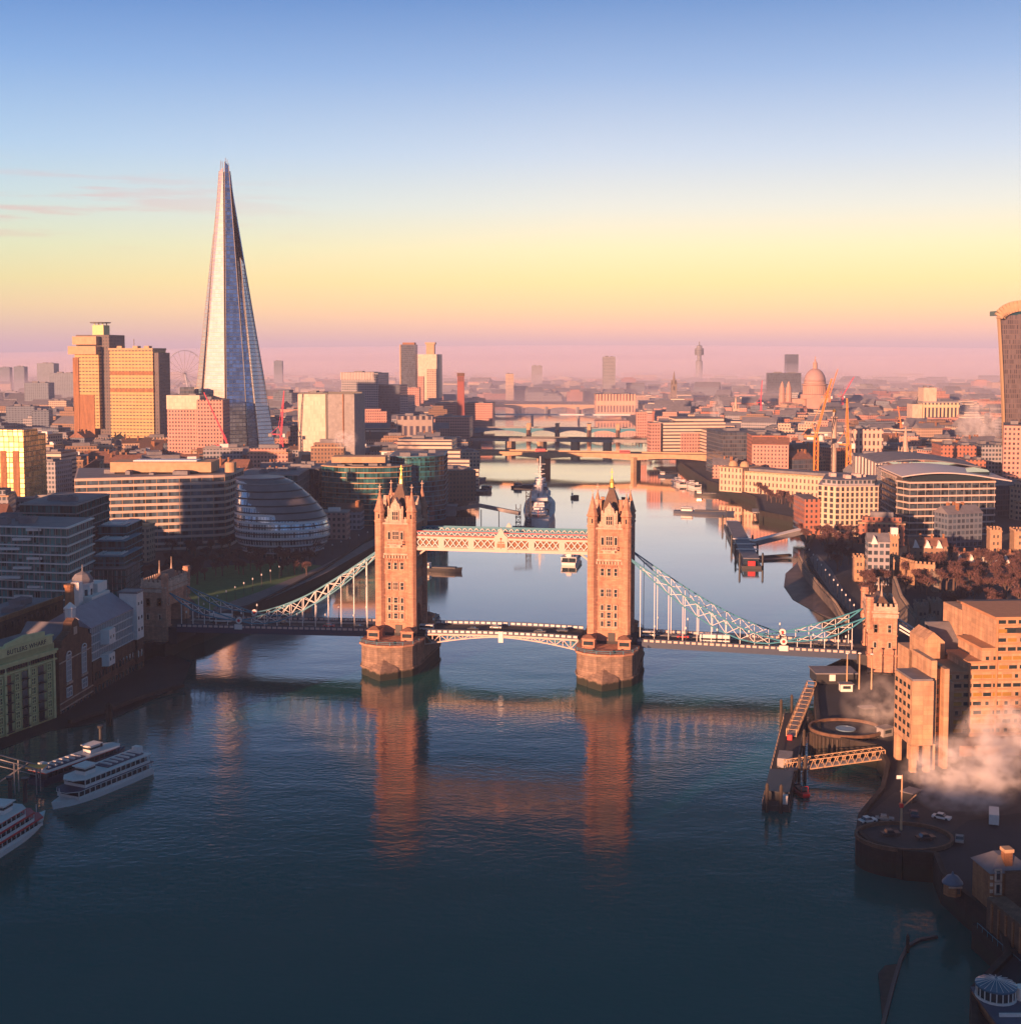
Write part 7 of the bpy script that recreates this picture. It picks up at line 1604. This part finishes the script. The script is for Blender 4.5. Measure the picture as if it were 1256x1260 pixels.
# footprints of what is already standing
OCC = []
bpy.context.view_layer.update()
for o in list(SC.objects):
    if o.parent is None and o.get('category') and o.get('category') not in ('tree', 'car', 'bus', 'van', 'boat', 'crane'):
        xs, ys = [], []
        for c in [o]+list(o.children):
            if c.type == 'MESH':
                for v in c.bound_box: w = c.matrix_world @ Vector(v); xs.append(w.x); ys.append(w.y)
        if xs and max(xs)-min(xs) < 400 and max(ys)-min(ys) < 400: OCC.append((min(xs)-4, max(xs)+4, min(ys)-4, max(ys)+4))
OCC += [(X(200, 640), X(405, 640), 575, 745), (X(290, 560), X(465, 560), 560, 720), (X(1000, 700), X(1300, 700), 380, 760), (X(980, 760), X(1060, 760), 640, 800), (-60, 260, 100, 380)]
def free(x, y, r):
    return not any(a-r < x < b+r and c-r < y < d+r for a, b, c, d in OCC)
fmats = [m_f1, m_f2, m_f4, m_f5, m_f6, m_f7, m_f3,
         facade('tan_terrace', (0.46, 0.33, 0.24), (0.06, 0.05, 0.06), 3.2, 2.6, .42, .5, roof=(.16, .12, .11)), facade('rose_stone_terrace', (0.48, 0.26, 0.21), (0.07, 0.05, 0.06), 3.3, 3.0, .4, .5, roof=(.15, .13, .13)),
         facade('slate_blue_office', (0.13, 0.16, 0.21), (0.05, 0.07, 0.1), 3.5, 3, .7, .6)]
fnames = ['cream gridded', 'rosy stone', 'pale ribbon windowed', 'red brick', 'grey gridded', 'brown brick', 'dark glazed', 'tan', 'dusky rose', 'slate blue']
stuffb = [MB() for _ in fmats]; sroof = MB(); cnt = 0; cand = []
def zone(px, Y):
    if px < 628: return 'south bank' 
    return 'north bank'
def gen(Y0, Y1, step, wlo, whi, hlo, hhi, jitter=.5):
    Y = Y0
    while Y < Y1:
        hx = Y*.43; x = -hx
        while x < hx:
            xx, yy = x+rc.uniform(-jitter, jitter)*step, Y+rc.uniform(-jitter, jitter)*step
            w, d = rc.uniform(wlo, whi), rc.uniform(wlo*.6, whi*.7); h = rc.uniform(hlo, hhi)
            if rc.random() < .07: h *= 1.55
            if not near_river(xx, yy, max(w, d)*.62+5) and free(xx, yy, max(w, d)*.45):
                # keep streets of sight along the great landmarks open
                cand.append((xx, yy, w, d, h, rc.randrange(3)))
            x += step
        Y += step*1.0
gen(570, 900, 34, 16, 34, 11, 20)
gen(900, 1500, 36, 18, 36, 12, 24)
gen(1500, 2600, 46, 22, 48, 13, 26)
gen(2600, 4500, 68, 30, 66, 12, 25)
gen(4500, 9000, 115, 50, 110, 12, 28)
def cluster_rot(x, y):
    return radians((int(x//230)*37+int(y//260)*53) % 50-25)
pos_lbl = [(60, 'near the far left edge'), (200, 'below the hospital tower'), (330, 'around the foot of the spire'), (480, 'between the spire and the curved offices'), (628, 'towards the river on the south side'),
           (900, 'beyond the white terraced office'), (1000, 'around the cathedral and cranes'), (1120, 'behind the ribbed office'), (9999, 'near the flared tower')]
for (x, y, w, d, h, kind) in cand:
    px = PX0+FPX*x/y; rot = cluster_rot(x, y); i = rc.choices(range(10), [5, 5, 4, 5, 5, 5, 3, 5, 4, 4])[0]
    if px < 260: i = rc.choice([0, 4, 5, 6, 9, 9, 7, 4])
    if cnt < 290 and y < 2100:
        cnt += 1; zl = next(l for q, l in pos_lbl if px < q)
        shape = ['flat roofed block', 'pitched roof range', 'stepped block'][kind]
        t = thing(['office_block', 'terraced_range', 'stepped_block'][kind], '%s %s among the rooftops %s' % (fnames[i], shape, zl), 'building', (x, y, 6), rot, 'city buildings '+zl)
        wbox(t, 'wall', fmats[i], -w/2, w/2, -d/2, d/2, 0, h)
        if kind == 0:
            mb = MB(); mb.box(-w/2-.25, w/2+.25, -d/2-.25, d/2+.25, h, h+.9); mb.build('parapet', m_concr if i in (0, 2, 7) else m_grey, t)
            for k in range(rc.randrange(1, 4)): mb = MB(); a_, b_ = rc.uniform(-.3, .3)*w, rc.uniform(-.3, .3)*d; mb.cbox(a_, b_, h+.9, rc.uniform(3, w*.4), rc.uniform(3, d*.4), rc.uniform(1.2, 3.5)); mb.build('roof_plant', rc.choice([m_roofg, m_grey, m_white2]), t)
        elif kind == 1:
            mb = MB(); al = 'x' if w > d else 'y'; mb.roof(-w/2-.5, w/2+.5, -d/2-.5, d/2+.5, h+.02, min(w, d)*.33, 0, al); mb.build('roof', rc.choice([m_rooft, m_roofg, m_slate]), t)
            for k in range(rc.randrange(2, 5)): mb = MB(); mb.cbox(rc.uniform(-.38, .38)*w, rc.uniform(-.3, .3)*d, h, 1.3, 1.8, min(w, d)*.36+1.2); mb.build('chimney', m_brick, t)
        else:
            mb = MB(); mb.box(-w/2+2, w/2-2, -d/2+2.5, d/2-2, h, h+3.4); mb.build('setback_storey', fmats[i], t); mb = MB(); mb.box(-w/4, w/4, -d/5, d/4, h+3.4, h+6.4); mb.build('roof_plant', m_roofg, t)
            mb = MB(); mb.box(-w/2-.3, w/2+.3, -d/2-.3, d/2+.3, h-.5, h+.35); mb.build('cornice', m_concr, t)
    else:
        mb = stuffb[i]; mb.cbox(x, y, 6, w, d, h, rot)
        if kind == 2: mb.cbox(x, y, 6+h, w*.6, d*.6, rc.uniform(3, 7), rot)
        if kind == 0 and y < 4500: sroof.cbox(x+rc.uniform(-.2, .2)*w, y, 6+h, w*.3, d*.35, 2.6, rot)
        if kind == 1 and y < 4500:
            c, q = cos(rot), sin(rot); vs = []
            for a_, b_, z_ in ((-w/2, -d/2, 0), (w/2, -d/2, 0), (w/2, d/2, 0), (-w/2, d/2, 0), (-w/2, 0, d*.3), (w/2, 0, d*.3)): vs.append((x+a_*c-b_*q, y+a_*q+b_*c, 6.02+h+z_))
            sroof.add(vs, [(0, 3, 2, 1), (0, 1, 5, 4), (2, 3, 4, 5), (1, 2, 5), (3, 0, 4)])
# one spread of far rooftops that nobody could count
allb = MB(); 
for i, mb in enumerate(stuffb): allb.mi = i; allb.add(mb.v, mb.f)
allb.mi = len(stuffb); allb.add(sroof.v, sroof.f)
tag(allb.build('distant_rooftops', fmats+[m_roofg]), kind='stuff')
print('city candidates', len(cand), 'things', cnt)

# ------------------------------------------------------------------ unseen tall blocks, added to throw morning shade over the left bank
for i, (x, y, w, d, h) in enumerate(((-304, 268, 56, 30, 60), (-275, 205, 56, 30, 56), (-372, 385, 46, 40, 104), (-403, 412, 26, 40, 92), (-338, 362, 46, 40, 84))):
    t = thing('added_shade_block', ['brown brick tower block', 'taller brown brick tower block', 'broad grey tower block', 'slim brown brick block', 'plain brown brick tower block nearest the park'][i]+' added to shade the left bank', 'tower block', (x, y, 6), radians(-33), 'unseen shade blocks added downstream')
    wbox(t, 'wall', m_f7 if i != 3 else m_f6, -w/2, w/2, -d/2, d/2, 0, h); wbox(t, 'roof_plant', m_roofg, -w/4, w/4, -d/4, d/4, h, h+3)

rq = random.Random(4); x = -560
while x < -140:      # long uneven row of unseen blocks, added to shade the near river
    w = rq.uniform(22, 46); h = rq.choice([74, 80, 86, 90, 83, 88]); h = min(h, 77) if x > -270 else h; t = thing('added_shade_block', 'unseen high block added in the uneven row to shade the river', 'tower block', (x+w/2, -172+rq.uniform(-14, 14), 6), radians(rq.uniform(-9, 9)), 'far row of added shade blocks')
    wbox(t, 'wall', rq.choice([m_f7, m_f5, m_f6]), -w/2-1, w/2+1, -13, 13, 0, h); wbox(t, 'roof_plant', m_roofg, -w/4, w/5, -8, 8, h, h+rq.uniform(3, 7)); x += w

# ------------------------------------------------------------------ steam
def steam(name, c, r, dens, seed, scale=.06):
    m = bpy.data.materials.new('steam_vapour'); m.use_nodes = True; t = m.node_tree; t.nodes.clear(); L = t.links.new
    o = t.nodes.new('ShaderNodeOutputMaterial'); v = t.nodes.new('ShaderNodeVolumePrincipled'); v.inputs['Color'].default_value = (.95, .93, .93, 1); v.inputs['Anisotropy'].default_value = -.2
    tc_ = t.nodes.new('ShaderNodeTexCoord'); n = t.nodes.new('ShaderNodeTexNoise'); n.inputs['Scale'].default_value = 2.6; n.inputs['Detail'].default_value = 4; n.inputs['Roughness'].default_value = .6
    mp_ = t.nodes.new('ShaderNodeMapping'); mp_.inputs['Location'].default_value = (seed, seed*.7, 0); L(tc_.outputs['Object'], mp_.inputs[0]); L(mp_.outputs[0], n.inputs[0])
    ln = t.nodes.new('ShaderNodeVectorMath'); ln.operation = 'LENGTH'; L(tc_.outputs['Object'], ln.inputs[0])
    fo = t.nodes.new('ShaderNodeMapRange'); fo.inputs[1].default_value = 1.0; fo.inputs[2].default_value = .25; L(ln.outputs['Value'], fo.inputs[0])
    mr = t.nodes.new('ShaderNodeMapRange'); mr.inputs[1].default_value = .46; mr.inputs[2].default_value = .62; L(n.outputs[0], mr.inputs[0])
    mu = t.nodes.new('ShaderNodeMath'); mu.operation = 'MULTIPLY'; L(fo.outputs[0], mu.inputs[0]); L(mr.outputs[0], mu.inputs[1]); mu2 = t.nodes.new('ShaderNodeMath'); mu2.operation = 'MULTIPLY'; mu2.inputs[1].default_value = dens; L(mu.outputs[0], mu2.inputs[0])
    L(mu2.outputs[0], v.inputs['Density']); L(v.outputs[0], o.inputs['Volume']); m.cycles.volume_step_rate if hasattr(m.cycles, 'volume_step_rate') else None
    mb = MB(); mb.lathe([(.02, -1), (.5, -.87), (.87, -.5), (1, 0), (.87, .5), (.5, .87), (.02, 1)], 16); ob = mb.build(name, m); ob.location = c; ob.scale = r; tag(ob, kind='stuff'); return ob
g0 = G(1190, 985, 10)
steam('steam', (g0.x+1, g0.y+5, 15), (17, 11, 11), .34, 1.0)
g0 = G(1225, 955, 10); steam('steam', (g0.x+3, g0.y+2, 19), (14, 10, 12), .3, 7.0); steam('steam', (g0.x+14, g0.y-14, 12), (14, 11, 9), .22, 4.0)
g0 = G(1085, 900, 8); steam('steam', (g0.x, g0.y+2, 15), (13, 10, 12), .07, 3.0)
g0 = at(1205, 510, 1450); steam('steam', (g0.x, 1450, 40), (30, 20, 36), .10, 5.0)
g0 = at(882, 500, 1450); steam('steam', (g0.x, 1450, 52), (9, 9, 26), .16, 9.0)
g0 = at(425, 552, 1080); steam('steam', (g0.x, 1080, 50), (12, 10, 9), .2, 2.0)
